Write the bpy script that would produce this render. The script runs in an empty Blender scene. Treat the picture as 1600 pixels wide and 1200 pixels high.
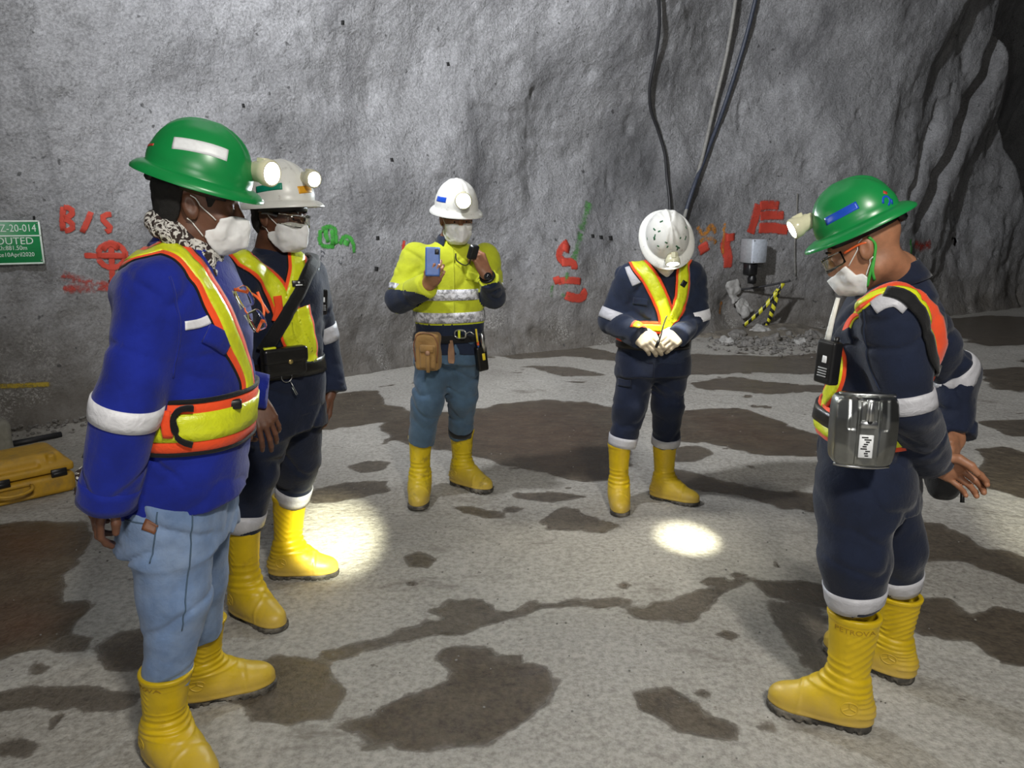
import bpy, math, random
import numpy as np
from mathutils import Vector, Matrix
from mathutils.bvhtree import BVHTree

scene = bpy.context.scene
COL = scene.collection

# ------------------------------------------------------------------ camera, world, lights, exposure
FPX, PITCH, CAMH = 1200.0, math.radians(12.68), 1.58
cam_data = bpy.data.cameras.new('camera')
cam_data.sensor_width = 36.0
cam_data.lens = FPX / 1600.0 * 36.0
cam_data.clip_start = 0.05
cam = bpy.data.objects.new('camera', cam_data)
COL.objects.link(cam)
cam.location = (0, 0, CAMH)
cam.rotation_euler = (math.pi / 2 - PITCH, 0, 0)
scene.camera = cam

world = bpy.data.worlds.new('world')
scene.world = world
world.use_nodes = True
world.node_tree.nodes['Background'].inputs[0].default_value = (0.62, 0.65, 0.75, 1)
world.node_tree.nodes['Background'].inputs[1].default_value = 0.07

scene.view_settings.view_transform = 'Standard'
scene.view_settings.look = 'None'
scene.view_settings.exposure = 0.0
scene.view_settings.gamma = 1.0
scene.view_settings.use_curve_mapping = False

def G_(px, py):                         # ground point seen at a photograph pixel
    u, v = (px - 800.0) / FPX, (600.0 - py) / FPX
    c, s_ = math.cos(PITCH), math.sin(PITCH)
    d = Vector((u, c + s_ * v, -s_ + c * v))
    return Vector((0, 0, CAMH)) + d * (-CAMH / d.z)
def add_light(name, kind, loc, target, power, color=(1, 1, 1), size=0.3, spot=None, blend=0.5, spread=180):
    l = bpy.data.lights.new(name, kind)
    l.energy = power
    l.color = color
    if kind == 'AREA':
        l.shape = 'DISK'; l.size = size; l.spread = math.radians(spread)
    else:
        l.shadow_soft_size = size
    if spot:
        l.spot_size = math.radians(spot); l.spot_blend = blend
    o = bpy.data.objects.new(name, l)
    COL.objects.link(o)
    o.location = loc
    o.rotation_euler = (Vector(target) - Vector(loc)).to_track_quat('-Z', 'Y').to_euler()
    return o

# tunnel work lights: one high on the left that rakes the wall, one above and behind the photographer
add_light('flood_light_wall', 'AREA', (-1.9, 2.4, 4.6), (1.2, 9.2, 3.6), 345, (0.93, 0.955, 1.0), 0.35, spread=125)
add_light('flood_light_floor', 'AREA', (1.0, -0.9, 3.7), (0.3, 3.2, 0.0), 122, (1.0, 0.96, 0.88), 0.35)
add_light('camera_fill_light', 'AREA', (-0.3, -2.4, 2.4), (0.0, 6.0, 1.0), 44, (1.0, 0.98, 0.94), 0.9)  # added soft fill behind the camera, brightens the near sides
# cap lamps of the photographer and a colleague beside him, outside the frame
add_light('photographer_cap_lamp', 'SPOT', (0.55, -0.35, 1.75), G_(1640, 808), 1500, (1, .97, .75), .03, 10, 1.0)
add_light('colleague_cap_lamp', 'SPOT', (0.12, 0.30, 1.72), G_(522, 836), 4800, (1, .98, .72), .03, 8.5, 1.0)

# ------------------------------------------------------------------ photograph rays (real distances)
CP, SP = math.cos(PITCH), math.sin(PITCH)
def ray(px, py):
    u = (px - 800.0) / FPX
    v = (600.0 - py) / FPX
    return Vector((u, CP + SP * v, -SP + CP * v))
CAMP = Vector((0, 0, CAMH))
def K(px, py, Y):                       # point at distance Y in front of the camera
    d = ray(px, py)
    return CAMP + d * (Y / d.y)
def G(px, py, z=0.0):                   # point on the ground
    d = ray(px, py)
    return CAMP + d * ((z - CAMH) / d.z)
def V(*a):
    return Vector(a)

# ------------------------------------------------------------------ noise
def _hash(ix, iy, iz, seed):
    h = (ix.astype(np.uint32) * np.uint32(374761393) + iy.astype(np.uint32) * np.uint32(668265263)
         + iz.astype(np.uint32) * np.uint32(2147483647 - 58) + np.uint32((seed * 974634777) & 0xffffffff))
    h = (h ^ (h >> np.uint32(13))) * np.uint32(1274126177)
    h = h ^ (h >> np.uint32(16))
    return (h & np.uint32(0xffffff)).astype(np.float32) / np.float32(0x7fffff) - 1.0
def noise3(p, seed=0):
    p = np.asarray(p, dtype=np.float32)
    i = np.floor(p).astype(np.int64)
    f = (p - i).astype(np.float32)
    f = f * f * (3 - 2 * f)
    r = 0
    for dx in (0, 1):
        wx = f[:, 0] if dx else 1 - f[:, 0]
        for dy in (0, 1):
            wy = f[:, 1] if dy else 1 - f[:, 1]
            for dz in (0, 1):
                wz = f[:, 2] if dz else 1 - f[:, 2]
                r = r + wx * wy * wz * _hash(i[:, 0] + dx, i[:, 1] + dy, i[:, 2] + dz, seed)
    return r
def fbm(p, octaves=3, seed=0, gain=0.5):
    p = np.asarray(p, dtype=np.float32)
    r, a = 0, 1.0
    for o in range(octaves):
        r = r + a * noise3(p * (2.03 ** o) + 17.3 * o, seed + o * 31)
        a *= gain
    return r

# ------------------------------------------------------------------ objects
def link(o):
    COL.objects.link(o)
    return o
def mesh_data(name, verts, faces, mat, smooth=True, uvs=None):
    me = bpy.data.meshes.new(name)
    if isinstance(verts, np.ndarray):
        verts = verts.tolist()
    if isinstance(faces, np.ndarray):
        faces = faces.tolist()
    me.from_pydata(verts, [], faces)
    if smooth:
        me.polygons.foreach_set('use_smooth', [True] * len(me.polygons))
    if uvs is not None:
        lay = me.uv_layers.new(name='UVMap')
        idx = np.empty(len(me.loops), dtype=np.int32)
        me.loops.foreach_get('vertex_index', idx)
        lay.data.foreach_set('uv', np.asarray(uvs, dtype=np.float32)[idx].ravel())
    for m in (mat if isinstance(mat, (list, tuple)) else [mat]):
        me.materials.append(m)
    me.update()
    return me
def origin_of(o):
    p = Vector((0, 0, 0))
    while o is not None:
        p = p + Vector(o.location)
        o = o.parent
    return p
def mk(name, verts, faces, mat, parent=None, loc=None, smooth=True, label=None, uvs=None, sharp=None):
    """one mesh object from world-space vertices; its origin is its parent's (parts) or loc (things)"""
    base = origin_of(parent) if parent is not None else Vector(loc if loc is not None else (0, 0, 0))
    vs = np.asarray([tuple(v) for v in verts] if not isinstance(verts, np.ndarray) else verts, dtype=np.float64) - np.array(base)
    me = mesh_data(name, vs, faces, mat, smooth, uvs)
    if sharp is not None and smooth:
        me.set_sharp_from_angle(angle=math.radians(sharp))
    o = link(bpy.data.objects.new(name, me))
    if parent is not None:
        o.parent = parent
    else:
        o.location = base
    if label:
        o['label'] = label
    return o
def tag(o, label, cat=None, group=None, kind=None):
    if label: o['label'] = label
    if cat: o['category'] = cat
    if group: o['group'] = group
    if kind: o['kind'] = kind
    return o
def empty(name, loc, label, cat, group=None):
    o = link(bpy.data.objects.new(name, None))
    o.empty_display_size = 0.1
    o.location = loc
    return tag(o, label, cat, group)

# ------------------------------------------------------------------ materials
def new_mat(name):
    m = bpy.data.materials.new(name)
    m.use_nodes = True
    nt = m.node_tree
    return m, nt, nt.nodes['Principled BSDF']
def N(nt, typ, **kw):
    n = nt.nodes.new(typ)
    for k, v in kw.items():
        if k.startswith('i_'):
            key = k[2:]
            n.inputs[int(key) if key.isdigit() else key.replace('_', ' ')].default_value = v
        else:
            setattr(n, k, v)
    return n
def L(nt, a, b):
    nt.links.new(a, b)
def rgba(c):
    return (c[0], c[1], c[2], 1.0)
def ramp(nt, fac, stops):
    r = N(nt, 'ShaderNodeValToRGB')
    els = r.color_ramp.elements
    while len(els) > 1:
        els.remove(els[0])
    els[0].position = stops[0][0]; els[0].color = rgba(stops[0][1])
    for p, c in stops[1:]:
        e = els.new(p); e.color = rgba(c)
    if fac is not None:
        L(nt, fac, r.inputs[0])
    return r
def noise_node(nt, vec, scale, detail=4, rough=0.55, dist=0.0):
    n = N(nt, 'ShaderNodeTexNoise')
    n.inputs['Scale'].default_value = scale
    n.inputs['Detail'].default_value = detail
    n.inputs['Roughness'].default_value = rough
    n.inputs['Distortion'].default_value = dist
    if vec is not None:
        L(nt, vec, n.inputs['Vector'])
    return n
def mixc(nt, fac, a, b, blend='MIX'):
    m = N(nt, 'ShaderNodeMix', data_type='RGBA', blend_type=blend)
    for sock, val in ((m.inputs[0], fac), (m.inputs[6], a), (m.inputs[7], b)):
        if hasattr(val, 'links'):
            L(nt, val, sock)
        elif isinstance(val, (int, float)):
            sock.default_value = val
        else:
            sock.default_value = rgba(val)
    return m.outputs[2]
def math_n(nt, op, a, b=None, clamp=False):
    m = N(nt, 'ShaderNodeMath', operation=op, use_clamp=clamp)
    for i, val in enumerate((a, b)):
        if val is None: continue
        if hasattr(val, 'links'): L(nt, val, m.inputs[i])
        else: m.inputs[i].default_value = val
    return m.outputs[0]
def bump(nt, height, strength, dist, bsdf, prev=None):
    b = N(nt, 'ShaderNodeBump')
    b.inputs['Strength'].default_value = strength
    b.inputs['Distance'].default_value = dist
    L(nt, height, b.inputs['Height'])
    if prev is not None: L(nt, prev, b.inputs['Normal'])
    if bsdf is not None: L(nt, b.outputs[0], bsdf.inputs['Normal'])
    return b.outputs[0]
def simple(name, color, rough=0.5, metal=0.0, var=0.15, scale=30, bstr=0.0, bdist=0.002, spec=0.5, trans=0.0, dirt=None, dirt_scale=6, dirt_lo=0.5, dirt_hi=0.7):
    m, nt, b = new_mat(name)
    tc = N(nt, 'ShaderNodeTexCoord').outputs['Object']
    n1 = noise_node(nt, tc, scale, 4)
    lo = [max(0, c * (1 - var)) for c in color]; hi = [min(1, c * (1 + var)) for c in color]
    col = ramp(nt, n1.outputs['Fac'], [(0.3, lo), (0.7, hi)]).outputs[0]
    if dirt is not None:
        n2 = noise_node(nt, tc, dirt_scale, 6, 0.65)
        f = ramp(nt, n2.outputs['Fac'], [(dirt_lo, (0, 0, 0)), (dirt_hi, (1, 1, 1))]).outputs[0]
        col = mixc(nt, f, col, dirt)
    L(nt, col, b.inputs['Base Color'])
    b.inputs['Roughness'].default_value = rough
    b.inputs['Metallic'].default_value = metal
    b.inputs['Specular IOR Level'].default_value = spec
    if trans: b.inputs['Transmission Weight'].default_value = trans
    if bstr:
        n3 = noise_node(nt, tc, scale * 4, 3)
        bump(nt, n3.outputs['Fac'], bstr, bdist, b)
    return m
def fabric(name, color, rough=0.85, weave=900.0, dirt=None, var=0.22, sheen=0.15, dlo=0.55, dhi=0.75):
    m, nt, b = new_mat(name)
    tc = N(nt, 'ShaderNodeTexCoord').outputs['Object']
    n1 = noise_node(nt, tc, 9, 5, 0.6)
    lo = [c * (1 - var) for c in color]; hi = [min(1, c * (1 + var)) for c in color]
    col = ramp(nt, n1.outputs['Fac'], [(0.3, lo), (0.7, hi)]).outputs[0]
    if dirt is not None:
        n2 = noise_node(nt, tc, 7, 6, 0.6)
        f = ramp(nt, n2.outputs['Fac'], [(dlo, (0, 0, 0)), (dhi, (0.8, 0.8, 0.8))]).outputs[0]
        col = mixc(nt, f, col, dirt)
    L(nt, col, b.inputs['Base Color'])
    b.inputs['Roughness'].default_value = rough
    b.inputs['Specular IOR Level'].default_value = 0.25
    b.inputs['Sheen Weight'].default_value = sheen
    n3 = noise_node(nt, tc, weave, 2)
    n4 = noise_node(nt, tc, 60, 4, 0.6, 0.6)
    p = bump(nt, n4.outputs['Fac'], 0.35, 0.006, None)
    bump(nt, n3.outputs['Fac'], 0.2, 0.001, b, p)
    return m
def emit(name, color, strength):
    m, nt, b = new_mat(name)
    b.inputs['Base Color'].default_value = rgba((0.8, 0.8, 0.8))
    b.inputs['Emission Color'].default_value = rgba(color)
    b.inputs['Emission Strength'].default_value = strength
    b.inputs['Roughness'].default_value = 0.2
    return m

# ------------------------------------------------------------------ distance-field modelling
class Field:
    def __init__(s, lo, hi, h):
        s.lo = np.array(lo, dtype=np.float64); s.h = h
        s.n = np.maximum(4, np.ceil((np.array(hi) - s.lo) / h).astype(int) + 1)
        s.ax = [(s.lo[i] + np.arange(s.n[i]) * h).astype(np.float32) for i in range(3)]
        s.f = np.full(tuple(s.n), 1.0, dtype=np.float32)
    def sub(s, lo, hi):
        a = np.clip(np.floor((np.array(lo) - s.lo) / s.h).astype(int), 0, s.n)
        b = np.clip(np.ceil((np.array(hi) - s.lo) / s.h).astype(int) + 1, 0, s.n)
        sl = tuple(slice(a[i], b[i]) for i in range(3))
        X = s.ax[0][sl[0]][:, None, None]; Y = s.ax[1][sl[1]][None, :, None]; Z = s.ax[2][sl[2]][None, None, :]
        return sl, X, Y, Z
    def add(s, prim, k=0.0, m=None):
        fn, lo, hi = prim
        e = k + 4 * s.h if m is None else m
        sl, X, Y, Z = s.sub(np.array(lo) - e, np.array(hi) + e)
        if min(x.stop - x.start for x in sl) <= 0: return
        d = fn(X, Y, Z); a = s.f[sl]
        s.f[sl] = smin(a, d, k)
    def cut(s, prim, k=0.0):
        fn, lo, hi = prim
        e = k + 4 * s.h
        sl, X, Y, Z = s.sub(np.array(lo) - e, np.array(hi) + e)
        if min(x.stop - x.start for x in sl) <= 0: return
        d = fn(X, Y, Z); a = s.f[sl]
        s.f[sl] = -smin(-a, d, k)
    def keep(s, fn):
        sl, X, Y, Z = s.sub(s.lo, s.lo + s.n * s.h)
        s.f = np.maximum(s.f, fn(X, Y, Z)).astype(np.float32)
    def displace(s, fn, band=0.03):
        idx = np.nonzero(np.abs(s.f) < band)
        if len(idx[0]) == 0: return
        P = np.stack([s.ax[i][idx[i]] for i in range(3)], 1)
        s.f[idx] += fn(P).astype(np.float32)
    def mesh(s):
        return surface_nets(s.f, s.lo, s.h)
def smin(a, b, k):
    if k <= 0: return np.minimum(a, b)
    hh = np.maximum(k - np.abs(a - b), 0.0) / k
    return np.minimum(a, b) - hh * hh * k * 0.25
def surface_nets(f, lo, h):
    ins = f < 0
    nx, ny, nz = f.shape
    c = np.zeros((nx - 1, ny - 1, nz - 1), dtype=np.uint8)
    for dx in (0, 1):
        for dy in (0, 1):
            for dz in (0, 1):
                c += ins[dx:nx - 1 + dx, dy:ny - 1 + dy, dz:nz - 1 + dz]
    act = (c > 0) & (c < 8)
    I, J, Kk = np.nonzero(act)
    idm = -np.ones(act.shape, dtype=np.int64)
    idm[I, J, Kk] = np.arange(len(I))
    acc = np.zeros((len(I), 3)); cnt = np.zeros(len(I))
    corners = [(a, b, d) for a in (0, 1) for b in (0, 1) for d in (0, 1)]
    vals = {q: f[I + q[0], J + q[1], Kk + q[2]] for q in corners}
    for q in corners:
        for axis in range(3):
            if q[axis] == 1: continue
            r = list(q); r[axis] = 1; r = tuple(r)
            va, vb = vals[q], vals[r]
            m = (va < 0) != (vb < 0)
            t = va[m] / (va[m] - vb[m])
            p = np.tile(np.array(q, dtype=np.float64), (m.sum(), 1))
            p[:, axis] = t
            acc[m] += p; cnt[m] += 1
    verts = acc / cnt[:, None] + np.stack([I, J, Kk], 1)
    verts = verts * h + np.array(lo)
    faces = []
    for axis in range(3):
        b, d = (axis + 1) % 3, (axis + 2) % 3
        s0 = [slice(None)] * 3; s1 = [slice(None)] * 3
        s0[axis] = slice(0, -1); s1[axis] = slice(1, None)
        A, B = ins[tuple(s0)], ins[tuple(s1)]
        x = np.argwhere(A != B)
        ok = (x[:, b] > 0) & (x[:, d] > 0) & (x[:, b] < f.shape[b] - 1) & (x[:, d] < f.shape[d] - 1)
        x = x[ok]
        if len(x) == 0: continue
        flip = A[tuple(x.T)]
        q = []
        for (ob, od) in ((-1, -1), (0, -1), (0, 0), (-1, 0)):
            y = x.copy(); y[:, b] += ob; y[:, d] += od
            q.append(idm[tuple(y.T)])
        q = np.stack(q, 1)
        q[~flip] = q[~flip][:, ::-1]
        faces.append(q)
    return verts, np.concatenate(faces)
def A3(v):
    return np.array([float(v[0]), float(v[1]), float(v[2])])
def cone(a, b, ra, rb, sq=None, cut=False):
    """tapered capsule from a to b; sq = (axis, factor) flattens it along an axis; cut = flat end at b"""
    a, b = A3(a), A3(b)
    ab = b - a; l2 = max(1e-9, float(ab @ ab)); ln = math.sqrt(l2)
    R = max(ra, rb)
    def fn(X, Y, Z):
        x, y, z = X - a[0], Y - a[1], Z - a[2]
        tt = (x * ab[0] + y * ab[1] + z * ab[2]) / l2
        t = np.clip(tt, 0, 1)
        x, y, z = x - t * ab[0], y - t * ab[1], z - t * ab[2]
        d2 = x * x + y * y + z * z
        if sq is not None:
            n, s = A3(sq[0]), sq[1]
            n = n / np.linalg.norm(n)
            c = x * n[0] + y * n[1] + z * n[2]
            d2 = d2 + c * c * (1.0 / (s * s) - 1)
        d = np.sqrt(d2) - (ra + (rb - ra) * t)
        if sq is not None: d = d * min(1.0, sq[1])
        if cut: d = np.maximum(d, (tt - 1) * ln)
        return d
    return fn, np.minimum(a, b) - R, np.maximum(a, b) + R
def ell(c, r, R=None):
    c = A3(c); r = np.array(r, dtype=float)
    M = np.eye(3) if R is None else np.array(R)       # columns = local axes
    mr = float(r.max())
    def fn(X, Y, Z):
        x, y, z = X - c[0], Y - c[1], Z - c[2]
        q = [(x * M[0, i] + y * M[1, i] + z * M[2, i]) for i in range(3)]
        k0 = np.sqrt((q[0] / r[0]) ** 2 + (q[1] / r[1]) ** 2 + (q[2] / r[2]) ** 2)
        k1 = np.sqrt((q[0] / r[0] ** 2) ** 2 + (q[1] / r[1] ** 2) ** 2 + (q[2] / r[2] ** 2) ** 2) + 1e-6
        return k0 * (k0 - 1) / k1
    return fn, c - mr, c + mr
def rbox(c, hs, R=None, r=0.01):
    c = A3(c); hs = np.array(hs, dtype=float) - r
    M = np.eye(3) if R is None else np.array(R)
    ex = np.abs(M) @ (hs + r)
    def fn(X, Y, Z):
        x, y, z = X - c[0], Y - c[1], Z - c[2]
        q = [np.abs(x * M[0, i] + y * M[1, i] + z * M[2, i]) - hs[i] for i in range(3)]
        out = np.sqrt(sum(np.maximum(v, 0) ** 2 for v in q))
        return out + np.minimum(np.maximum(q[0], np.maximum(q[1], q[2])), 0) - r
    return fn, c - ex, c + ex
def smooth_interp(z, zs, vs):
    """monotone-ish cubic through stations"""
    zs = np.asarray(zs, float); vs = np.asarray(vs, float)
    m = np.gradient(vs, zs)
    i = np.clip(np.searchsorted(zs, z) - 1, 0, len(zs) - 2)
    hh = zs[i + 1] - zs[i]
    t = np.clip((z - zs[i]) / hh, 0, 1)
    return ((2 * t ** 3 - 3 * t ** 2 + 1) * vs[i] + (t ** 3 - 2 * t ** 2 + t) * hh * m[i]
            + (-2 * t ** 3 + 3 * t ** 2) * vs[i + 1] + (t ** 3 - t ** 2) * hh * m[i + 1])
def loft_z(stations, left, fwd, e=2.3, zlo=None, tilt=None):
    """upright body form; stations (centre, half width, half depth), any order"""
    st = sorted(stations, key=lambda q: q[0][2])
    zs = [q[0][2] for q in st]
    l, f = A3(left), A3(fwd)
    zmin = zs[0] if zlo is None else zlo
    mw = max(q[1] for q in st); md = max(q[2] for q in st)
    R = max(mw, md) + 0.02
    cs = np.array([A3(q[0]) for q in st])
    def fn(X, Y, Z):
        z = Z[0, 0, :]
        cx = smooth_interp(z, zs, cs[:, 0])[None, None, :]; cy = smooth_interp(z, zs, cs[:, 1])[None, None, :]
        w = smooth_interp(z, zs, [q[1] for q in st])[None, None, :]
        d = smooth_interp(z, zs, [q[2] for q in st])[None, None, :]
        a = ((X - cx) * l[0] + (Y - cy) * l[1]) / w
        b = ((X - cx) * f[0] + (Y - cy) * f[1]) / d
        g = (np.abs(a) ** e + np.abs(b) ** e + 1e-9) ** (1 / e)
        v = (g - 1) * np.minimum(w, d)
        v = np.maximum(v, zmin - Z)
        if tilt is not None:
            n, p = A3(tilt[0]), A3(tilt[1])
            v = np.maximum(v, (X - p[0]) * n[0] + (Y - p[1]) * n[1] + (Z - p[2]) * n[2])
        return np.maximum(v, Z - zs[-1]).astype(np.float32)
    lo = cs.min(0) - R; hi = cs.max(0) + R
    lo[2] = zmin - 0.01; hi[2] = zs[-1] + 0.01
    return fn, lo, hi
def bvh_of(v, f):
    return BVHTree.FromPolygons([tuple(p) for p in v], [tuple(q) for q in f])
def basis(fwd, up):
    """columns: left, forward, up"""
    f = Vector(fwd).normalized()
    l = Vector(up).cross(f).normalized()
    u = f.cross(l)
    return np.array([[l[i], f[i], u[i]] for i in range(3)])

# ------------------------------------------------------------------ sheets, ribbons, tubes
def sheet(P, Nn, out, inn, closed=False, uv=None):
    """thick sheet from a grid P[rows][cols] with normals; closed joins the first and last row"""
    P = np.asarray(P, float); Nn = np.asarray(Nn, float)
    r, c = P.shape[:2]
    top = (P + Nn * out).reshape(-1, 3); bot = (P + Nn * inn).reshape(-1, 3)
    v = np.concatenate([top, bot]); n = r * c
    fs = []
    rr = r if closed else r - 1
    for i in range(rr):
        i2 = (i + 1) % r
        for j in range(c - 1):
            a, b, d, e = i * c + j, i * c + j + 1, i2 * c + j + 1, i2 * c + j
            fs.append((a, b, d, e)); fs.append((n + e, n + d, n + b, n + a))
        fs.append((i * c, i2 * c, n + i2 * c, n + i * c))
        fs.append((n + i * c + c - 1, n + i2 * c + c - 1, i2 * c + c - 1, i * c + c - 1))
    if not closed:
        for j in range(c - 1):
            fs.append((n + j, n + j + 1, j + 1, j))
            q = (r - 1) * c + j
            fs.append((q, q + 1, n + q + 1, n + q))
    uvs = None
    if uv is not None:
        uvs = np.concatenate([uv.reshape(-1, 2)] * 2)
    return v, fs, uvs
def resample(pts, step):
    p = np.array([A3(q) for q in pts])
    s = np.concatenate([[0], np.cumsum(np.linalg.norm(np.diff(p, axis=0), axis=1))])
    keepi = np.concatenate([[True], np.diff(s) > 1e-5])
    p, s = p[keepi], s[keepi]
    n = max(2, int(s[-1] / step) + 1)
    t = np.linspace(0, s[-1], n)
    if len(p) > 2:
        return np.stack([smooth_interp(t, s, p[:, i]) for i in range(3)], 1)
    return np.stack([np.interp(t, s, p[:, i]) for i in range(3)], 1)
def ribbon(pts, width, bvh, out=0.004, inn=-0.002, step=0.012, cols=5, maxd=0.2):
    c = resample(pts, step)
    rows, nrm, uv = [], [], []
    n = len(c)
    cs, ns = [], []
    for q in c:
        loc, no, _, _ = bvh.find_nearest(Vector(q))
        cs.append(A3(loc)); ns.append(A3(no))
    cs = np.array(cs); ns = np.array(ns)
    for _ in range(2):
        ns[1:-1] = ns[1:-1] * 0.5 + (ns[:-2] + ns[2:]) * 0.25
        cs[1:-1] = cs[1:-1] * 0.5 + (cs[:-2] + cs[2:]) * 0.25
    for i in range(n):
        T = cs[min(n - 1, i + 1)] - cs[max(0, i - 1)]
        S = np.cross(T, ns[i]); S /= (np.linalg.norm(S) + 1e-9)
        w = width[i * (len(width) - 1) // max(1, n - 1)] if isinstance(width, (list, tuple)) else width
        row, rn = [], []
        for j in range(cols):
            u = (j / (cols - 1) - 0.5) * w
            loc, no, _, dist = bvh.find_nearest(Vector(cs[i] + S * u))
            row.append(A3(loc)); no = A3(no)
            m = no * 0.6 + ns[i] * 0.4
            rn.append(m / (np.linalg.norm(m) + 1e-9)); uv.append((i / max(1, n - 1), j / (cols - 1)))
        rows.append(row); nrm.append(rn)
    return sheet(rows, nrm, out, inn, uv=np.array(uv))
def ring(c, axis, z0, z1, bvh, out=0.003, inn=-0.004, nseg=48, rows=4, rmax=0.3, arc=None, tilt=(0, 0, 0)):
    """band round a limb or waist: rays from the axis outwards; z0..z1 along axis from c"""
    ax = Vector(axis).normalized()
    r0 = ax.orthogonal().normalized() if abs(ax.z) < 0.5 else (Vector((1, 0, 0)) - ax * ax.x).normalized()
    r1 = ax.cross(r0)
    a0, a1 = (0, 2 * math.pi) if arc is None else arc
    P, Nn = [], []
    cnt = nseg if arc is None else nseg + 1
    for i in range(cnt):
        th = a0 + (a1 - a0) * i / nseg
        d = r0 * math.cos(th) + r1 * math.sin(th)
        row, rn = [], []
        for j in range(rows):
            o = Vector(c) + ax * (z0 + (z1 - z0) * j / (rows - 1)) + ax * d.dot(Vector(tilt))
            hit = bvh.ray_cast(o, d, rmax)
            dist = hit[3] if hit[0] is not None and hit[3] < rmax * .999 else np.nan
            row.append(dist); rn.append(A3(d))
        P.append((d, row)); Nn.append(rn)
    D = np.array([p[1] for p in P])
    ok = np.nanmedian(D)
    if np.isnan(ok): ok = rmax * .6
    D = np.where(np.isnan(D), np.nanmin(np.where(np.isnan(D), 9, D), axis=1)[:, None], D)
    D = np.where(D > 8, ok, D)
    if rmax < .15: D = np.minimum(D, ok * 1.22)
    if arc is None:
        for _ in range(4):
            D = D * 0.5 + 0.25 * (np.roll(D, 1, 0) + np.roll(D, -1, 0))
    G_ = []
    for i, (d, _) in enumerate(P):
        row = []
        for j in range(rows):
            o = Vector(c) + ax * (z0 + (z1 - z0) * j / (rows - 1)) + ax * d.dot(Vector(tilt))
            row.append(A3(o + d * float(D[i, j])))
        G_.append(row)
    v, f, _ = sheet(G_, Nn, out, inn, closed=arc is None)
    return v, f
def tube(pts, r, sides=10, step=None, rr=None):
    p = resample(pts, step) if step else np.array([A3(q) for q in pts])
    n = len(p)
    T = np.gradient(p, axis=0)
    T /= np.linalg.norm(T, axis=1)[:, None] + 1e-12
    up = np.array([0, 0, 1.0]) if abs(T[0][2]) < 0.9 else np.array([1.0, 0, 0])
    u = np.cross(up, T[0]); u /= np.linalg.norm(u)
    v = []
    for i in range(n):
        u = u - T[i] * (u @ T[i]); u /= np.linalg.norm(u)
        w = np.cross(T[i], u)
        rad = r if rr is None else np.interp(i / (n - 1), np.linspace(0, 1, len(rr)), rr)
        for k in range(sides):
            a = 2 * math.pi * k / sides
            v.append(p[i] + (u * math.cos(a) + w * math.sin(a)) * rad)
    f = []
    for i in range(n - 1):
        for k in range(sides):
            k2 = (k + 1) % sides
            f.append((i * sides + k, i * sides + k2, (i + 1) * sides + k2, (i + 1) * sides + k))
    f.append(tuple(range(sides - 1, -1, -1)))
    f.append(tuple((n - 1) * sides + k for k in range(sides)))
    return np.array(v), f
def join(*ms):
    vs, fs, o = [], [], 0
    for m in ms:
        v, f = m[0], m[1]
        vs.append(np.asarray([tuple(q) for q in v], float)); fs += [tuple(int(i) + o for i in q) for q in f]
        o += len(v)
    return np.concatenate(vs), fs
def boxm(c, hs, R=None, bev=0.0):
    """box with chamfered edges as verts, faces (24 verts)"""
    c = A3(c); M = np.eye(3) if R is None else np.array(R)
    x, y, z = hs; b = min(bev if bev else 0.12 * min(hs), 0.49 * min(hs))
    vs = []
    idx = {}
    for sx in (-1, 1):
        for sy in (-1, 1):
            for sz in (-1, 1):
                for k in range(3):
                    p = np.array([sx * (x - b), sy * (y - b), sz * (z - b)])
                    p[k] += (sx, sy, sz)[k] * b
                    idx[(sx, sy, sz, k)] = len(vs); vs.append(c + M @ p)
    fs = []
    S = (-1, 1)
    for k in range(3):
        a, d = (k + 1) % 3, (k + 2) % 3
        for s in S:
            q = []
            for (sa, sd) in ((-1, -1), (1, -1), (1, 1), (-1, 1)):
                t = [0, 0, 0]; t[k] = s; t[a] = sa; t[d] = sd
                q.append(idx[(t[0], t[1], t[2], k)])
            fs.append(q if s > 0 else q[::-1])
        for sa in S:
            for sd in S:
                t0 = [0, 0, 0]; t0[a] = sa; t0[d] = sd; t1 = t0[:]; t0[k] = -1; t1[k] = 1
                q = [idx[(*t0, a)], idx[(*t1, a)], idx[(*t1, d)], idx[(*t0, d)]]
                fs.append(q if sa * sd < 0 else q[::-1])
    for sx in S:
        for sy in S:
            for sz in S:
                q = [idx[(sx, sy, sz, k)] for k in range(3)]
                fs.append(q if sx * sy * sz > 0 else q[::-1])
    return np.array(vs), fs
def lathe(profile, c, R, n=24):
    """profile (r, h) turned round the local third axis of R"""
    c = A3(c); M = np.array(R); v = []
    for r, hgt in profile:
        for k in range(n):
            a = 2 * math.pi * k / n
            v.append(c + M @ np.array([r * math.cos(a), r * math.sin(a), hgt]))
    f = []
    for i in range(len(profile) - 1):
        for k in range(n):
            k2 = (k + 1) % n
            f.append((i * n + k, i * n + k2, (i + 1) * n + k2, (i + 1) * n + k))
    f.append(tuple(range(n - 1, -1, -1))); f.append(tuple((len(profile) - 1) * n + k for k in range(n)))
    return np.array(v), f
def frame_z(z, x=None):
    """columns x, y, z with given z direction"""
    z = Vector(z).normalized()
    x = Vector(x) if x is not None else z.orthogonal()
    x = (x - z * x.dot(z)).normalized()
    y = z.cross(x)
    return np.array([[x[i], y[i], z[i]] for i in range(3)])
_dg = None
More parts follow.
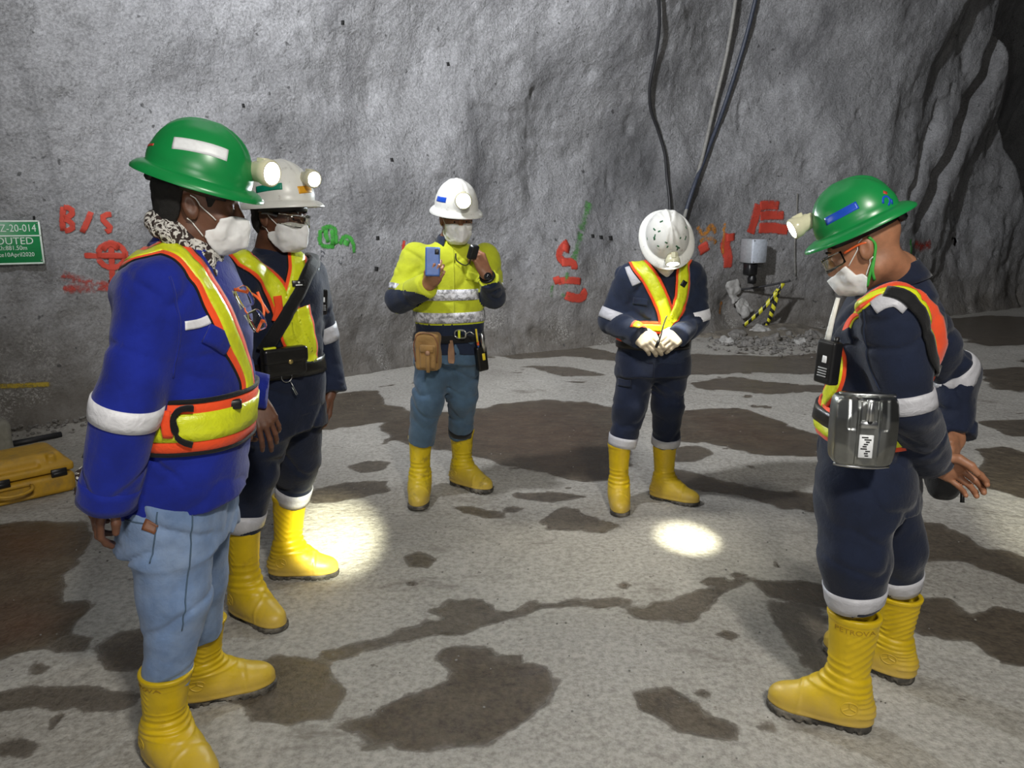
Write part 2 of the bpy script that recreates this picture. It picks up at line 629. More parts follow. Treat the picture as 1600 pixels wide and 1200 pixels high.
def text_mesh(body, size, extrude=0.0008, align='LEFT'):
    cu = bpy.data.curves.new('lettering', 'FONT')
    cu.body = body; cu.size = size; cu.extrude = extrude; cu.align_x = align
    cu.resolution_u = 3
    o = bpy.data.objects.new('lettering', cu)
    COL.objects.link(o)
    dg = bpy.context.evaluated_depsgraph_get()
    me = bpy.data.meshes.new_from_object(o.evaluated_get(dg))
    v = np.array([tuple(q.co) for q in me.vertices]); f = [tuple(p.vertices) for p in me.polygons]
    bpy.data.objects.remove(o); bpy.data.meshes.remove(me); bpy.data.curves.remove(cu)
    return v, f
# ------------------------------------------------------------------ the tunnel: wall, floor, ceiling
PLAN = np.array([(-9.0, 3.0), (-6.4, 4.3), (-3.54, 5.85), (-1.35, 7.55), (0.55, 9.0), (2.4, 10.0), (4.5, 10.85), (6.4, 11.8), (8.2, 12.7), (10.2, 13.6), (12.5, 14.6)])
_ps = np.concatenate([[0], np.cumsum(np.linalg.norm(np.diff(PLAN, axis=0), axis=1))])
def plan_at(s):
    return np.stack([smooth_interp(s, _ps, PLAN[:, i]) for i in range(2)], -1)
def wall_surface():
    ds, dz = 0.028, 0.028
    s = np.arange(0.3, _ps[-1] - 0.05, ds); z = np.arange(-0.12, 6.4, dz)
    S, Z = np.meshgrid(s, z, indexing='ij')
    P = plan_at(s); P2 = plan_at(s + 0.02) - plan_at(s - 0.02)
    P2 /= np.linalg.norm(P2, axis=1)[:, None]
    nrm = np.stack([P2[:, 1], -P2[:, 0]], 1)          # towards the room
    q = np.stack([S.ravel(), Z.ravel(), np.zeros(S.size)], 1)
    off = 0.20 * fbm(q * [0.42, 0.5, 1], 2, 5) + 0.060 * fbm(q * [1.3, 1.0, 1] + 0.35 * fbm(q * 0.8, 2, 71)[:, None], 2, 9) + 0.013 * fbm(q * 5.0, 2, 12)
    n = fbm(q * 16.0, 2, 21); off = off + 0.0065 * n + 0.004 * fbm(q * 38.0, 1, 27)
    # drill holes and cavities
    pit = noise3(q * 4.2 + 40, 33); off = off - 0.03 * np.clip((pit - 0.72) / 0.2, 0, 1)
    # diagonal folds at the right-hand end
    w = np.clip((S.ravel() - 15.6) / 1.6, 0, 1)
    ph = (S.ravel() - 0.42 * Z.ravel()) * 3.4 + 1.1 * fbm(q * 0.9, 2, 44)
    off = off + w * (0.065 * np.sin(ph) + 0.05 * fbm(q * [3.2, 1.1, 1], 2, 47))
    zz = Z.ravel()
    lean = 0.085 * np.clip(zz - 2.4, 0, None) ** 2 + 0.10 * np.exp(-np.clip(zz, 0, None) / 0.12)
    # dark hanging crevice near the right end, deep and slanting
    cs = smooth_interp(np.clip(zz, 0.9, 6), [0.9, 1.49, 1.95, 2.6, 3.24, 4.22, 6.0], [17.1, 17.29, 17.57, 17.96, 18.27, 18.44, 18.6]) + .05 * fbm(q * [0, 2.2, 1], 2, 51)
    cre = np.exp(-((S.ravel() - cs) / 0.17) ** 2) * np.clip((zz - 1.2) / 0.5, 0, 1)
    off = off + lean - 0.30 * cre
    # side opening high on the right, unlit
    sb = np.interp(zz, [1.2, 1.68, 3.29, 4.54, 6.4], [20.6, 19.9, 19.0, 18.25, 17.6])
    op = np.clip((S.ravel() - sb) / 0.45, 0, 1); op = op * op * (3 - 2 * op)
    off = off - 2.6 * op * np.clip((zz - 1.0) / 0.6, 0, 1)
    cs2 = 16.84 + (zz - 1.67) * 0.41
    off = off - 0.07 * np.exp(-((S.ravel() - cs2) / 0.07) ** 2) * np.clip((zz - 1.55) / 0.25, 0, 1) * np.clip((3.2 - zz) / 0.5, 0, 1)
    # hollow of broken shotcrete behind the barrier tape
    off = off - 0.16 * np.exp(-(((S.ravel() - 14.05) / 0.26) ** 2 + ((zz - 0.34) / 0.34) ** 2))
    X = np.repeat(P[:, 0], len(z)) + off * np.repeat(nrm[:, 0], len(z))
    Y = np.repeat(P[:, 1], len(z)) + off * np.repeat(nrm[:, 1], len(z))
    Vv = np.stack([X, Y, zz], 1)
    a, b = len(s), len(z)
    i, j = np.meshgrid(np.arange(a - 1), np.arange(b - 1), indexing='ij')
    k = (i * b + j).ravel()
    F = np.stack([k, k + b, k + b + 1, k + 1], 1)
    # soot and damp marks with a shape of their own (attribute read by the material)
    soot = np.zeros(len(zz)); ss = S.ravel()
    wob = 0.35 * fbm(q * 1.7, 3, 81)
    for s0, z0, rs, rz, am in ((12.45, 2.15, .55, .62, .8), (13.3, 1.55, .40, .55, 1.0), (12.9, 1.75, .5, .4, .7), (11.9, 3.6, .22, .5, .45), (11.2, 3.1, .3, .5, .4), (8.1, 2.3, .55, .22, .55),
                               (7.6, 2.75, .8, .25, .35), (9.2, 1.75, .32, .28, .5), (12.95, .72, .09, .28, 1.0), (10.2, 2.1, .35, .6, .3), (15.3, 3.2, .3, .4, .4), (6.9, 2.9, .5, .4, .3)):
        d = np.sqrt(((ss - s0) / rs) ** 2 + ((zz - z0) / rz) ** 2) + wob
        soot = np.maximum(soot, am * np.clip(1.5 - d * 1.1, 0, 1))
    return Vv, F, soot
def shotcrete(name):
    m, nt, b = new_mat(name)
    tc = N(nt, 'ShaderNodeTexCoord').outputs['Object']
    big = noise_node(nt, tc, 0.55, 5, 0.6, 0.4)
    base = ramp(nt, big.outputs['Fac'], [(0.3, (0.155, 0.152, 0.155)), (0.5, (0.26, 0.26, 0.27)), (0.72, (0.37, 0.37, 0.385))]).outputs[0]
    med = noise_node(nt, tc, 3.3, 6, 0.62, 0.3)
    base = mixc(nt, 0.5, base, ramp(nt, med.outputs['Fac'], [(0.3, (0.12, 0.12, 0.12)), (0.7, (0.42, 0.42, 0.43))]).outputs[0])
    fine = noise_node(nt, tc, 46, 5, 0.7)
    base = mixc(nt, 0.30, base, ramp(nt, fine.outputs['Fac'], [(0.36, (0.06, 0.06, 0.06)), (0.62, (0.5, 0.5, 0.5))]).outputs[0])
    # soot and damp stains that run down
    mp = N(nt, 'ShaderNodeMapping'); mp.inputs['Scale'].default_value = (1.0, 1.0, 0.33)
    L(nt, tc, mp.inputs[0])
    st = noise_node(nt, mp.outputs[0], 1.15, 5, 0.6, 0.8)
    base = mixc(nt, ramp(nt, st.outputs['Fac'], [(0.53, (0, 0, 0)), (0.68, (0.62, 0.62, 0.62))]).outputs[0], base, (0.075, 0.074, 0.078))
    # brown splash zone low on the wall, pale lime bloom in spots
    sep = N(nt, 'ShaderNodeSeparateXYZ'); L(nt, tc, sep.inputs[0])
    low = math_n(nt, 'ADD', sep.outputs[2], math_n(nt, 'MULTIPLY', med.outputs['Fac'], 1.1))
    lowf = ramp(nt, low, [(0.62, (1, 1, 1)), (1.0, (0, 0, 0))])
    lowf2 = N(nt, 'ShaderNodeMapRange'); lowf2.inputs[1].default_value = 0.6; lowf2.inputs[2].default_value = 1.75
    lowf2.inputs[3].default_value = 0.85; lowf2.inputs[4].default_value = 0.0
    L(nt, low, lowf2.inputs[0])
    base = mixc(nt, lowf2.outputs[0], base, mixc(nt, med.outputs['Fac'], (0.075, 0.062, 0.048), (0.21, 0.19, 0.16)))
    bl = noise_node(nt, tc, 2.1, 3, 0.5); sp = noise_node(nt, tc, 58, 4, 0.7)
    f = math_n(nt, 'MULTIPLY', ramp(nt, bl.outputs['Fac'], [(0.52, (0, 0, 0)), (0.66, (1, 1, 1))]).outputs[0],
               ramp(nt, sp.outputs['Fac'], [(0.5, (0, 0, 0)), (0.6, (1, 1, 1))]).outputs[0])
    f = math_n(nt, 'MULTIPLY', f, lowf2.outputs[0])
    base = mixc(nt, f, base, (0.5, 0.49, 0.46))
    at = N(nt, 'ShaderNodeAttribute', attribute_name='soot')
    sf = math_n(nt, 'MULTIPLY', at.outputs['Fac'], math_n(nt, 'ADD', 0.35, med.outputs['Fac']), clamp=True)
    base = mixc(nt, math_n(nt, 'MULTIPLY', sf, 0.85), base, (0.05, 0.05, 0.052))
    pit = noise_node(nt, tc, 13, 2, 0.5)
    base = mixc(nt, ramp(nt, pit.outputs['Fac'], [(0.70, (0, 0, 0)), (0.75, (0.8, 0.8, 0.8))]).outputs[0], base, (0.05, 0.05, 0.05))
    L(nt, base, b.inputs['Base Color'])
    b.inputs['Roughness'].default_value = 0.82
    b.inputs['Specular IOR Level'].default_value = 0.3
    h1 = noise_node(nt, tc, 34, 6, 0.7); h2 = noise_node(nt, tc, 9, 5, 0.6, 0.4)
    p = bump(nt, h2.outputs['Fac'], 0.6, 0.05, None)
    bump(nt, h1.outputs['Fac'], 0.75, 0.02, b, p)
    return m
M_WALL = shotcrete('shotcrete')
wv, wf, wsoot = wall_surface()
wall = mk('wall_back', wv, wf, M_WALL)
wall['kind'] = 'structure'
_a = wall.data.attributes.new('soot', 'FLOAT', 'POINT'); _a.data.foreach_set('value', wsoot.astype(np.float32))
WB = bvh_of(wv, wf)
def W(px, py):
    h = WB.ray_cast(CAMP, ray(px, py).normalized(), 60)
    return h[0] if h[0] is not None else K(px, py, 11)

# ceiling: rough vault overhead and behind the photographer
def ceiling():
    xs = np.arange(-9, 15.1, 0.35); ys = np.arange(-6, 17.1, 0.35)
    X, Y = np.meshgrid(xs, ys, indexing='ij')
    q = np.stack([X.ravel(), Y.ravel(), np.zeros(X.size)], 1)
    Z = 5.6 + 0.3 * fbm(q * 0.5, 3, 3)
    Vv = np.stack([q[:, 0], q[:, 1], Z], 1)
    b = len(ys)
    i, j = np.meshgrid(np.arange(len(xs) - 1), np.arange(b - 1), indexing='ij')
    k = (i * b + j).ravel()
    return Vv, np.stack([k, k + 1, k + b + 1, k + b], 1)
cv, cf = ceiling()
c_ = mk('ceiling', cv, cf, M_WALL); c_['kind'] = 'structure'

# far side of the chamber, to the right of the frame
def far_wall(line, name, seed):
    ln = np.array(line, float)
    d = np.concatenate([[0], np.cumsum(np.linalg.norm(np.diff(ln, axis=0), axis=1))])
    s = np.arange(0, d[-1], .16); z = np.arange(-.15, 6.2, .16)
    P = np.stack([np.interp(s, d, ln[:, i]) for i in range(2)], 1)
    T = np.gradient(P, axis=0); T /= np.linalg.norm(T, axis=1)[:, None]
    S, Z = np.meshgrid(s, z, indexing='ij')
    q = np.stack([S.ravel(), Z.ravel(), np.full(S.size, seed * 7.0)], 1)
    off = .35 * fbm(q * .5, 3, seed) + .06 * fbm(q * 2.2, 2, seed + 4) + .07 * np.clip(Z.ravel() - 2.4, 0, None) ** 2
    Vv = np.stack([np.repeat(P[:, 0], len(z)) + off * np.repeat(T[:, 1], len(z)), np.repeat(P[:, 1], len(z)) - off * np.repeat(T[:, 0], len(z)), Z.ravel()], 1)
    i, j = np.meshgrid(np.arange(len(s) - 1), np.arange(len(z) - 1), indexing='ij')
    k = (i * len(z) + j).ravel()
    o = mk(name, Vv, np.stack([k, k + len(z), k + len(z) + 1, k + 1], 1), M_WALL); o['kind'] = 'structure'
far_wall([(9.5, 16.8), (14.2, 15.6), (13.8, 9.0), (12.5, 3.0), (11.5, -6.0)], 'wall_right', 5)

# floor: trampled concrete with damp stains and one painted leg shadow
WET_SHADOW = [
 (1.0, [(551,1130),(600,1100),(690,1062),(668,1022),(700,1007),(760,1002),(800,1022),(850,1035),(872,1060),(875,1085),(840,1130),(800,1145),(790,1160),(700,1185),(640,1197),(570,1172)]),
 (0.85, [(370,1092),(390,1050),(430,1028),(480,1025),(512,1040),(508,1065),(527,1080),(525,1102),(500,1120),(460,1127),(410,1117)]),
 (0.75, [(495,1022),(560,1003),(640,983),(692,968),(684,950),(715,933),(755,931),(780,955),(830,936),(900,935),(960,935),(1010,955),(1060,942),(1110,918),(1165,898),(1165,912),(1110,937),(1060,962),(1020,967),(960,952),(900,948),(840,956),(780,967),(720,990),(640,1002),(570,1017),(500,1031)]),
 (0.9, [(994,1085),(1050,1075),(1080,1095),(1100,1115),(1147,1130),(1150,1157),(1100,1150),(1060,1142),(1008,1112)]),
 (1.0, [(-60,812),(130,812),(147,832),(140,862),(95,900),(100,940),(132,950),(115,982),(60,1007),(-60,1045)]),
 (1.0, [(152,1012),(190,990),(230,985),(240,1040),(215,1047),(170,1046)]),
 (0.8, [(72,1005),(110,992),(146,1000),(130,1018),(90,1020)]),
 (0.7, [(45,1047),(60,1037),(75,1045),(60,1055)]),
 (0.75, [(-60,1092),(60,1080),(140,1073),(225,1083),(225,1105),(140,1112),(60,1105),(-60,1108)]),
 (0.7, [(-10,1160),(30,1150),(60,1163),(40,1180),(-10,1182)]),
 (0.95, [(470,622),(510,615),(585,611),(600,632),(660,643),(640,655),(580,662),(520,671),(470,672)]),
 (1.0, [(596,662),(660,645),(745,637),(850,624),(930,631),(985,640),(985,752),(930,752),(880,743),(800,728),(760,716),(700,702),(610,688)]),
 (1.0, [(1050,640),(1150,638),(1220,658),(1270,680),(1287,700),(1287,716),(1200,712),(1100,690),(1050,687)]),
 (0.85, [(1055,700),(1090,696),(1112,710),(1085,722),(1055,721)]),
 (0.9, [(1050,738),(1120,748),(1200,765),(1290,773),(1290,802),(1220,796),(1150,776),(1055,757)]),
 (0.9, [(1410,808),(1470,820),(1530,850),(1590,866),(1640,880),(1640,930),(1540,892),(1500,880),(1410,872)]),
 (0.95, [(1518,735),(1540,706),(1570,700),(1640,720),(1640,790),(1580,772),(1530,765)]),
 (0.95, [(1420,925),(1480,935),(1520,960),(1560,955),(1640,970),(1640,1040),(1560,1042),(1518,1012),(1470,1002),(1420,982)]),
 (0.8, [(480,772),(540,756),(600,754),(603,767),(550,779),(480,787)]),
 (0.75, [(545,730),(575,722),(605,724),(595,735),(565,740)]),
 (0.8, [(630,870),(655,863),(680,874),(668,887),(640,886)]),
 (0.75, [(706,789),(740,787),(790,798),(795,806),(760,808),(720,800)]),
 (0.75, [(783,790),(803,786),(822,791),(806,799),(786,797)]),
 (0.8, [(795,765),(860,768),(910,775),(860,781),(800,778)]),
 (0.7, [(838,812),(880,793),(930,808),(965,820),(945,832),(890,826),(850,827)]),
 (0.85, [(1078,600),(1140,589),(1200,596),(1290,604),(1290,614),(1180,613),(1100,608)]),
 (0.8, [(775,553),(830,545),(900,539),(975,556),(975,566),(880,558),(800,560)]),
 (0.7, [(800,570),(880,572),(960,586),(880,587)]),
 (0.75, [(1040,560),(1100,552),(1200,556),(1290,552),(1290,584),(1180,582),(1080,585)]),
 (0.8, [(1160,900),(1230,905),(1300,912),(1300,945),(1200,935)]),
 (0.8, [(1122,992),(1135,985),(1150,992),(1138,999)]),
 (0.75, [(958,915),(975,907),(993,914),(978,924)]),
 (0.6, [(1168,1128),(1195,1123),(1222,1135),(1200,1145)]),
 (0.7, [(1080,1083),(1098,1075),(1116,1083),(1100,1093)]),
 (0.9, [(1470,498),(1540,492),(1640,498),(1640,535),(1540,540),(1490,525)]),
 (0.9, [(1530,580),(1600,575),(1660,580),(1660,612),(1560,608)]),
 (0.85, [(1540,660),(1600,655),(1660,665),(1660,690),(1580,682)]),
 (0.6, [(1180,930),(1270,940),(1300,1020),(1290,1060),(1260,1040),(1215,985)]),  # leg shadow of the right-hand person painted in, mixed with damp
]
def poly_sd(px, py, poly):
    p = np.array(poly); q = np.roll(p, -1, 0)
    d = np.full(px.shape, 1e9); s = np.zeros(px.shape, bool)
    for (ax, ay), (bx, by) in zip(p, q):
        ex, ey = bx - ax, by - ay
        wx, wy = px - ax, py - ay
        t = np.clip((wx * ex + wy * ey) / (ex * ex + ey * ey + 1e-12), 0, 1)
        d = np.minimum(d, (wx - ex * t) ** 2 + (wy - ey * t) ** 2)
        c = (ay > py) != (by > py)
        s ^= c & (px < (bx - ax) * (py - ay) / (by - ay + 1e-12) + ax)
    return np.where(s, -1, 1) * np.sqrt(d)
def build_floor():
    ys = [-3.0, -1.5, 0.0, 0.7]
    y = 0.8
    while y < 17:
        ys.append(y); y += max(0.017, 0.0065 * y)
    xs = np.unique(np.concatenate([np.arange(-9, -3.4, 0.15), np.arange(-3.4, 3.6, 0.022), np.arange(3.6, 14, 0.12)]))
    ys = np.array(ys)
    X, Y = np.meshgrid(xs, ys, indexing='ij')
    x, y = X.ravel(), Y.ravel()
    q = np.stack([x, y, np.zeros(x.size)], 1)
    Z = 0.010 * fbm(q * 1.3, 3, 61) + 0.003 * fbm(q * 9, 2, 66)
    # distances past the wall line drop away
    warp = 0.05 * fbm(q * 3.0, 3, 77) + 0.022 * fbm(q * 14.0, 2, 79)
    m = np.zeros(x.size); rust = np.zeros(x.size)
    for wi, (amt, poly) in enumerate(WET_SHADOW):
        g = np.array([tuple(G(*p))[:2] for p in poly])
        lo, hi = g.min(0) - 0.4, g.max(0) + 0.4
        k = np.nonzero((x > lo[0]) & (x < hi[0]) & (y > lo[1]) & (y < hi[1]))[0]
        size = np.clip(np.sqrt((np.ptp(g[:, 0])) * (np.ptp(g[:, 1]))) / 0.5, 0.25, 1.0)
        sd = poly_sd(x[k], y[k], g) + warp[k] * size
        v = np.clip(0.5 - (sd - (.022 if wi == 2 else .008)) / 0.05, 0, 1) * amt
        m[k] = np.maximum(m[k], v)
        if wi in (4, 11, 12):
            rust[k] = np.maximum(rust[k], np.clip(-sd / .35, 0, 1) * {4: 1.0, 11: .22, 12: .2}[wi] * np.clip(.6 + fbm(q[k] * 1.9, 2, 91), 0, 1))
    sp = noise3(q * [3.4, 5.2, 1] + 11, 95) + .45 * noise3(q * [9, 12, 1], 96)
    m = np.maximum(m, np.clip((sp - .86) / .10, 0, 1) * .72)
    # puddled hollows lie slightly lower
    Z = Z - 0.004 * m
    b = len(ys)
    i, j = np.meshgrid(np.arange(len(xs) - 1), np.arange(b - 1), indexing='ij')
    kk = (i * b + j).ravel()
    F = np.stack([kk, kk + b, kk + b + 1, kk + 1], 1)
    return np.stack([x, y, Z], 1), F, m, rust
def floor_mat():
    m, nt, b = new_mat('trampled_concrete')
    tc = N(nt, 'ShaderNodeTexCoord').outputs['Object']
    big = noise_node(nt, tc, 1.1, 5, 0.6, 0.3)
    dry = ramp(nt, big.outputs['Fac'], [(0.3, (0.27, 0.25, 0.215)), (0.55, (0.40, 0.38, 0.335)), (0.75, (0.50, 0.48, 0.435))]).outputs[0]
    fine = noise_node(nt, tc, 42, 6, 0.7)
    dry = mixc(nt, 0.35, dry, ramp(nt, fine.outputs['Fac'], [(0.35, (0.12, 0.11, 0.095)), (0.6, (0.66, 0.64, 0.6))]).outputs[0])
    mp = N(nt, 'ShaderNodeMapping'); mp.inputs['Scale'].default_value = (0.45, 1.0, 1.0); mp.inputs['Rotation'].default_value = (0, 0, 0.35)
    L(nt, tc, mp.inputs[0])
    med = noise_node(nt, mp.outputs[0], 4.6, 6, 0.65, 0.5)
    dry = mixc(nt, ramp(nt, med.outputs['Fac'], [(0.60, (0, 0, 0)), (0.72, (0.7, 0.7, 0.7))]).outputs[0], dry, (0.16, 0.14, 0.115))
    pit = noise_node(nt, tc, 17, 3, 0.6)
    dry = mixc(nt, ramp(nt, pit.outputs['Fac'], [(0.69, (0, 0, 0)), (0.74, (0.7, 0.7, 0.7))]).outputs[0], dry, (0.13, 0.115, 0.095))
    at = N(nt, 'ShaderNodeAttribute', attribute_name='damp_shadow')
    edge = noise_node(nt, tc, 24, 5, 0.7)
    f = math_n(nt, 'ADD', at.outputs['Fac'], math_n(nt, 'MULTIPLY', math_n(nt, 'SUBTRACT', edge.outputs['Fac'], 0.5), 0.7))
    fr = N(nt, 'ShaderNodeMapRange', interpolation_type='SMOOTHSTEP')
    fr.inputs[1].default_value = 0.36; fr.inputs[2].default_value = 0.55
    L(nt, f, fr.inputs[0])
    amt = math_n(nt, 'MULTIPLY', fr.outputs[0], math_n(nt, 'MULTIPLY_ADD', at.outputs['Fac'], 0.5), clamp=True)
    amt = math_n(nt, 'MULTIPLY', fr.outputs[0], math_n(nt, 'ADD', math_n(nt, 'MULTIPLY', at.outputs['Fac'], 0.45), 0.55), clamp=True)
    wetn = noise_node(nt, tc, 6, 5, 0.65)
    wet = ramp(nt, wetn.outputs['Fac'], [(0.3, (0.052, 0.040, 0.028)), (0.7, (0.125, 0.100, 0.070))]).outputs[0]
    wet = mixc(nt, 0.3, wet, ramp(nt, fine.outputs['Fac'], [(0.35, (0.03, 0.024, 0.018)), (0.65, (0.19, 0.155, 0.115))]).outputs[0])
    ru = N(nt, 'ShaderNodeAttribute', attribute_name='rust')
    wet = mixc(nt, math_n(nt, 'MULTIPLY', ru.outputs['Fac'], .8), wet, (0.105, 0.036, 0.017))
    L(nt, mixc(nt, amt, dry, wet), b.inputs['Base Color'])
    rg = N(nt, 'ShaderNodeMapRange'); rg.inputs[3].default_value = 0.85; rg.inputs[4].default_value = 0.17
    L(nt, amt, rg.inputs[0]); L(nt, rg.outputs[0], b.inputs['Roughness'])
    b.inputs['Specular IOR Level'].default_value = 0.35
    h1 = noise_node(nt, tc, 70, 5, 0.7); h2 = noise_node(nt, tc, 15, 5, 0.6)
    p = bump(nt, h2.outputs['Fac'], 0.45, 0.03, None)
    bump(nt, h1.outputs['Fac'], 0.6, 0.008, b, p)
    return m
fv, ff, damp_shadow, rust_ = build_floor()
M_FLOOR = floor_mat()
floor = mk('floor', fv, ff, M_FLOOR)
floor['kind'] = 'structure'
at_ = floor.data.attributes.new('damp_shadow', 'FLOAT', 'POINT')
at_.data.foreach_set('value', damp_shadow.astype(np.float32))
at_ = floor.data.attributes.new('rust', 'FLOAT', 'POINT')
at_.data.foreach_set('value', rust_.astype(np.float32))
# ------------------------------------------------------------------ materials of people and gear
def skin_mat(name, c):
    m, nt, b = new_mat(name)
    tc = N(nt, 'ShaderNodeTexCoord').outputs['Object']
    n1 = noise_node(nt, tc, 22, 5, 0.6)
    col = ramp(nt, n1.outputs['Fac'], [(0.3, [x * 0.78 for x in c]), (0.7, [min(1, x * 1.2) for x in c])]).outputs[0]
    L(nt, col, b.inputs['Base Color'])
    b.inputs['Roughness'].default_value = 0.5
    b.inputs['Subsurface Weight'].default_value = 0.06
    b.inputs['Subsurface Radius'].default_value = (0.01, 0.004, 0.002)
    n2 = noise_node(nt, tc, 160, 4); bump(nt, n2.outputs['Fac'], 0.15, 0.003, b)
    return m
SKIN_DARK = skin_mat('dark_brown_skin', (0.125, 0.052, 0.028))
SKIN_TAN = skin_mat('tan_brown_skin', (0.30, 0.135, 0.075))
SKIN_WARM = skin_mat('warm_brown_skin', (0.36, 0.165, 0.09))
M_HAIR = simple('black_hair', (0.006, 0.005, 0.005), 0.6, var=0.4, scale=180, bstr=0.8, bdist=0.004)
M_EYE = simple('eye_white', (0.65, 0.62, 0.58), 0.2, var=0.03)
M_IRIS = simple('dark_iris', (0.012, 0.007, 0.005), 0.15)
M_NAVY = fabric('navy_drill', (0.0075, 0.0125, 0.032), var=0.3)
M_NAVY2 = fabric('navy_drill_light', (0.012, 0.019, 0.042), var=0.3)
M_BLACKF = fabric('black_webbing', (0.006, 0.006, 0.007), 0.75)
M_BLUE = fabric('royal_blue_drill', (0.007, 0.018, 0.24), var=0.25)
M_LIME = fabric('lime_yellow_fabric', (0.50, 0.55, 0.025), 0.8, var=0.12, dirt=(0.36, 0.39, 0.03))
def reflective(name, c, rough=0.4):
    m, nt, b = new_mat(name)
    tc = N(nt, 'ShaderNodeTexCoord').outputs['Object']
    n1 = noise_node(nt, tc, 26, 5, 0.65, 0.8)
    col = ramp(nt, n1.outputs['Fac'], [(0.3, [x * 0.86 for x in c]), (0.6, c), (0.8, [min(1, x * 1.15) for x in c])]).outputs[0]
    L(nt, col, b.inputs['Base Color'])
    b.inputs['Roughness'].default_value = rough
    b.inputs['Specular IOR Level'].default_value = 0.6
    v = N(nt, 'ShaderNodeTexVoronoi'); v.inputs['Scale'].default_value = 90; L(nt, tc, v.inputs['Vector'])
    p = bump(nt, n1.outputs['Fac'], 0.5, 0.008, None)
    bump(nt, v.outputs['Distance'], 0.25, 0.002, b, p)
    return m
M_STRIP_LIME = reflective('reflective_lime', (0.74, 0.80, 0.02), 0.35)
M_STRIP_SILVER = reflective('reflective_silver', (0.52, 0.52, 0.56), 0.45)
M_STRIP_WHITE = reflective('reflective_white', (0.84, 0.84, 0.88), 0.45)
def worn_silver():
    m, nt, b = new_mat('worn_reflective_silver')
    tc = N(nt, 'ShaderNodeTexCoord').outputs['Object']
    n1 = noise_node(nt, tc, 34, 6, 0.75, 0.6)
    L(nt, ramp(nt, n1.outputs['Fac'], [(0.42, (0.22, 0.22, 0.24)), (0.56, (0.78, 0.78, 0.84))]).outputs[0], b.inputs['Base Color'])
    b.inputs['Roughness'].default_value = 0.45
    return m
M_STRIP_WORN = worn_silver()
M_ORANGE = fabric('orange_mesh_fabric', (0.92, 0.085, 0.018), 0.7, weave=500, var=0.1)
M_JEANS = fabric('washed_denim', (0.155, 0.235, 0.40), 0.9, dirt=(0.30, 0.38, 0.52), var=0.3, dlo=0.45, dhi=0.8)
M_JEANS2 = fabric('grey_blue_denim', (0.065, 0.115, 0.18), 0.9, dirt=(0.045, 0.075, 0.115), var=0.3, dlo=0.45, dhi=0.8)
M_MASK = simple('white_mask_fabric', (0.80, 0.80, 0.80), 0.75, var=0.04, scale=80, bstr=0.1)
M_STRING = simple('white_elastic', (0.75, 0.75, 0.72), 0.7, var=0.05)
def boot_mat(name, c, dirtc, lo, hi):
    m, nt, b = new_mat(name)
    tc = N(nt, 'ShaderNodeTexCoord').outputs['Object']
    n1 = noise_node(nt, tc, 11, 5, 0.6)
    col = ramp(nt, n1.outputs['Fac'], [(0.3, [x * 0.85 for x in c]), (0.7, [min(1, x * 1.1) for x in c])]).outputs[0]
    n2 = noise_node(nt, tc, 16, 6, 0.7, 0.4)
    f = ramp(nt, n2.outputs['Fac'], [(lo, (0, 0, 0)), (hi, (0.75, 0.75, 0.75))]).outputs[0]
    col = mixc(nt, f, col, dirtc)
    # pale mud dries on the foot, close to the sole
    sep = N(nt, 'ShaderNodeSeparateXYZ'); L(nt, tc, sep.inputs[0])
    h = math_n(nt, 'ADD', sep.outputs[2], math_n(nt, 'MULTIPLY', n2.outputs['Fac'], 0.16))
    mr = N(nt, 'ShaderNodeMapRange'); mr.inputs[1].default_value = 0.10; mr.inputs[2].default_value = 0.22; mr.inputs[3].default_value = 0.62; mr.inputs[4].default_value = 0.0
    L(nt, h, mr.inputs[0])
    col = mixc(nt, mr.outputs[0], col, (0.52, 0.36, 0.13))
    L(nt, col, b.inputs['Base Color'])
    b.inputs['Roughness'].default_value = 0.42
    n3 = noise_node(nt, tc, 90, 4); bump(nt, n3.outputs['Fac'], 0.12, 0.004, b)
    return m
M_BOOT = boot_mat('yellow_rubber', (0.66, 0.455, 0.006), (0.30, 0.17, 0.02), 0.60, 0.80)
M_BOOT_DIRTY = boot_mat('scuffed_yellow_rubber', (0.64, 0.47, 0.006), (0.16, 0.11, 0.03), 0.52, 0.70)
M_BOOT_WORD = simple('dark_embossed_rubber', (0.36, 0.22, 0.01), 0.6, var=.3)  # darker yellow for the embossed word
M_SOLE = simple('dark_rubber_sole', (0.05, 0.046, 0.04), 0.8, var=0.4, scale=40, dirt=(0.28, 0.25, 0.2), dirt_scale=18, dirt_lo=0.45, dirt_hi=0.7)
M_DARK_IN = simple('dark_boot_lining', (0.012, 0.011, 0.01), 0.9)
M_GREENH = simple('green_hard_hat_shell', (0.008, 0.235, 0.055), 0.3, var=0.06, scale=12, dirt=(0.02, 0.17, 0.06), dirt_scale=30, dirt_lo=0.6, dirt_hi=0.8)
M_WHITEH = simple('white_hard_hat_shell', (0.74, 0.74, 0.70), 0.35, var=0.05, scale=20, dirt=(0.42, 0.41, 0.38), dirt_scale=26, dirt_lo=0.58, dirt_hi=0.75)
M_PAINT_GREEN = simple('dark_green_paint_chip', (0.02, 0.12, 0.05), 0.5)
M_WHITE_STICK = simple('white_sticker', (0.78, 0.80, 0.82), 0.4, var=0.05, scale=120)
M_BLUE_STICK = simple('blue_sticker', (0.012, 0.075, 0.50), 0.3)
M_RED_STICK = simple('red_sticker', (0.5, 0.05, 0.03), 0.4)
M_GREEN_STICK = simple('teal_green_tape', (0.0, 0.22, 0.13), 0.4)
M_AMBER_STICK = simple('amber_tape', (0.75, 0.36, 0.02), 0.4)
M_BLACKP = simple('black_plastic', (0.009, 0.009, 0.010), 0.38, var=0.2)
M_BLACKL = simple('black_leather', (0.008, 0.0075, 0.007), 0.32, var=0.3, scale=60, bstr=0.3)
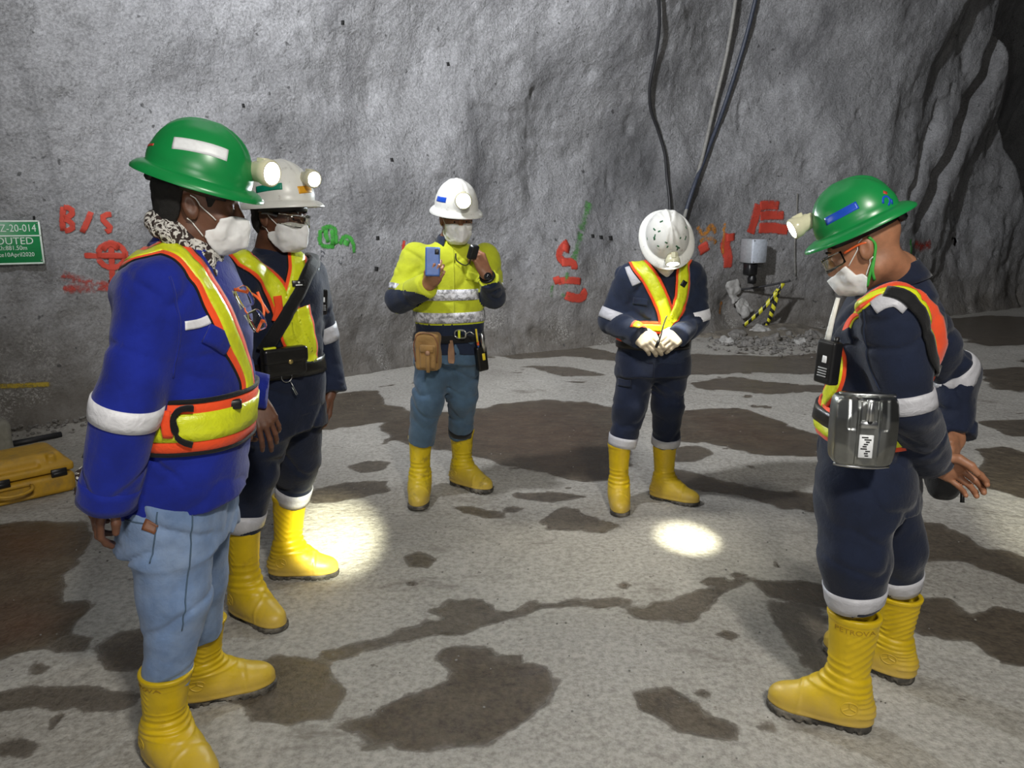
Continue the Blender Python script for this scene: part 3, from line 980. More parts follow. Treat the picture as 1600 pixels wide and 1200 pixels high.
M_LAMPBODY = simple('clear_cream_lamp_housing', (0.62, 0.60, 0.42), 0.25, var=0.08)
M_LENS = emit('lit_lamp_lens', (1.0, 0.98, 0.92), 40)
M_LENS_BLUE = emit('lit_cool_lamp_lens', (0.86, 0.95, 1.0), 1500)
M_STEEL = simple('bright_steel', (0.55, 0.56, 0.56), 0.28, metal=1.0, var=0.1)
M_GLOVE = simple('beige_knit_glove', (0.47, 0.40, 0.29), 0.85, var=0.15, scale=40, bstr=0.5)
M_GREENCORD = simple('green_cord', (0.06, 0.42, 0.06), 0.6)
def glass_mat(name, tint, rough=0.03):
    m, nt, b = new_mat(name)
    b.inputs['Base Color'].default_value = rgba(tint)
    b.inputs['Roughness'].default_value = rough
    b.inputs['Transmission Weight'].default_value = 1.0
    b.inputs['IOR'].default_value = 1.4
    return m
M_CLEAR = glass_mat('clear_lens', (0.95, 0.95, 0.90))

# ------------------------------------------------------------------ head, mask, hair
def profile_keep(o, R, poly):
    """signed distance to a side-view polygon (forward, up) extruded sideways"""
    def fn(X, Y, Z):
        x, y, z = X - o[0], Y - o[1], Z - o[2]
        a = x * R[0, 1] + y * R[1, 1] + z * R[2, 1]
        b = x * R[0, 2] + y * R[1, 2] + z * R[2, 2]
        return poly_sd(a, b, poly)
    return fn
def head_prims(F, o, R, neck_to, rn=0.058, full=True):
    o = A3(o)
    P = lambda x, y, z: o + R @ np.array([x, y, z])
    F.add(ell(P(0, -.014, .030), (.074, .096, .088), R))
    F.add(ell(P(0, .030, -.030), (.061, .062, .085), R), .03)
    F.add(ell(P(0, .040, -.088), (.043, .042, .030), R), .03)
    F.add(cone(P(-.040, -.005, -.075), P(-.024, .052, -.098), .020, .016), .02)
    F.add(cone(P(.040, -.005, -.075), P(.024, .052, -.098), .020, .016), .02)
    F.add(cone(P(-.030, .078, .020), P(.030, .078, .020), .012, .012), .016)
    for sx in (-1, 1):
        F.cut(ell(P(sx * .031, .098, -.002), (.017, .014, .012), R), .012)
        F.add(ell(P(sx * .031, .077, -.002), (.0135, .0125, .0115), R), .004)
        F.cut(ell(P(sx * .031, .0935, -.0035), (.0108, .0075, .0040), R), .002)
        F.add(ell(P(sx * .038, .062, -.032), (.020, .016, .016), R), .02)
        F.add(cone(P(sx * .011, .092, -.037), P(sx * .013, .088, -.036), .010, .009), .008)
        E = R @ np.array([[1, 0, 0], [0, .94, -.34], [0, .34, .94]])
        F.add(ell(P(sx * .077, -.008, -.010), (.009, .019, .032), E), .008)
        F.cut(ell(P(sx * .087, -.005, -.006), (.006, .011, .019), E), .004)
    F.add(cone(P(0, .088, .006), P(0, .106, -.034), .008, .0125), .012)
    F.add(cone(P(-.018, .083, -.066), P(.018, .083, -.066), .0075, .0075), .006)
    F.add(cone(P(-.016, .082, -.078), P(.016, .082, -.078), .008, .008), .005)
    nb = P(0, -.022, -.060)
    F.add(cone(nb, A3(neck_to), rn, rn + .006), .03)
def head_mesh(o, R, neck_to, rn):
    o = A3(o)
    lo = np.minimum(o - .17, A3(neck_to) - .09); hi = np.maximum(o + .17, A3(neck_to) + .09)
    F = Field(lo, hi, .0034)
    head_prims(F, o, R, neck_to, rn)
    return F
def mask_mesh(o, R, F0, poly):
    o = A3(o)
    P = lambda x, y, z: o + R @ np.array([x, y, z])
    c = P(0, .06, -.07)
    F = Field(c - .1, c + .1, .0030)
    head_prims(F, o, R, P(0, -.04, -.2))
    F.f = F.f - .0075
    F.add(ell(P(0, .080, -.072), (.040, .042, .045), R), .02)
    F.add(cone(P(0, .118, -.050), P(0, .117, -.092), .005, .005), .022)      # vertical fold in front
    F.add(cone(P(-.05, .06, -.066), P(.05, .06, -.066), .012, .012), .025)
    F.keep(profile_keep(o, R, poly))
    F.displace(lambda p: .0012 * fbm(p * 60, 2, 5))
    return F.mesh()
def hair_mesh(o, R, amount):
    o = A3(o)
    P = lambda x, y, z: o + R @ np.array([x, y, z])
    F = Field(P(0, 0, 0) - .15, P(0, 0, 0) + .15, .0045)
    F.add(ell(P(0, -.014, .030), (.074 + amount, .096 + amount, .088 + amount), R))
    F.add(ell(P(0, -.035, -.035), (.062 + amount, .062 + amount, .05), R), .03)
    F.keep(profile_keep(o, R, [(-.2, .2), (.075, .2), (.083, .055), (.052, .045), (.045, -.005), (.03, -.005), (.022, .03), (-.025, .03), (-.034, -.03), (-.05, -.075), (-.2, -.075)]))
    F.displace(lambda p: .002 * fbm(p * 90, 2, 8))
    return F.mesh()

# ------------------------------------------------------------------ hands
def hand_mesh(wrist, fingers, back, side, curls, thumb=None, scale=1.0, fat=1.0, forearm=None, spread=0.0):
    """wrist point, finger direction, back-of-hand direction, side +1 right / -1 left, curls per finger (mcp, pip, dip) in degrees"""
    x = Vector(fingers).normalized(); z = Vector(back); z = (z - x * z.dot(x)).normalized()
    y = z.cross(x) * side
    B = np.array([[x[i], y[i], z[i]] for i in range(3)])
    w = A3(wrist)
    P = lambda a, b, c: w + B @ (np.array([a, b, c]) * scale)
    lo, hi = w - .20 * scale, w + .20 * scale
    F = Field(lo, hi, .0031)
    s = scale
    ky = (.031, .0105, -.010, -.029); kx = (.090, .094, .089, .080)
    ph = ((.043, .025, .019), (.047, .029, .020), (.043, .027, .019), (.034, .020, .017))
    rr = (.0092, .0095, .0090, .0080)
    for i in range(4):
        F.add(cone(P(.004, ky[i] * .55, 0), P(kx[i], ky[i], 0), .0145 * s * fat, .0112 * s * fat), .012)
    F.add(ell(P(.045, -.003, -.004), (.048 * s, .036 * s, .0135 * s * fat), B), .012)
    for i in range(4):
        p = np.array([kx[i], ky[i], 0.0]); ang = 0.0
        sp = math.radians(spread * (1.5 - i))
        r = rr[i] * s * fat
        for j in range(3):
            ang += math.radians(curls[i][j])
            d = np.array([math.cos(ang) * math.cos(sp), math.cos(ang) * math.sin(sp), -math.sin(ang)])
            q = p + d * ph[i][j]
            F.add(cone(P(*p), P(*q), r * (1 - .06 * j), r * (1 - .06 * (j + 1))), .0035)
            p = q
    th = thumb or [(.022, .020, -.010), (.050, .046, -.018), (.080, .058, -.024), (.104, .060, -.030)]
    tr = (.0155, .0128, .0112, .0088)
    for j in range(3):
        F.add(cone(P(*th[j]), P(*th[j + 1]), tr[j] * s * fat, tr[j + 1] * s * fat), .010 if j == 0 else .004)
    if forearm is not None:
        F.add(cone(w, A3(forearm), .027 * s * fat, .034 * s * fat, sq=(back, .85)), .02)
    return F.mesh()
RELAX = [(18, 28, 18), (22, 32, 20), (26, 36, 22), (30, 38, 24)]
GRIP = [(55, 60, 35), (58, 62, 38), (60, 64, 38), (62, 64, 40)]

# ------------------------------------------------------------------ helmet
def helmet_parts(c, R, ridges=True, hs=1.0, hh=.138, bx=1.0, rg=1.0):
    """full-brim hard hat; c = centre of the brim plane; R columns left, forward, up"""
    c = A3(c)
    nph = 72
    prof = []
    n = 13
    for i in range(n + 1):                      # dome, crown down
        t = math.pi / 2 * (1 - i / n)
        prof.append(('d', math.cos(t) ** 0.86, math.sin(t) ** 0.95))
    vs = []
    def pt(ph, rr, zz, brim):
        ax, ay = .108 * hs, .128 * hs
        e = 2.15
        g = (abs(math.cos(ph)) ** e + abs(math.sin(ph)) ** e) ** (-1 / e)
        x, y = ax * g * math.cos(ph), ay * g * math.sin(ph)
        fr = max(0, math.sin(ph)); bk = max(0, -math.sin(ph))
        ext = brim * hs * bx * (.025 + .012 * fr ** 2 + .006 * bk ** 2)
        rl = math.hypot(x, y)
        k = (rl * rr + ext) / rl
        return x * k, y * k, zz - brim * brim * (.020 - .004 * fr)
    H = hh
    rows = []
    for kind, r, zz in prof:
        rows.append([(r, zz * H, 0.0)] * nph)
    for b in (.06, .3, .6, .85, 1.0):
        rows.append([(1.0, -.002 if b < 1 else -.003, b)] * nph)
    for b in (1.0, .8, .4, .0):
        rows.append([(1.0 if b > 0 else .975, -.009, b)] * nph)
    for i in range(n, -1, -1):
        kind, r, zz = prof[i]
        rows.append([(r * .965, zz * (H - .005), 0.0)] * nph)
    for ri, row in enumerate(rows):
        for k in range(nph):
            ph = 2 * math.pi * k / nph
            r, zz, br = row[k]
            x, y, z = pt(ph, r, zz, br)
            if ridges and ri <= n:
                # three ribs run from the front over the crown to the back
                for off, hgt in ((0, .0075), (-.040, .0055), (.040, .0055)):
                    xo = off * (0.35 + 0.65 * min(1, abs(y - .02) / .1))
                    if z > .045:
                        z += rg * hgt * math.exp(-((x - xo) / .011) ** 2) * min(1, (z - .045) / .04)
            if ri == n - 1 or ri == n - 2:
                x *= 1.012; y *= 1.012
            vs.append(c + R @ np.array([x, y, z]))
    fs = []
    for i in range(len(rows) - 1):
        for k in range(nph):
            k2 = (k + 1) % nph
            fs.append((i * nph + k, (i + 1) * nph + k, (i + 1) * nph + k2, i * nph + k2))
    return np.array(vs), fs
def on_helmet(c, R, bv, pts, width, out=.0016, cols=5):
    """decal along (azimuth deg from forward towards the left, height m) points"""
    c = A3(c); P = []
    for az, h in pts:
        a = math.radians(az)
        d = R @ np.array([math.sin(a), math.cos(a), 0])
        o = Vector(c + R @ np.array([0, 0, h]))
        hit = bv.ray_cast(o + Vector(d) * .4, -Vector(d), .5)
        P.append(hit[0] if hit[0] is not None else o + Vector(d) * .13)
    return ribbon(P, width, bv, out=out, inn=-.001, step=.006, cols=cols)[:2]
def lamp_parts(c, R, fwd_off=.138, h=.052, aim=None, s=1.0):
    c = A3(c)
    p = c + R @ np.array([0, fwd_off, h])
    d = Vector(R[:, 1]) if aim is None else Vector(aim).normalized()
    Fz = frame_z(d, R[:, 0])
    body = join(lathe([(.006, -.034), (.020, -.034), (.024, -.026), (.025, -.006), (.030, .004), (.0315, .022), (.029, .026), (.0255, .026), (.0250, .018)] if s == 1.0 else
                      [(a * s, b * s) for a, b in [(.006, -.034), (.020, -.034), (.024, -.026), (.025, -.006), (.030, .004), (.0315, .022), (.029, .026), (.0255, .026), (.0250, .018)]], p, Fz, 24),
                boxm(p - np.array(d) * .030, (.013, .020, .012), Fz, .003),
                boxm(p + Fz @ np.array([0, .027 * s, -.004]), (.010, .006, .014), Fz, .002))
    lens = lathe([(.001, .021 * s), (.018 * s, .0205 * s), (.0248 * s, .0185 * s), (.0248 * s, .016 * s)][::-1], p, Fz, 24)
    return body, lens, p + np.array(d) * .03, d

# ------------------------------------------------------------------ boots
def boot_field():
    F = Field((-.13, -.075, -.01), (.24, .075, .42), .0042)
    F.add(cone((-.002, 0, .12), (-.012, 0, .385), .049, .066, sq=((0, 1, 0), .90)))
    F.add(cone((-.012, 0, .385), (-.012, 0, .41), .066, .066, sq=((0, 1, 0), .88)), .01)
    F.add(cone((-.022, 0, .056), (-.004, 0, .13), .050, .048, sq=((0, 1, 0), .86)), .03)
    F.add(cone((-.028, 0, .050), (.05, 0, .058), .043, .050, sq=((0, 1, 0), .9)), .03)
    F.add(cone((.03, 0, .062), (.12, .006, .050), .048, .043, sq=((0, 0, 1), .95)), .05)
    F.add(ell((.135, .004, .044), (.072, .050, .044)), .02)
    # instep slope
    F.add(cone((.0, 0, .14), (.07, 0, .085), .045, .036), .05)
    def det(p):
        x, y, z = p[:, 0], p[:, 1], p[:, 2]
        r = 0
        # ankle creases, ribs at the heel, upper folds
        for zz, a in ((.135, .0032), (.158, .0028), (.185, .0024)):
            r = r + a * np.exp(-((z - zz - .25 * np.clip(x, -.1, .05) * .4) / .006) ** 2)
        heel = np.clip((-x - .02) / .03, 0, 1)
        r = r - heel * .0035 * np.maximum(0, np.sin((z - .05) * 2 * math.pi / .017)) * ((z > .05) & (z < .135))
        front = np.clip((x + .02) / .03, 0, 1)
        r = r - front * .0022 * np.maximum(0, np.sin((z - .2) * 2 * math.pi / .026)) * ((z > .12) & (z < .235))
        ph = (z - .30) + .9 * x
        r = r - .0019 * np.maximum(0, np.sin(ph * 2 * math.pi / .026)) * ((z > .19) & (z < .345) & (x < .005))
        # top collar band
        r = r - .0022 * (z > .372) - .0016 * np.exp(-((z - .345) / .004) ** 2) * 0.6
        # toe cap edge and welt
        r = r - .0025 * np.exp(-((x - .115 - .3 * np.abs(y) * .3) / .005) ** 2) * (z > .03)
        r = r - .0050 * np.exp(-((z - .027) / .007) ** 2)
        r = r + .0012 * fbm(p * 22, 2, 3)
        return r
    F.displace(det, .02)
    F.keep(lambda X, Y, Z: np.maximum(.020 - Z, Z - .392) + 0 * X + 0 * Y)
    # hollow top
    F.cut(cone((-.012, 0, .36), (-.012, 0, .45), .056, .060, sq=((0, 1, 0), .86)), .004)
    return F.mesh()
def sole_field():
    F = Field((-.10, -.07, -.008), (.235, .075, .05), .004)
    def outline(X, Y, Z):
        x, y = X, Y - .004 * np.clip(X / .1, 0, 1)
        a = np.where(x < .03, .043 + 0 * x, .043 + .009 * np.clip((x - .03) / .09, 0, 1))
        d1 = np.sqrt((np.minimum(x + .030, 0)) ** 2 + y * y) - .045
        d2 = np.sqrt((np.maximum(x - .150, 0) / 1.12) ** 2 + y * y) - .0535
        d3 = np.abs(y) - a
        mid = np.maximum(np.maximum(-.030 - x, x - .150), d3)
        d = np.minimum(np.minimum(np.maximum(d1, x), np.maximum(d2, .1 - x)), mid)
        arch = np.maximum(np.abs(x - .040) - .022, Z - .011)           # waist of the sole in front of the heel
        spring = np.clip((x - .13) / .09, 0, 1) ** 2 * .010
        d = np.maximum(d, np.maximum(Z - .026, spring - Z))
        d = np.maximum(d, -arch)
        for k in range(11):                                            # lugs
            gx = -.06 + .027 * k
            d = np.maximum(d, -np.maximum(np.maximum(np.abs(x - gx) - .004, Z - .008 - spring), .034 - np.abs(y)))
        return d
    F.f = outline(F.ax[0][:, None, None], F.ax[1][None, :, None], F.ax[2][None, None, :]).astype(np.float32)
    return F.mesh()
BOOT_V, BOOT_F = boot_field()
SOLE_V, SOLE_F = sole_field()
def place_boot(person, ankle, toe, top, label=None, mat=None, s=1.0, mirror=1, text=None, emblem=True, sole_mat=None):
    """ankle = ground point under the ankle, toe = direction on the ground, top = point at the middle of the shaft top"""
    mat = mat or M_BOOT
    t = Vector((toe[0], toe[1], 0)).normalized()
    y = Vector((-t.y, t.x, 0)) * mirror
    a, tp = Vector(ankle), Vector(top)
    sz = (tp.z - a.z) / .392 
    lean = (tp - a - Vector((0, 0, tp.z - a.z)))
    def tr(v):
        v = np.asarray(v, float)
        k = np.clip((v[:, 2] - .08) / .31, 0, 1.2)
        q = np.outer(v[:, 0] * s + .012 * k, A3(t)) + np.outer(v[:, 1] * s, A3(y))
        z = np.where(v[:, 2] < .08, v[:, 2] * s, .08 * s + (v[:, 2] - .08) * (sz * .392 - .08 * s) / .312)
        q[:, 2] += z
        return q + np.outer(k, A3(lean)) + A3(a)
    def fl(f):
        return [tuple(q)[::-1] for q in f] if mirror < 0 else f
    o = mk('boot', tr(BOOT_V), fl(BOOT_F), mat, person, label=label)
    mk('boot_sole', tr(SOLE_V), fl(SOLE_F), sole_mat or M_SOLE, o)
    bv = bvh_of(BOOT_V, BOOT_F)
    def wrap(P2, sgn, cx, cz, lift):
        out = []
        for u, w_, h_ in P2:
            ox, oz = cx + u, cz + w_
            hit = bv.ray_cast(Vector((ox, sgn * .2, oz)), Vector((0, -sgn, 0)), .3)
            yy = hit[0].y if hit[0] is not None else sgn * .04
            out.append((ox, yy + sgn * (lift + h_), oz))
        return np.array(out)
    if emblem:
        for sgn in (-1, 1):
            n = 22; ringp = []; fr = []
            ms = []
            for (rin, rout) in ((.0190, .0240),):
                q = []
                for k in range(n):
                    an = 2 * math.pi * k / n
                    for r_, h_ in ((rin, -.002), (rin + .0008, .0018), (rout - .0008, .0018), (rout, -.002)):
                        q.append((r_ * math.cos(an), r_ * math.sin(an), h_))
                f = []
                for k in range(n):
                    for j in range(3):
                        f.append((k * 4 + j, ((k + 1) % n) * 4 + j, ((k + 1) % n) * 4 + j + 1, k * 4 + j + 1))
                ms.append((wrap(q, sgn, -.012, .085, 0.0), f))
            for an in (90, 210, 330):
                ca, sa = math.cos(math.radians(an)), math.sin(math.radians(an))
                q = []
                for i in range(5):
                    rad = .002 + .017 * i / 4
                    for off, h_ in ((-.0035, -.002), (-.0022, .0016), (.0022, .0016), (.0035, -.002)):
                        q.append((ca * rad - sa * off, sa * rad + ca * off, h_))
                f = [(i * 4 + j, (i + 1) * 4 + j, (i + 1) * 4 + j + 1, i * 4 + j + 1) for i in range(4) for j in range(3)]
                ms.append((wrap(q, sgn, -.012, .085, 0.0), f))
            v, f = join(*ms)
            mk('embossed_emblem', tr(v), f, mat, o)
    if text:
        tv, tf = text_mesh(text, .024, .0006)
        for sgn in (-1, 1):
            # the word reads left to right seen from outside
            wdt = tv[:, 0].max() - tv[:, 0].min()
            q = [((p[0] - wdt / 2) * (1 if (sgn * mirror) < 0 else -1), p[1], p[2] + .0006) for p in tv]
            v = wrap(q, sgn, -.014, .345, 0.0004)
            mk('embossed_word', tr(v), tf, M_BOOT_WORD, o, smooth=False)
    return o

# ------------------------------------------------------------------ a person
class Person:
    pass
def wrinkle(seed, amp=.006, fx=9.5, fz=15.0):
    """soft large drape plus narrow creases that run askew"""
    rot = np.array([[.86, .0, .5], [.0, 1, 0], [-.5, 0, .86]])
    rot2 = np.array([[.80, .25, -.55], [-.1, .97, .2], [.58, -.1, .80]])
    def fn(p):
        w = np.stack([fbm(p * 4.2, 2, seed + 3), fbm(p * 4.2 + 9, 2, seed + 4), fbm(p * 4.2 + 21, 2, seed + 5)], 1)
        out = 0
        for k, R_ in enumerate((rot, rot2)):
            q = (p @ R_.T) * np.array([fx * .62, fx * .62, fz * .8]) + .55 * w
            r = noise3(q, seed + 13 * k)
            out = out - np.clip(1 - np.abs(r) * 4.0, 0, 1) ** 1.5 * np.clip(.55 + .8 * noise3(p * 6 + 5, seed + 60 + k), 0, 1)
        return amp * (-.75 * noise3(p * np.array([fx * .55, fx * .55, fz * .5]) + w * .3, seed + 40) - 1.05 * out - .45)
    return fn
def build_person(sp):
    """sp: dict of joints in metres; builds skin body (root), jacket, trousers, boots, helmet ..."""
    fwd, left = sp['fwd'], sp['left']
    st = sp['torso']
    base = sp['base']
    # --- skin: head, neck, trunk, limbs and hands in one mesh
    Rh = basis(sp['head_fwd'], sp['head_up'])
    HF = head_mesh(sp['head'], Rh, sp['neck'], sp.get('rn', .058))
    hv, hf = HF.mesh()
    ms = [(hv, hf)]
    allp = [A3(q[0]) for q in st] + [A3(sp[k][i]) for k in ('armR', 'armL', 'legR', 'legL') for i in range(3)]
    lo, hi = np.min(allp, 0) - .2, np.max(allp, 0) + .2
    B = Field(lo, hi, .016)
    inner = [(c, w * .78, d * .74) for c, w, d in st]
    B.add(loft_z(inner, left, fwd))
    B.add(cone(st[-1][0], sp['neck'], .05, .055), .03)
    for k, rad in (('armR', (.042, .036, .030)), ('armL', (.042, .036, .030)), ('legR', (.062, .050, .040)), ('legL', (.062, .050, .040))):
        a, b_, c_ = sp[k]
        B.add(cone(a, b_, rad[0], rad[1]), .03)
        c_ = A3(b_) + (A3(c_) - A3(b_)) * .82
        B.add(cone(b_, c_, rad[1], rad[2]), .02)
    ms.append(B.mesh())
    for hnd in sp.get('hands', []):
        ms.append(hnd)
    v, f = join(*ms)
    root = mk('person', v, f, sp['skin'], loc=base)
    tag(root, sp['label'], 'person', sp.get('group'))
    pr = Person(); pr.root = root; pr.Rh = Rh; pr.HF = HF
    o = A3(sp['head'])
    P = lambda x, y, z: o + Rh @ np.array([x, y, z])
    for sx in (-1, 1):
        c = P(sx * .031, .0772, -.0025)
        q = lathe([(.0112 * math.sin(t), -.0112 * math.cos(t)) for t in np.linspace(.05, math.pi - .05, 8)], c, frame_z(Rh[:, 1]), 12)
        e = mk('eye', q[0], q[1], M_EYE, root)
        c2 = P(sx * .031, .0772, -.0030) + Rh[:, 1] * .0092
        q = lathe([(.0052, -.002), (.0050, .0016), (.002, .0026)], c2, frame_z(Rh[:, 1]), 12)
        mk('iris', q[0], q[1], M_IRIS, e)
        q = tube([P(sx * .014, .093, .020), P(sx * .032, .093, .025), P(sx * .047, .080, .019)], .003, 6, .006, rr=[.002, .0035, .0015])
        mk('eyebrow', q[0], q[1], M_HAIR, root)
    if sp.get('hair'):
        q = hair_mesh(sp['head'], Rh, sp['hair'])
        mk('hair', q[0], q[1], M_HAIR, root)
    # --- jacket
    jl, jh = [], []
    armp = [A3(sp[k][i]) for k in ('armR', 'armL') for i in range(3)] + [A3(q[0]) for q in st]
    mw = max(max(q[1], q[2]) for q in st) + .03
    lo = np.min([q - .10 for q in armp] + [A3(q[0]) - mw for q in st], 0)
    hi = np.max([q + .10 for q in armp] + [A3(q[0]) + mw for q in st], 0)
    lo[2] = min(min(A3(q[0])[2] for q in st), min(q[2] for q in armp)) - .06
    T = Field(lo, hi, sp.get('hj', .0075))
    T.add(loft_z(st, left, fwd, sp.get('e', 2.3), tilt=sp.get('hem')))
    T2 = Field(lo, hi, .011)
    T2.add(loft_z(st, left, fwd, sp.get('e', 2.3), tilt=sp.get('hem')))
    T2.displace(wrinkle(sp['seed'], sp.get('wr', .0105), sp.get('wfx', 9.5), sp.get('wfz', 15.0)), .035)
    pr.TRB = bvh_of(*T2.mesh())                       # trunk alone, for belts
    for k in ('armR', 'armL'):
        a, b_, c_ = [A3(q) for q in sp[k]]
        r = sp.get('r' + k, (.078, .064, .056))
        T.add(cone(a, b_, r[0], r[1]), .045)
        T.add(cone(b_, c_, r[1], r[2], cut=True), .02)
    g = np.gradient(T.f, sp.get('hj', .0075))
    gm = np.clip(np.sqrt(g[0] ** 2 + g[1] ** 2 + g[2] ** 2), .5, 3)
    near = np.abs(T.f) < .06
    T.f = np.where(near, T.f / gm, T.f).astype(np.float32)
    T.displace(wrinkle(sp['seed'], sp.get('wr', .0105), sp.get('wfx', 9.5), sp.get('wfz', 15.0)), .035)
    jv, jf = T.mesh()
    pr.JB = bvh_of(jv, jf)
    pr.jacket = mk(sp.get('jname', 'jacket'), jv, jf, sp['jmat'], root, label=sp.get('jlabel'))
    # --- trousers
    legp = [A3(sp[k][i]) for k in ('legR', 'legL') for i in range(3)]
    lo, hi = np.min(legp, 0) - .2, np.max(legp, 0) + .2
    T = Field(lo, hi, .0075)
    hp = sp['hips']
    T.add(loft_z(hp[1:], left, fwd, 2.3))
    for k in ('legR', 'legL'):
        a, b_, c_ = [A3(q) for q in sp[k]]
        r = sp.get('r' + k, (.095, .075, .062))
        T.add(cone(a, b_, r[0], r[1]), .05)
        T.add(cone(b_, c_, r[1], r[2], cut=True), .03)
    T.displace(wrinkle(sp['seed'] + 50, sp.get('wrt', .012), 8.5, 13.0), .035)
    tv, tf = T.mesh()
    pr.TB = bvh_of(tv, tf)
    pr.trousers = mk('trousers', tv, tf, sp['tmat'], root, label=sp.get('tlabel'))
    # --- boots
    for b_ in sp['boots']:
        place_boot(root, **b_)
    # --- helmet
    hc = P(*sp.get('helmet_off', (0, .004, .045)))
    Rb = basis(sp.get('helmet_fwd', sp['head_fwd']), sp.get('helmet_up', sp['head_up']))
    pr.hc, pr.Rb = hc, Rb
    q = helmet_parts(hc, Rb, hs=sp.get('hs', 1.0), hh=sp.get('hh', .138), bx=sp.get('bx', 1.0), rg=sp.get('rg', 1.0))
    pr.HB = bvh_of(*q)
    pr.helmet = mk('helmet', q[0], q[1], sp['hmat'], root, label=sp.get('hlabel'), sharp=50)
    body, lens, lp, ld = lamp_parts(hc, Rb, aim=sp.get('lamp_aim'), s=sp.get('lamp_s', 1.0), fwd_off=sp.get('lamp_off', .148), h=sp.get('lamp_h', .050))
    mk('lamp_housing', body[0], body[1], sp.get('lmat', M_LAMPBODY), pr.helmet, sharp=40)
    mk('lamp_lens', lens[0], lens[1], sp.get('lensmat', M_LENS), pr.helmet)
    # inner suspension band that shows under the brim
    q = ring(hc + Rb[:, 2] * -.038, Rb[:, 2], -.004, .026, pr_band(hc, Rb), .002, -.002, 36, 2)
    mk('headband', q[0], q[1], M_BLACKP, pr.helmet)
    q = boxm(hc + Rb @ np.array([0, -.106, -.032]), (.034, .014, .020), Rb, .007)
    mk('ratchet_knob', q[0], q[1], M_BLACKP, pr.helmet)
    pr.lamp_pos, pr.lamp_dir = lp, ld
    # --- collar
    if sp.get('collar'):
        cpos, cax, r0_, hgt, tl = sp['collar']
        rows = []
        nrm = []
        ax = Vector(cax).normalized(); F3 = frame_z(ax, left)
        nseg = 40; gap = math.radians(sp.get('collar_gap', 26))
        # opens in front
        fa = math.atan2(float(np.dot(A3(fwd), F3[:, 1])), float(np.dot(A3(fwd), F3[:, 0])))
        for i in range(nseg + 1):
            th = fa + gap + (2 * math.pi - 2 * gap) * i / nseg
            d = F3[:, 0] * math.cos(th) + F3[:, 1] * math.sin(th)
            row, rn = [], []
            for j in range(4):
                rad = r0_ + tl * (1 - j / 3)
                row.append(A3(cpos) + d * rad + A3(ax) * hgt * (j / 3 - .35)); rn.append(d)
            rows.append(row); nrm.append(rn)
        q = sheet(rows, nrm, .003, -.003)
        mk('collar', q[0], q[1], sp.get('cmat', sp['jmat']), pr.jacket)
    # --- mask
    if sp.get('mask'):
        q = mask_mesh(sp['head'], Rh, HF, sp.get('mask_poly', MASK_POLY))
        pr.mask = mk('face_mask', q[0], q[1], sp.get('mmat', M_MASK), root, label=sp.get('mlabel'))
        fb = bvh_of(hv, hf)
        for sx in (-1, 1):
            ear_t, ear_b = P(sx * .078, -.010, .016), P(sx * .076, -.012, -.036)
            for m0, e0 in ((P(sx * .060, .052, -.034), ear_t), (P(sx * .055, .022, -.078), ear_b)):
                pts = []
                for t in np.linspace(0, 1, 9):
                    q_ = m0 + (e0 - m0) * t
                    loc, no, _, _ = fb.find_nearest(Vector(q_))
                    pts.append(A3(loc) + A3(no) * .0028)
                q = tube(pts, .0016, 6)
                mk('ear_loop', q[0], q[1], M_STRING, pr.mask)
    return pr
def pr_band(hc, Rb):
    c = A3(hc)
    v, f = lathe([(.084, -.08), (.084, .05)], c, Rb, 40)
    # slightly longer fore and aft
    d = (v - c) @ Rb
    d[:, 1] *= 1.18
    v = c + d @ Rb.T
    return bvh_of(v, f)
MASK_POLY = [(.048, -.022), (.085, -.012), (.135, -.022), (.14, -.10), (.10, -.124), (.052, -.124), (.030, -.105), (.008, -.075), (.008, -.058), (.034, -.050)]

def px_ribbon(pr, pxs, width, bvh=None, out=.004, name='strap', mat=None, parent=None, extra_front=None, extra_back=None, label=None, step=.012, cols=5, sc=None, Y=None):
    """ribbon that lies on a garment; its course is read along rays, then continued over hidden points"""
    bvh = bvh or pr.JB
    pts = list(extra_front or [])
    for p in pxs:
        h = bvh.ray_cast(CAMP, ray(*p).normalized(), 12)
        if h[0] is not None: pts.append(h[0])
    pts += list(extra_back or [])
    v, f, uv = ribbon(pts, width, bvh, out=out, step=step, cols=cols)
    return mk(name, v, f, mat, parent or pr.root, label=label, uvs=uv), pts
def vest_strap(pr, pts, w_out, w_in, bvh=None, parent=None, edge=M_ORANGE, mid=M_STRIP_LIME, name='vest_strap', shift=None, trim=True):
    bvh = bvh or pr.JB
    v, f, uv = ribbon(pts, w_out, bvh, out=.006, cols=7)
    o = mk(name, v, f, edge, parent or pr.root)
    if trim:
        v, f, uv = ribbon(pts, w_out + .010, bvh, out=.0042, cols=7)
        mk('black_binding', v, f, M_BLACKF, o)
    v, f, uv = ribbon(pts, w_in, bvh, out=.0085, cols=5)
    mk('reflective_strip', v, f, mid, o)
    return o
def limb_band(pr, a, b, t, wdt, bvh, mat, name='reflective_band', parent=None, out=.0035, label=None, rmax=.11, tilt=(0, 0, 0)):
    a, b = Vector(a), Vector(b)
    c = a.lerp(b, t)
    v, f = ring(c, b - a, -wdt / 2, wdt / 2, bvh, out, -.004, rmax=rmax, tilt=tilt)
    return mk(name, v, f, mat, parent or pr.jacket, label=label)
# ================================================================== the five people
def st_(px, py, Y, w, d):
    return (K(px, py, Y), w, d)
def dirn(x, y, z=0.0):
    return Vector((x, y, z)).normalized()
def lf(f):
    return Vector((-f.y, f.x, 0)).normalized()

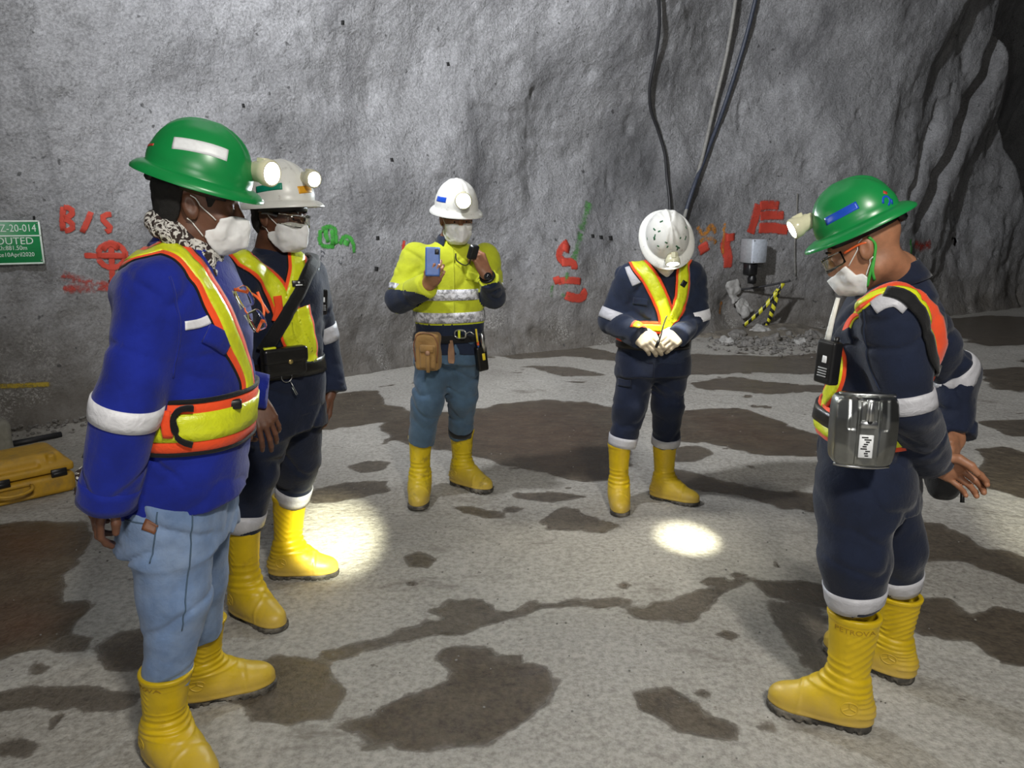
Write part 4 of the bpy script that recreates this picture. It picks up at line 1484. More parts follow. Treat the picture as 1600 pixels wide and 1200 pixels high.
# ---- 1: blue jacket, nearest on the left -------------------------------------------------
f1 = dirn(1.0, -0.06)
S1 = dict(seed=11, fwd=f1, left=lf(f1), base=G(285, 1150), skin=SKIN_DARK,
    label='person in a royal blue jacket and washed jeans, green hard hat, facing right',
    torso=[st_(292, 800, 2.03, .195, .168), st_(288, 735, 2.03, .192, .162), st_(296, 655, 2.03, .185, .150), st_(296, 560, 2.03, .19, .150),
           st_(288, 480, 2.03, .195, .150), st_(278, 430, 2.03, .185, .128), st_(282, 402, 2.03, .140, .098), st_(290, 380, 2.03, .075, .072), st_(293, 366, 2.03, .055, .052)],
    hem=(V(0.10, 0, -1), K(290, 772, 2.03)),
    armR=(K(248, 452, 1.87), K(198, 632, 1.79), K(168, 782, 1.80)), rarmR=(.076, .070, .062),
    armL=(K(300, 448, 2.21), K(325, 600, 2.30), K(418, 612, 2.36)), rarmL=(.078, .064, .054),
    legR=(K(268, 800, 1.94), K(276, 930, 1.93), K(258, 1062, 1.93)), rlegR=(.108, .088, .064),
    legL=(K(296, 800, 2.11), K(303, 900, 2.16), K(313, 988, 2.21)), rlegL=(.105, .082, .064),
    hips=[st_(280, 885, 2.03, .165, .12), st_(279, 830, 2.03, .175, .142), st_(283, 770, 2.03, .168, .135), st_(287, 720, 2.03, .15, .12)],
    head=K(312, 317, 2.03), head_fwd=V(.97, .20, -.14), head_up=V(.14, 0, 1), neck=K(285, 385, 2.03), hair=.009,
    hh=.128, helmet_fwd=V(.98, .14, -.33), helmet_up=V(.33, -.02, 1), helmet_off=(0, -.004, .072), hmat=M_GREENH, hlabel='green hard hat with a white sticker',
    lamp_aim=V(.85, -.45, -.12), lamp_off=.150, lamp_h=.055, lamp_s=1.1, mask=True,
    jmat=M_BLUE, jlabel='royal blue work jacket', tmat=M_JEANS, tlabel='washed blue jeans', jname='jacket', wr=.010,
    boots=[dict(ankle=G(262, 1188), toe=(.78, -.62), top=K(260, 1045, 1.93), text='PETROVA', s=1.14),
           dict(ankle=G(318, 1092), toe=(.93, .36), top=K(314, 968, 2.22), mirror=-1, s=1.12)],
    hands=[None,
           hand_mesh(K(398, 622, 2.355), K(432, 688, 2.33) - K(398, 622, 2.355), V(.55, -.8, .3), -1, [(25, 20, 12), (22, 22, 14), (26, 24, 14), (32, 26, 16)],
                     forearm=K(372, 610, 2.34), spread=5)],
    collar=(K(292, 384, 2.03), V(.25, 0, 1), .064, .050, .026), collar_gap=24, hs=1.01,
    mask_poly=[(.062, -.030), (.090, -.020), (.135, -.028), (.14, -.10), (.10, -.124), (.060, -.124), (.044, -.108), (.028, -.080), (.028, -.064), (.050, -.056)])
S1['hands'][0] = hand_mesh(K(165, 756, 1.80), K(147, 812, 1.79) - K(165, 756, 1.80), V(-.6, -.7, 0), 1, RELAX, forearm=K(180, 720, 1.80))

# ---- 2: white hat, navy coverall behind --------------------------------------------------
f2 = dirn(.80, -.60)
S2 = dict(seed=23, wr=.012, fwd=f2, left=lf(f2), base=G(415, 940), skin=SKIN_DARK,
    label='person in navy coverall with lime vest and white hard hat, behind the blue jacket',
    torso=[st_(438, 640, 2.90, .175, .135), st_(442, 590, 2.90, .165, .125), st_(440, 545, 2.90, .165, .128), st_(436, 490, 2.90, .178, .132),
           st_(432, 440, 2.90, .185, .118), st_(428, 412, 2.90, .160, .098), st_(426, 396, 2.90, .085, .075), st_(425, 387, 2.90, .055, .052)],
    armR=(K(378, 428, 2.72), K(352, 530, 2.66), K(360, 620, 2.62)), rarmR=(.074, .066, .058),
    armL=(K(483, 432, 3.05), K(503, 525, 3.10), K(517, 612, 3.04)), rarmL=(.070, .060, .058),
    legR=(K(416, 655, 2.81), K(393, 740, 2.80), K(380, 822, 2.80)), rlegR=(.105, .088, .068),
    legL=(K(462, 655, 2.98), K(463, 720, 3.05), K(457, 782, 3.10)), rlegL=(.102, .088, .068),
    hips=[st_(436, 710, 2.90, .165, .125), st_(438, 665, 2.90, .178, .14), st_(440, 620, 2.90, .165, .13), st_(440, 580, 2.9, .15, .12)],
    head=K(438, 338, 2.88), head_fwd=V(.90, -.42, -.10), head_up=V(.1, 0, 1), neck=K(424, 398, 2.90), hair=.008,
    helmet_fwd=V(.90, -.42, .02), helmet_up=V(-.02, .0, 1), helmet_off=(0, -.004, .056), hmat=M_WHITEH, hlabel='white hard hat with a green and an amber tape',
    lamp_aim=V(.72, -.66, -.12), lamp_off=.145, lamp_h=.072, mask=True,
    jmat=M_NAVY, jlabel='navy coverall top', tmat=M_NAVY, tlabel='navy coverall legs', jname='coverall_top',
    boots=[dict(ankle=G(386, 962), toe=(.80, -.60), top=K(380, 812, 2.80), s=1.08),
           dict(ankle=G(450, 900), toe=(1, .06), top=K(454, 772, 3.10), mirror=-1, s=1.08)],
    hands=[hand_mesh(K(362, 622, 2.62), V(.1, -.1, -1), V(-.8, -.6, 0), 1, RELAX, forearm=K(360, 590, 2.62)),
           hand_mesh(K(516, 612, 3.04), V(-.12, -.1, -1), V(.8, .3, 0), -1, RELAX, forearm=K(512, 585, 3.05))],
    collar=(K(426, 399, 2.90), V(.12, 0, 1), .060, .045, .024), cmat=M_NAVY)

# ---- 3: lime and navy shirt, lit lamp, centre --------------------------------------------
f3 = dirn(.16, -.98)
S3 = dict(seed=37, fwd=f3, left=lf(f3), base=G(695, 775), skin=SKIN_TAN,
    label='person in a lime and navy shirt, blue jeans and yellow boots, holding a blue phone',
    torso=[st_(704, 556, 4.06, .190, .130), st_(703, 520, 4.06, .182, .125), st_(702, 490, 4.06, .182, .128), st_(701, 450, 4.06, .190, .130),
           st_(702, 415, 4.06, .192, .120), st_(703, 393, 4.06, .160, .10), st_(704, 380, 4.06, .085, .076), st_(704, 372, 4.06, .058, .055)],
    hem=(V(0, 0, -1), K(704, 548, 4.06)),
    armR=(K(650, 402, 4.05), K(624, 468, 3.98), K(668, 446, 3.80)), rarmR=(.076, .068, .056),
    armL=(K(757, 402, 4.08), K(772, 462, 4.02), K(764, 436, 3.86)), rarmL=(.074, .062, .050),
    legR=(K(677, 566, 4.06), K(668, 625, 4.05), K(658, 690, 4.08)), rlegR=(.088, .080, .066),
    legL=(K(724, 566, 4.08), K(723, 620, 4.14), K(721, 678, 4.26)), rlegL=(.088, .080, .066),
    hips=[st_(701, 590, 4.06, .165, .12), st_(702, 562, 4.06, .172, .13), st_(703, 535, 4.06, .162, .122), st_(703, 515, 4.06, .15, .115)],
    head=K(713, 340, 4.00), head_fwd=V(.30, -.94, -.20), head_up=V(.04, -.15, 1), neck=K(705, 378, 4.06), hair=.006,
    helmet_fwd=V(.30, -.94, -.20), helmet_up=V(.08, -.2, 1), helmet_off=(0, -.004, .050), hmat=M_WHITEH, hlabel='white hard hat with a blue stripe',
    lamp_aim=V(.04, -1, -.10), lamp_off=.135, lamp_h=.062, lamp_s=1.35, lensmat=M_LENS_BLUE, mask=True,
    jmat=M_LIME, jlabel='lime yellow work shirt', tmat=M_JEANS2, tlabel='grey blue jeans', jname='shirt',
    boots=[dict(ankle=G(657, 776), toe=(.02, -1), top=K(657, 680, 4.10), mat=M_BOOT_DIRTY, s=1.08),
           dict(ankle=G(722, 758), toe=(.80, -.60), top=K(722, 671, 4.28), mirror=-1, mat=M_BOOT_DIRTY, s=1.08)],
    hands=[hand_mesh(K(668, 446, 3.80), K(685, 424, 3.72) - K(668, 446, 3.80), V(.25, -.9, .15), 1, [(40, 50, 30), (42, 52, 30), (44, 52, 32), (48, 54, 34)],
                     thumb=[(.022, .020, -.010), (.050, .040, -.026), (.075, .040, -.046), (.095, .032, -.058)], forearm=K(650, 455, 3.86)),
           hand_mesh(K(760, 428, 3.85), K(744, 392, 3.84) - K(761, 430, 3.85), V(.6, -.75, .1), -1, [(50, 50, 30), (52, 52, 30), (54, 54, 30), (56, 54, 30)],
                     thumb=[(.022, .020, -.010), (.050, .038, -.024), (.075, .036, -.044), (.092, .028, -.056)], forearm=K(767, 448, 3.92))],
    collar=(K(704, 378, 4.05), V(.02, -.12, 1), .060, .055, .026), cmat=M_NAVY2, collar_gap=30)

# ---- 4: head bowed, navy coverall, beige gloves ------------------------------------------
f4 = dirn(.12, -.99)
S4 = dict(seed=41, wr=.012, fwd=f4, left=lf(f4), base=G(1005, 790), skin=SKIN_TAN,
    label='person in navy coverall and beige gloves, bowing a scuffed white hard hat',
    torso=[st_(1022, 560, 3.98, .178, .135), st_(1022, 525, 3.98, .180, .132), st_(1026, 490, 3.98, .185, .135), st_(1030, 455, 3.98, .192, .130),
           st_(1033, 428, 3.97, .182, .112), st_(1035, 415, 3.96, .130, .090), st_(1036, 406, 3.95, .075, .07), st_(1036, 400, 3.94, .055, .052)],
    armR=(K(983, 432, 3.97), K(958, 500, 3.96), K(1000, 527, 3.76)), rarmR=(.078, .068, .054),
    armL=(K(1078, 432, 3.99), K(1088, 500, 3.98), K(1058, 526, 3.78)), rarmL=(.076, .064, .054),
    legR=(K(996, 568, 3.98), K(985, 632, 3.96), K(972, 694, 3.96)), rlegR=(.100, .085, .069),
    legL=(K(1045, 568, 4.00), K(1044, 632, 4.03), K(1040, 692, 4.08)), rlegL=(.098, .085, .069),
    hips=[st_(1020, 612, 3.98, .178, .13), st_(1020, 580, 3.98, .184, .138), st_(1021, 548, 3.98, .178, .13), st_(1022, 520, 3.98, .165, .12)],
    head=K(1040, 384, 3.86), head_fwd=V(.10, -.62, -.78), head_up=V(0, -.78, .62), neck=K(1035, 412, 3.95), hair=.006,
    bx=1.35, rg=2.0, hh=.128, helmet_fwd=V(.12, -.50, -.86), helmet_up=V(-.08, -.86, .5), hs=.95, helmet_off=(0, -.015, .055), hmat=M_WHITEH, hlabel='scuffed white hard hat seen from its crown',
    lamp_aim=V(.0, -.45, -1), lamp_off=.132, lamp_h=.026, lamp_s=1.15, mask=True,
    jmat=M_NAVY2, jlabel='navy coverall top', tmat=M_NAVY, tlabel='navy coverall legs', jname='coverall_top',
    boots=[dict(ankle=G(966, 787), toe=(-.10, -1), top=K(968, 692, 3.96)),
           dict(ankle=G(1036, 780), toe=(.86, -.50), top=K(1039, 689, 4.08), mirror=-1)],
    hands=[], collar=(K(1036, 410, 3.95), V(.0, -.25, 1), .064, .05, .026), cmat=M_NAVY2)

# ---- 5: navy coverall, hands behind the back, on the right -------------------------------
f5 = dirn(-.95, .30)
S5 = dict(seed=53, wr=.0135, wrt=.014, fwd=f5, left=lf(f5), base=G(1345, 1105), skin=SKIN_WARM,
    label='person in navy coverall with hands clasped behind the back, green hard hat, facing left',
    torso=[st_(1355, 745, 2.25, .180, .132), st_(1352, 690, 2.25, .172, .124), st_(1358, 630, 2.25, .172, .130), st_(1374, 560, 2.25, .182, .150),
           st_(1389, 508, 2.25, .188, .145), st_(1398, 465, 2.25, .168, .118), st_(1402, 442, 2.25, .110, .088), st_(1404, 428, 2.25, .068, .066), st_(1405, 418, 2.25, .055, .052)],
    armL=(K(1396, 492, 2.05), K(1420, 630, 2.03), K(1452, 722, 2.20)), rarmL=(.082, .072, .058),
    armR=(K(1424, 490, 2.44), K(1498, 585, 2.52), K(1494, 680, 2.42)), rarmR=(.080, .068, .056),
    legL=(K(1343, 760, 2.16), K(1335, 870, 2.13), K(1334, 944, 2.13)), rlegL=(.112, .102, .077),
    legR=(K(1376, 760, 2.34), K(1398, 850, 2.36), K(1402, 918, 2.38)), rlegR=(.106, .092, .071),
    hips=[st_(1358, 840, 2.25, .165, .125), st_(1355, 780, 2.25, .180, .142), st_(1354, 720, 2.25, .172, .13), st_(1354, 680, 2.25, .155, .118)],
    head=K(1349, 383, 2.22), head_fwd=V(-.78, .40, -.48), head_up=V(-.42, .20, .88), neck=K(1402, 432, 2.25), rn=.056, hair=None,
    helmet_fwd=V(-.80, .36, -.46), helmet_up=V(-.43, .12, .88), helmet_off=(0, -.012, .070), hmat=M_GREENH, hlabel='green hard hat with a blue stripe',
    lamp_aim=V(-.85, .0, -.45), lamp_off=.140, lamp_h=.058, mask=True,
    mask_poly=[(.060, -.030), (.105, -.045), (.128, -.050), (.112, -.128), (.060, -.136), (.040, -.120), (.022, -.085), (.030, -.070), (.046, -.066)],
    jmat=M_NAVY, jlabel='navy coverall top', tmat=M_NAVY, tlabel='navy coverall legs', jname='coverall_top',
    boots=[dict(ankle=G(1317, 1129), toe=(-.90, .42), top=K(1335, 955, 2.13), text='PETROVA', s=1.11),
           dict(ankle=G(1388, 1052), toe=(-.70, .70), top=K(1402, 926, 2.38), mirror=-1, s=1.12)],
    hands=[hand_mesh(K(1453, 714, 2.19), V(.88, -.05, -.46), V(.20, .95, .25), -1, [(34, 42, 26), (36, 44, 26), (34, 40, 24), (30, 36, 22)], forearm=K(1438, 686, 2.165), scale=1.10,
                     thumb=[(.022, .020, -.010), (.048, .042, -.024), (.076, .046, -.040), (.098, .040, -.050)]),
           hand_mesh(K(1494, 684, 2.42), K(1476, 738, 2.25) - K(1494, 684, 2.42), V(.85, -.10, .3), 1, [(38, 45, 30), (42, 46, 30), (46, 48, 30), (50, 50, 32)], forearm=K(1494, 668, 2.43), scale=1.08,
                     thumb=[(.022, .020, -.010), (.050, .044, -.022), (.078, .048, -.036), (.102, .044, -.046)])],
    hs=.90, hh=.116, bx=1.35, collar=(K(1399, 432, 2.25), V(-.30, .05, 1), .066, .055, .024), cmat=M_NAVY)

P1 = build_person(S1)
P2 = build_person(S2)
P3 = build_person(S3)
P4 = build_person(S4)
P5 = build_person(S5)
# ================================================================== clothing details, gear and light of each person
def cast(bvh, *pxs):
    out = []
    for p in pxs:
        h = bvh.ray_cast(CAMP, ray(*p).normalized(), 14)
        if h[0] is not None: out.append(h[0])
    return out
def decal(pr, bvh, pxs, width, name, mat, parent, out=.002, label=None, cols=5):
    pts = cast(bvh, *pxs)
    v, f, uv = ribbon(pts, width, bvh, out=out, inn=-.001, step=.006, cols=cols)
    return mk(name, v, f, mat, parent, label=label, uvs=uv)
def band_at(pr, c, z0, z1, mat, name, parent=None, out=.006, bvh=None, tilt=(0, 0, 0), rows=4, rmax=.24, arc=None, label=None):
    v, f = ring(c, (0, 0, 1), z0, z1, bvh or pr.TRB, out, -.006, 64, rows, rmax=rmax, tilt=tilt, arc=arc)
    return mk(name, v, f, mat, parent or pr.root, label=label)
def seam(pr, bvh, pxs, parent, r=.0022, mat=None, name='seam', lift=.001):
    pts = cast(bvh, *pxs)
    pts = resample(pts, .012)
    q = []
    for p in pts:
        l_, n_, _, _ = bvh.find_nearest(Vector(p)); q.append(A3(l_) + A3(n_) * lift)
    v, f = tube(q, r, 6)
    return mk(name, v, f, mat, parent)
def flap(pr, bvh, pxs, width, parent, mat, name='pocket_flap'):
    return decal(pr, bvh, pxs, width, name, mat, parent, out=.007)
def lamp_light(name, pr, target, power, ang, color=(1, .98, .9), blend=.6, size=.03):
    return add_light(name, 'SPOT', Vector(pr.lamp_pos), target, power, color, size, ang, blend)

def scarf_mat():
    m, nt, b = new_mat('brown_white_printed_cotton')
    tc = N(nt, 'ShaderNodeTexCoord').outputs['Object']
    n0 = noise_node(nt, tc, 38, 3, 0.5, 1.8)
    f = ramp(nt, n0.outputs['Fac'], [(0.48, (0, 0, 0)), (0.53, (1, 1, 1)), (0.60, (1, 1, 1)), (0.64, (0, 0, 0))]).outputs[0]
    L(nt, mixc(nt, f, (0.028, 0.016, 0.014), (0.62, 0.60, 0.56)), b.inputs['Base Color'])
    b.inputs['Roughness'].default_value = .9
    return m
M_SCARF = scarf_mat()
M_TAN = fabric('tan_cordura', (0.27, 0.155, 0.052), 0.8, var=.15)
M_LEATHER = simple('brown_leather', (0.17, 0.065, 0.03), 0.5, var=.25)
M_TANLEATHER = simple('tan_leather', (0.30, 0.17, 0.10), 0.6)
M_ORANGEP = simple('orange_plastic', (0.80, 0.13, 0.03), 0.4)
M_BLUEP = simple('blue_phone_case', (0.06, 0.13, 0.36), 0.35)
M_YELP = simple('yellow_plastic', (0.80, 0.62, 0.03), 0.4)
M_GREYP = simple('grey_plastic', (0.30, 0.31, 0.32), 0.5)
M_WHITEP = simple('white_plastic', (0.75, 0.75, 0.70), 0.4)
M_SCREEN = simple('dark_glass_screen', (0.01, 0.011, 0.013), 0.08)

# ---------------------------------------------------------------- 1: blue jacket
r = P1.root
pts1 = [K(200, 560, 2.08), K(194, 500, 2.08), K(192, 450, 2.06), K(206, 418, 2.02)] + cast(P1.JB, (232, 398), (256, 388), (284, 400), (312, 432), (338, 474), (358, 518), (374, 556), (386, 592), (384, 640))
vest_strap(P1, pts1, .078, .040)
pts1b = [K(330, 470, 2.2), K(300, 400, 2.16), K(270, 398, 2.14), K(225, 430, 2.16), K(205, 520, 2.16)]
vest_strap(P1, pts1b, .070, .038)
yk = cast(P1.JB, (214, 420), (236, 396), (262, 382))
v, f, _ = ribbon([K(214, 420, 2.0), K(225, 400, 2.06), K(236, 396, 2.12)], .07, P1.JB, out=.0055)
mk('vest_yoke', v, f, M_ORANGE, r)
bc = K(296, 638, 2.03)
b1 = band_at(P1, bc, -.068, .066, M_ORANGE, 'vest_belt', out=.010, tilt=(-.01, 0, 0), rows=6)
band_at(P1, bc, -.074, -.064, M_BLACKF, 'black_binding', b1, out=.0125, tilt=(-.01, 0, 0), rows=2)
band_at(P1, bc, .062, .072, M_BLACKF, 'black_binding', b1, out=.0125, tilt=(-.01, 0, 0), rows=2)
band_at(P1, bc, -.036, .036, M_STRIP_LIME, 'reflective_strip', b1, out=.0135, tilt=(-.01, 0, 0))
tb = cast(P1.TRB, (300, 634), (286, 633), (275, 640), (272, 658), (274, 676), (284, 686), (300, 690))
v, f, _ = ribbon(tb, .012, P1.TRB, out=.024, inn=.008); mk('black_edge_loop', v, f, M_BLACKF, b1)
tb = cast(P1.TRB, (262, 640), (262, 680))
v, f, _ = ribbon(tb, .020, P1.TRB, out=.021, inn=.004); mk('orange_gap', v, f, M_ORANGE, b1)
p = cast(P1.TRB, (364, 630))[0]
q = boxm(p + Vector((.0, -.012, 0)), (.026, .010, .013), frame_z((0, 0, 1), (1, .3, 0)), .004); mk('belt_buckle', q[0], q[1], M_BLACKP, b1)
limb_band(P1, *S1['armR'][1:], .06, .056, P1.JB, M_STRIP_WHITE)
decal(P1, P1.JB, [(289, 509), (312, 505), (336, 494)], .022, 'reflective_strip', M_STRIP_WHITE, P1.jacket, out=.003)
flap(P1, P1.JB, [(322, 520), (340, 529), (356, 541)], .05, P1.jacket, M_BLUE)
seam(P1, P1.JB, [(265, 432), (276, 480), (280, 530), (270, 590)], P1.jacket, .0026, M_BLUE, 'sleeve_seam')
limb_band(P1, *S1['armR'][1:], .93, .060, P1.JB, M_BLUE, 'cuff', out=.0025)
# scarf knotted round the neck
sc = K(293, 362, 2.03)
pts = []
for i in range(25):
    a = 2 * math.pi * i / 24
    d = Vector((math.cos(a), math.sin(a), 0))
    fr = d.x
    pts.append(Vector(sc) + d * .069 + Vector((-.006, 0, -.014 - .046 * fr)))
F = Field(A3(sc) - .16, A3(sc) + .16, .0042)
for i in range(24):
    F.add(cone(pts[i], pts[i + 1], .021, .021), .012)
for i in range(24):
    F.add(cone(pts[i] + Vector((0, 0, .022)) - (pts[i] - sc) * .16, pts[i + 1] + Vector((0, 0, .022)) - (pts[i + 1] - sc) * .16, .015, .015), .010)
F.add(cone(Vector(sc) + Vector((.058, -.045, -.07)), Vector(sc) + Vector((.085, -.06, -.125)), .024, .010, sq=((.3, 1, 0), .6)), .015)
F.displace(wrinkle(91, .006, 16, 34), .03)
v, f = F.mesh(); mk('scarf', v, f, M_SCARF, r, label='brown and white printed scarf')
# printed cloth tied at the sleeve, dark strap
q = tube([K(134, 728, 1.84), K(124, 742, 1.83), K(132, 756, 1.83), K(121, 768, 1.83), K(130, 780, 1.82)], .010, 8, .01, rr=[.006, .012, .010, .012, .005]); mk('wrist_cloth', q[0], q[1], M_SCARF, r)
q = tube([K(150, 672, 1.86), K(140, 695, 1.86), K(132, 716, 1.85)], .007, 6, .01); mk('wrist_strap', q[0], q[1], M_BLACKF, r)
# helmet marks
decal(P1, P1.HB, [(270, 223), (300, 227), (330, 234), (356, 243)], .031, 'sticker', M_WHITE_STICK, P1.helmet)
for q_ in ([(231, 228), (240, 226)], [(233, 222), (238, 221)]):
    decal(P1, P1.HB, q_, .006, 'red_mark', M_RED_STICK, P1.helmet)
# jeans: pocket, seam, wallet
seam(P1, P1.TB, [(300, 800), (297, 870), (290, 930), (284, 985)], P1.trousers, .002, M_JEANS2, 'side_seam')
seam(P1, P1.TB, [(196, 812), (222, 818), (246, 822)], P1.trousers, .002, M_JEANS2, 'pocket_seam')
seam(P1, P1.TB, [(246, 800), (242, 840), (234, 880)], P1.trousers, .002, M_JEANS2, 'pocket_seam')
decal(P1, P1.TB, [(224, 819), (234, 822), (246, 826)], .030, 'wallet', M_LEATHER, P1.trousers, out=.0035)
# clear safety glasses hung on the vest strap
def safety_glasses(name, c, R, label, arm_mat, folded=True):
    root = empty(name, c, label, 'glasses')
    c = A3(c)
    for sx in (-1, 1):
        rows, nn = [], []
        for i in range(9):
            a = math.radians(-32 + 64 * i / 8)
            row, rn = [], []
            hw = .021 * math.sqrt(max(.12, 1 - abs((i - 4) / 4.6) ** 3))
            for j in range(5):
                row.append(c + R @ np.array([sx * .033 + .052 * math.sin(a), .052 * math.cos(a) - .05, hw * (j / 2 - 1)])); rn.append(R[:, 1])
            rows.append(row); nn.append(rn)
        v, f, _ = sheet(rows, nn, .001, -.001); mk('lens', v, f, M_CLEAR, root)
        e0 = c + R @ np.array([sx * .060, -.008, .012])
        e1 = c + R @ np.array([sx * .020, -.03, -.030]) if folded else c + R @ np.array([sx * .070, -.11, .0])
        e2 = c + R @ np.array([-sx * .030, -.034, -.038]) if folded else c + R @ np.array([sx * .068, -.135, -.02])
        v, f = tube([e0, e1, e2], .0036, 8, .01); mk('temple', v, f, arm_mat, root)
        v, f = tube([c + R @ np.array([sx * (.008 + .05 * t), .002 - .012 * t * t, .021 - .003 * t]) for t in np.linspace(0, 1, 7)], .0018, 6); mk('brow_rim', v, f, M_GREYP, root)
    v, f = tube([c + R @ np.array([-.008, .002, .012]), c + R @ np.array([0, .006, .014]), c + R @ np.array([.008, .002, .012])], .002, 6); mk('nose_bridge', v, f, arm_mat, root)
    return root
gp = (cast(P1.JB, (364, 480)) or [K(366, 480, 1.97)])[0] + V(.055, -.030, .0)
gX = V(.40, .05, -.92).normalized(); gY = V(.42, -.90, .05); gY = (gY - gX * gX.dot(gY)).normalized()
safety_glasses('safety_glasses', gp, np.stack([A3(gX), A3(gY), A3(gX.cross(gY))], 1), 'clear safety glasses with orange temples hung on a vest strap', M_ORANGEP)

# ---------------------------------------------------------------- 2: white hat behind
r = P2.root
pA = [K(352, 430, 3.05), K(358, 400, 2.98)] + cast(P2.JB, (372, 393), (392, 410), (412, 430), (428, 448), (440, 474), (446, 500))
vest_strap(P2, pA, .084, .060)
pB = [K(430, 410, 3.15), K(452, 397, 3.05)] + cast(P2.JB, (464, 408), (465, 425), (460, 448), (452, 478), (460, 505), (470, 530), (480, 560))
vest_strap(P2, pB, .080, .056)
pC = cast(P2.JB, (470, 480), (478, 510), (484, 540), (488, 566))
vest_strap(P2, pC, .075, .055)
pD = cast(P2.JB, (446, 500), (450, 525), (462, 545)); vest_strap(P2, pD, .065, .045)
decal(P2, P2.JB, [(432, 462), (434, 480), (430, 502)], .028, 'orange_tab', M_ORANGE, r, out=.014)
decal(P2, P2.JB, [(376, 396), (384, 408), (391, 420)], .05, 'shoulder_patch', M_STRIP_SILVER, P2.jacket, out=.003)
sl = [K(486, 410, 3.12)] + cast(P2.JB, (478, 428), (462, 462), (444, 494), (428, 522), (412, 548))
v, f, _ = ribbon(sl, .048, P2.JB, out=.017, inn=.008); so = mk('sling_strap', v, f, M_BLACKF, r)
bp = cast(P2.JB, (463, 442))[0]
Rb2 = frame_z(Vector((.62, -.78, .05)), V(.78, .62, 0))
q = boxm(bp + Vector((.62, -.78, 0)) * .020, (.024, .011, .003), Rb2, .001); bd = mk('strap_badge', q[0], q[1], M_BLACKP, so)
q = join(lathe([(.004, 0), (.004, .001)], bp + Vector((.62, -.78, 0)) * .0235 + Vector((0, 0, .003)), Rb2, 12), boxm(bp + Vector((.62, -.78, 0)) * .0238 + Vector((0, 0, -.006)), (.013, .002, .0006), Rb2, .0002))
mk('badge_print', q[0], q[1], M_WHITE_STICK, so)
limb_band(P2, *S2['armL'][:2], .93, .062, P2.JB, M_STRIP_SILVER)
limb_band(P2, *S2['legR'][1:], .86, .075, P2.TB, M_STRIP_SILVER, parent=P2.trousers, rmax=.13)
limb_band(P2, *S2['legL'][1:], .80, .070, P2.TB, M_STRIP_SILVER, parent=P2.trousers, rmax=.13)
band_at(P2, K(440, 568, 2.90), -.030, .026, M_BLACKL, 'belt', out=.010)
decal(P2, P2.HB, [(400, 297), (420, 293), (441, 291)], .024, 'green_tape', M_GREEN_STICK, P2.helmet)
decal(P2, P2.HB, [(466, 297), (476, 296), (486, 295)], .026, 'amber_tape', M_AMBER_STICK, P2.helmet)
for q_ in ([(408, 278), (424, 272)], [(412, 284), (428, 279)]):
    decal(P2, P2.HB, q_, .006, 'faded_print', M_GREYP, P2.helmet)
fz = boxm
# black belt pouch with snap
pc = cast(P2.JB, (440, 564))[0]
fr = Vector((.62, -.78, 0))
Rp = frame_z(fr, V(.78, .62, 0))
F = Field(A3(pc) - .14, A3(pc) + .14, .0042)
F.add(rbox(A3(pc) + A3(fr) * .022, (.082, .050, .026), Rp, .018))
F.displace(lambda p: .0022 * fbm(p * 30, 2, 4))
v, f = F.mesh()
po = mk('belt_pouch', v, f, M_BLACKL, loc=pc); tag(po, 'black leather pouch with brass snap on the belt under the white hat', 'pouch')
F = Field(A3(pc) - .14, A3(pc) + .14, .0042)
F.add(rbox(A3(pc) + A3(fr) * .030 + np.array([0, 0, .026]), (.085, .030, .024), Rp, .014)); v, f = F.mesh(); mk('flap', v, f, M_BLACKL, po)
q = lathe([(.009, 0), (.009, .004), (.004, .006)], A3(pc) + A3(fr) * .053 + Rp @ np.array([.012, .004, 0]), Rp, 14); mk('snap', q[0], q[1], simple('brass', (.55, .42, .16), .35, metal=.9), po)
q = boxm(A3(pc) + A3(fr) * .036 + Rp @ np.array([-.055, .055, 0]), (.022, .006, .008), Rp, .002); mk('lime_label', q[0], q[1], M_STRIP_LIME, po)
# key ring on the belt
kc = A3(cast(P2.JB, (446, 588))[0]) + A3(fr) * .012
kr = mk('key_ring', *tube([kc + Rp @ np.array([.020 * math.cos(a), .020 * math.sin(a), 0]) for a in np.linspace(0, 2 * math.pi, 20)], .0017, 6), M_STEEL, loc=kc)
tag(kr, 'steel ring with a clip hanging under the black belt pouch', 'ring')
q = tube([kc + Rp @ np.array(p_) for p_ in ((.012, -.018, .002), (.026, -.05, .004), (.036, -.07, .004), (.030, -.072, .004), (.016, -.04, .003))], .0017, 6); mk('clip', q[0], q[1], M_STEEL, kr)
def worn_glasses(S, pr, label, arm_mat):
    o_, R_h = A3(S['head']), pr.Rh
    gr = empty('safety_glasses', Vector(o_ + R_h @ np.array([0, .11, -.004])), label, 'glasses')
    rows, nn = [], []
    for i in range(25):
        a = math.radians(-72 + 144 * i / 24)
        row, rn = [], []
        for j in range(5):
            zz = .014 - .046 * j / 4 * (1 - .25 * (abs(i - 12) / 12) ** 2)
            row.append(o_ + R_h @ np.array([.076 * math.sin(a), .024 + .094 * math.cos(a), zz])); rn.append(R_h @ np.array([math.sin(a), math.cos(a), 0]))
        rows.append(row); nn.append(rn)
    v, f, _ = sheet(rows, nn, .001, -.001); mk('lens', v, f, M_CLEAR, gr)
    for sx in (-1, 1):
        q = tube([o_ + R_h @ np.array(p_) for p_ in ((sx * .073, .048, .004), (sx * .080, .0, .008), (sx * .080, -.02, .004))], .0035, 8, .01); mk('temple', q[0], q[1], arm_mat, gr)
worn_glasses(S2, P2, 'clear safety glasses worn under the white hard hat behind the blue jacket', M_GREYP)
worn_glasses(S5, P5, 'clear safety glasses worn under the green hard hat on the right', M_ORANGEP)

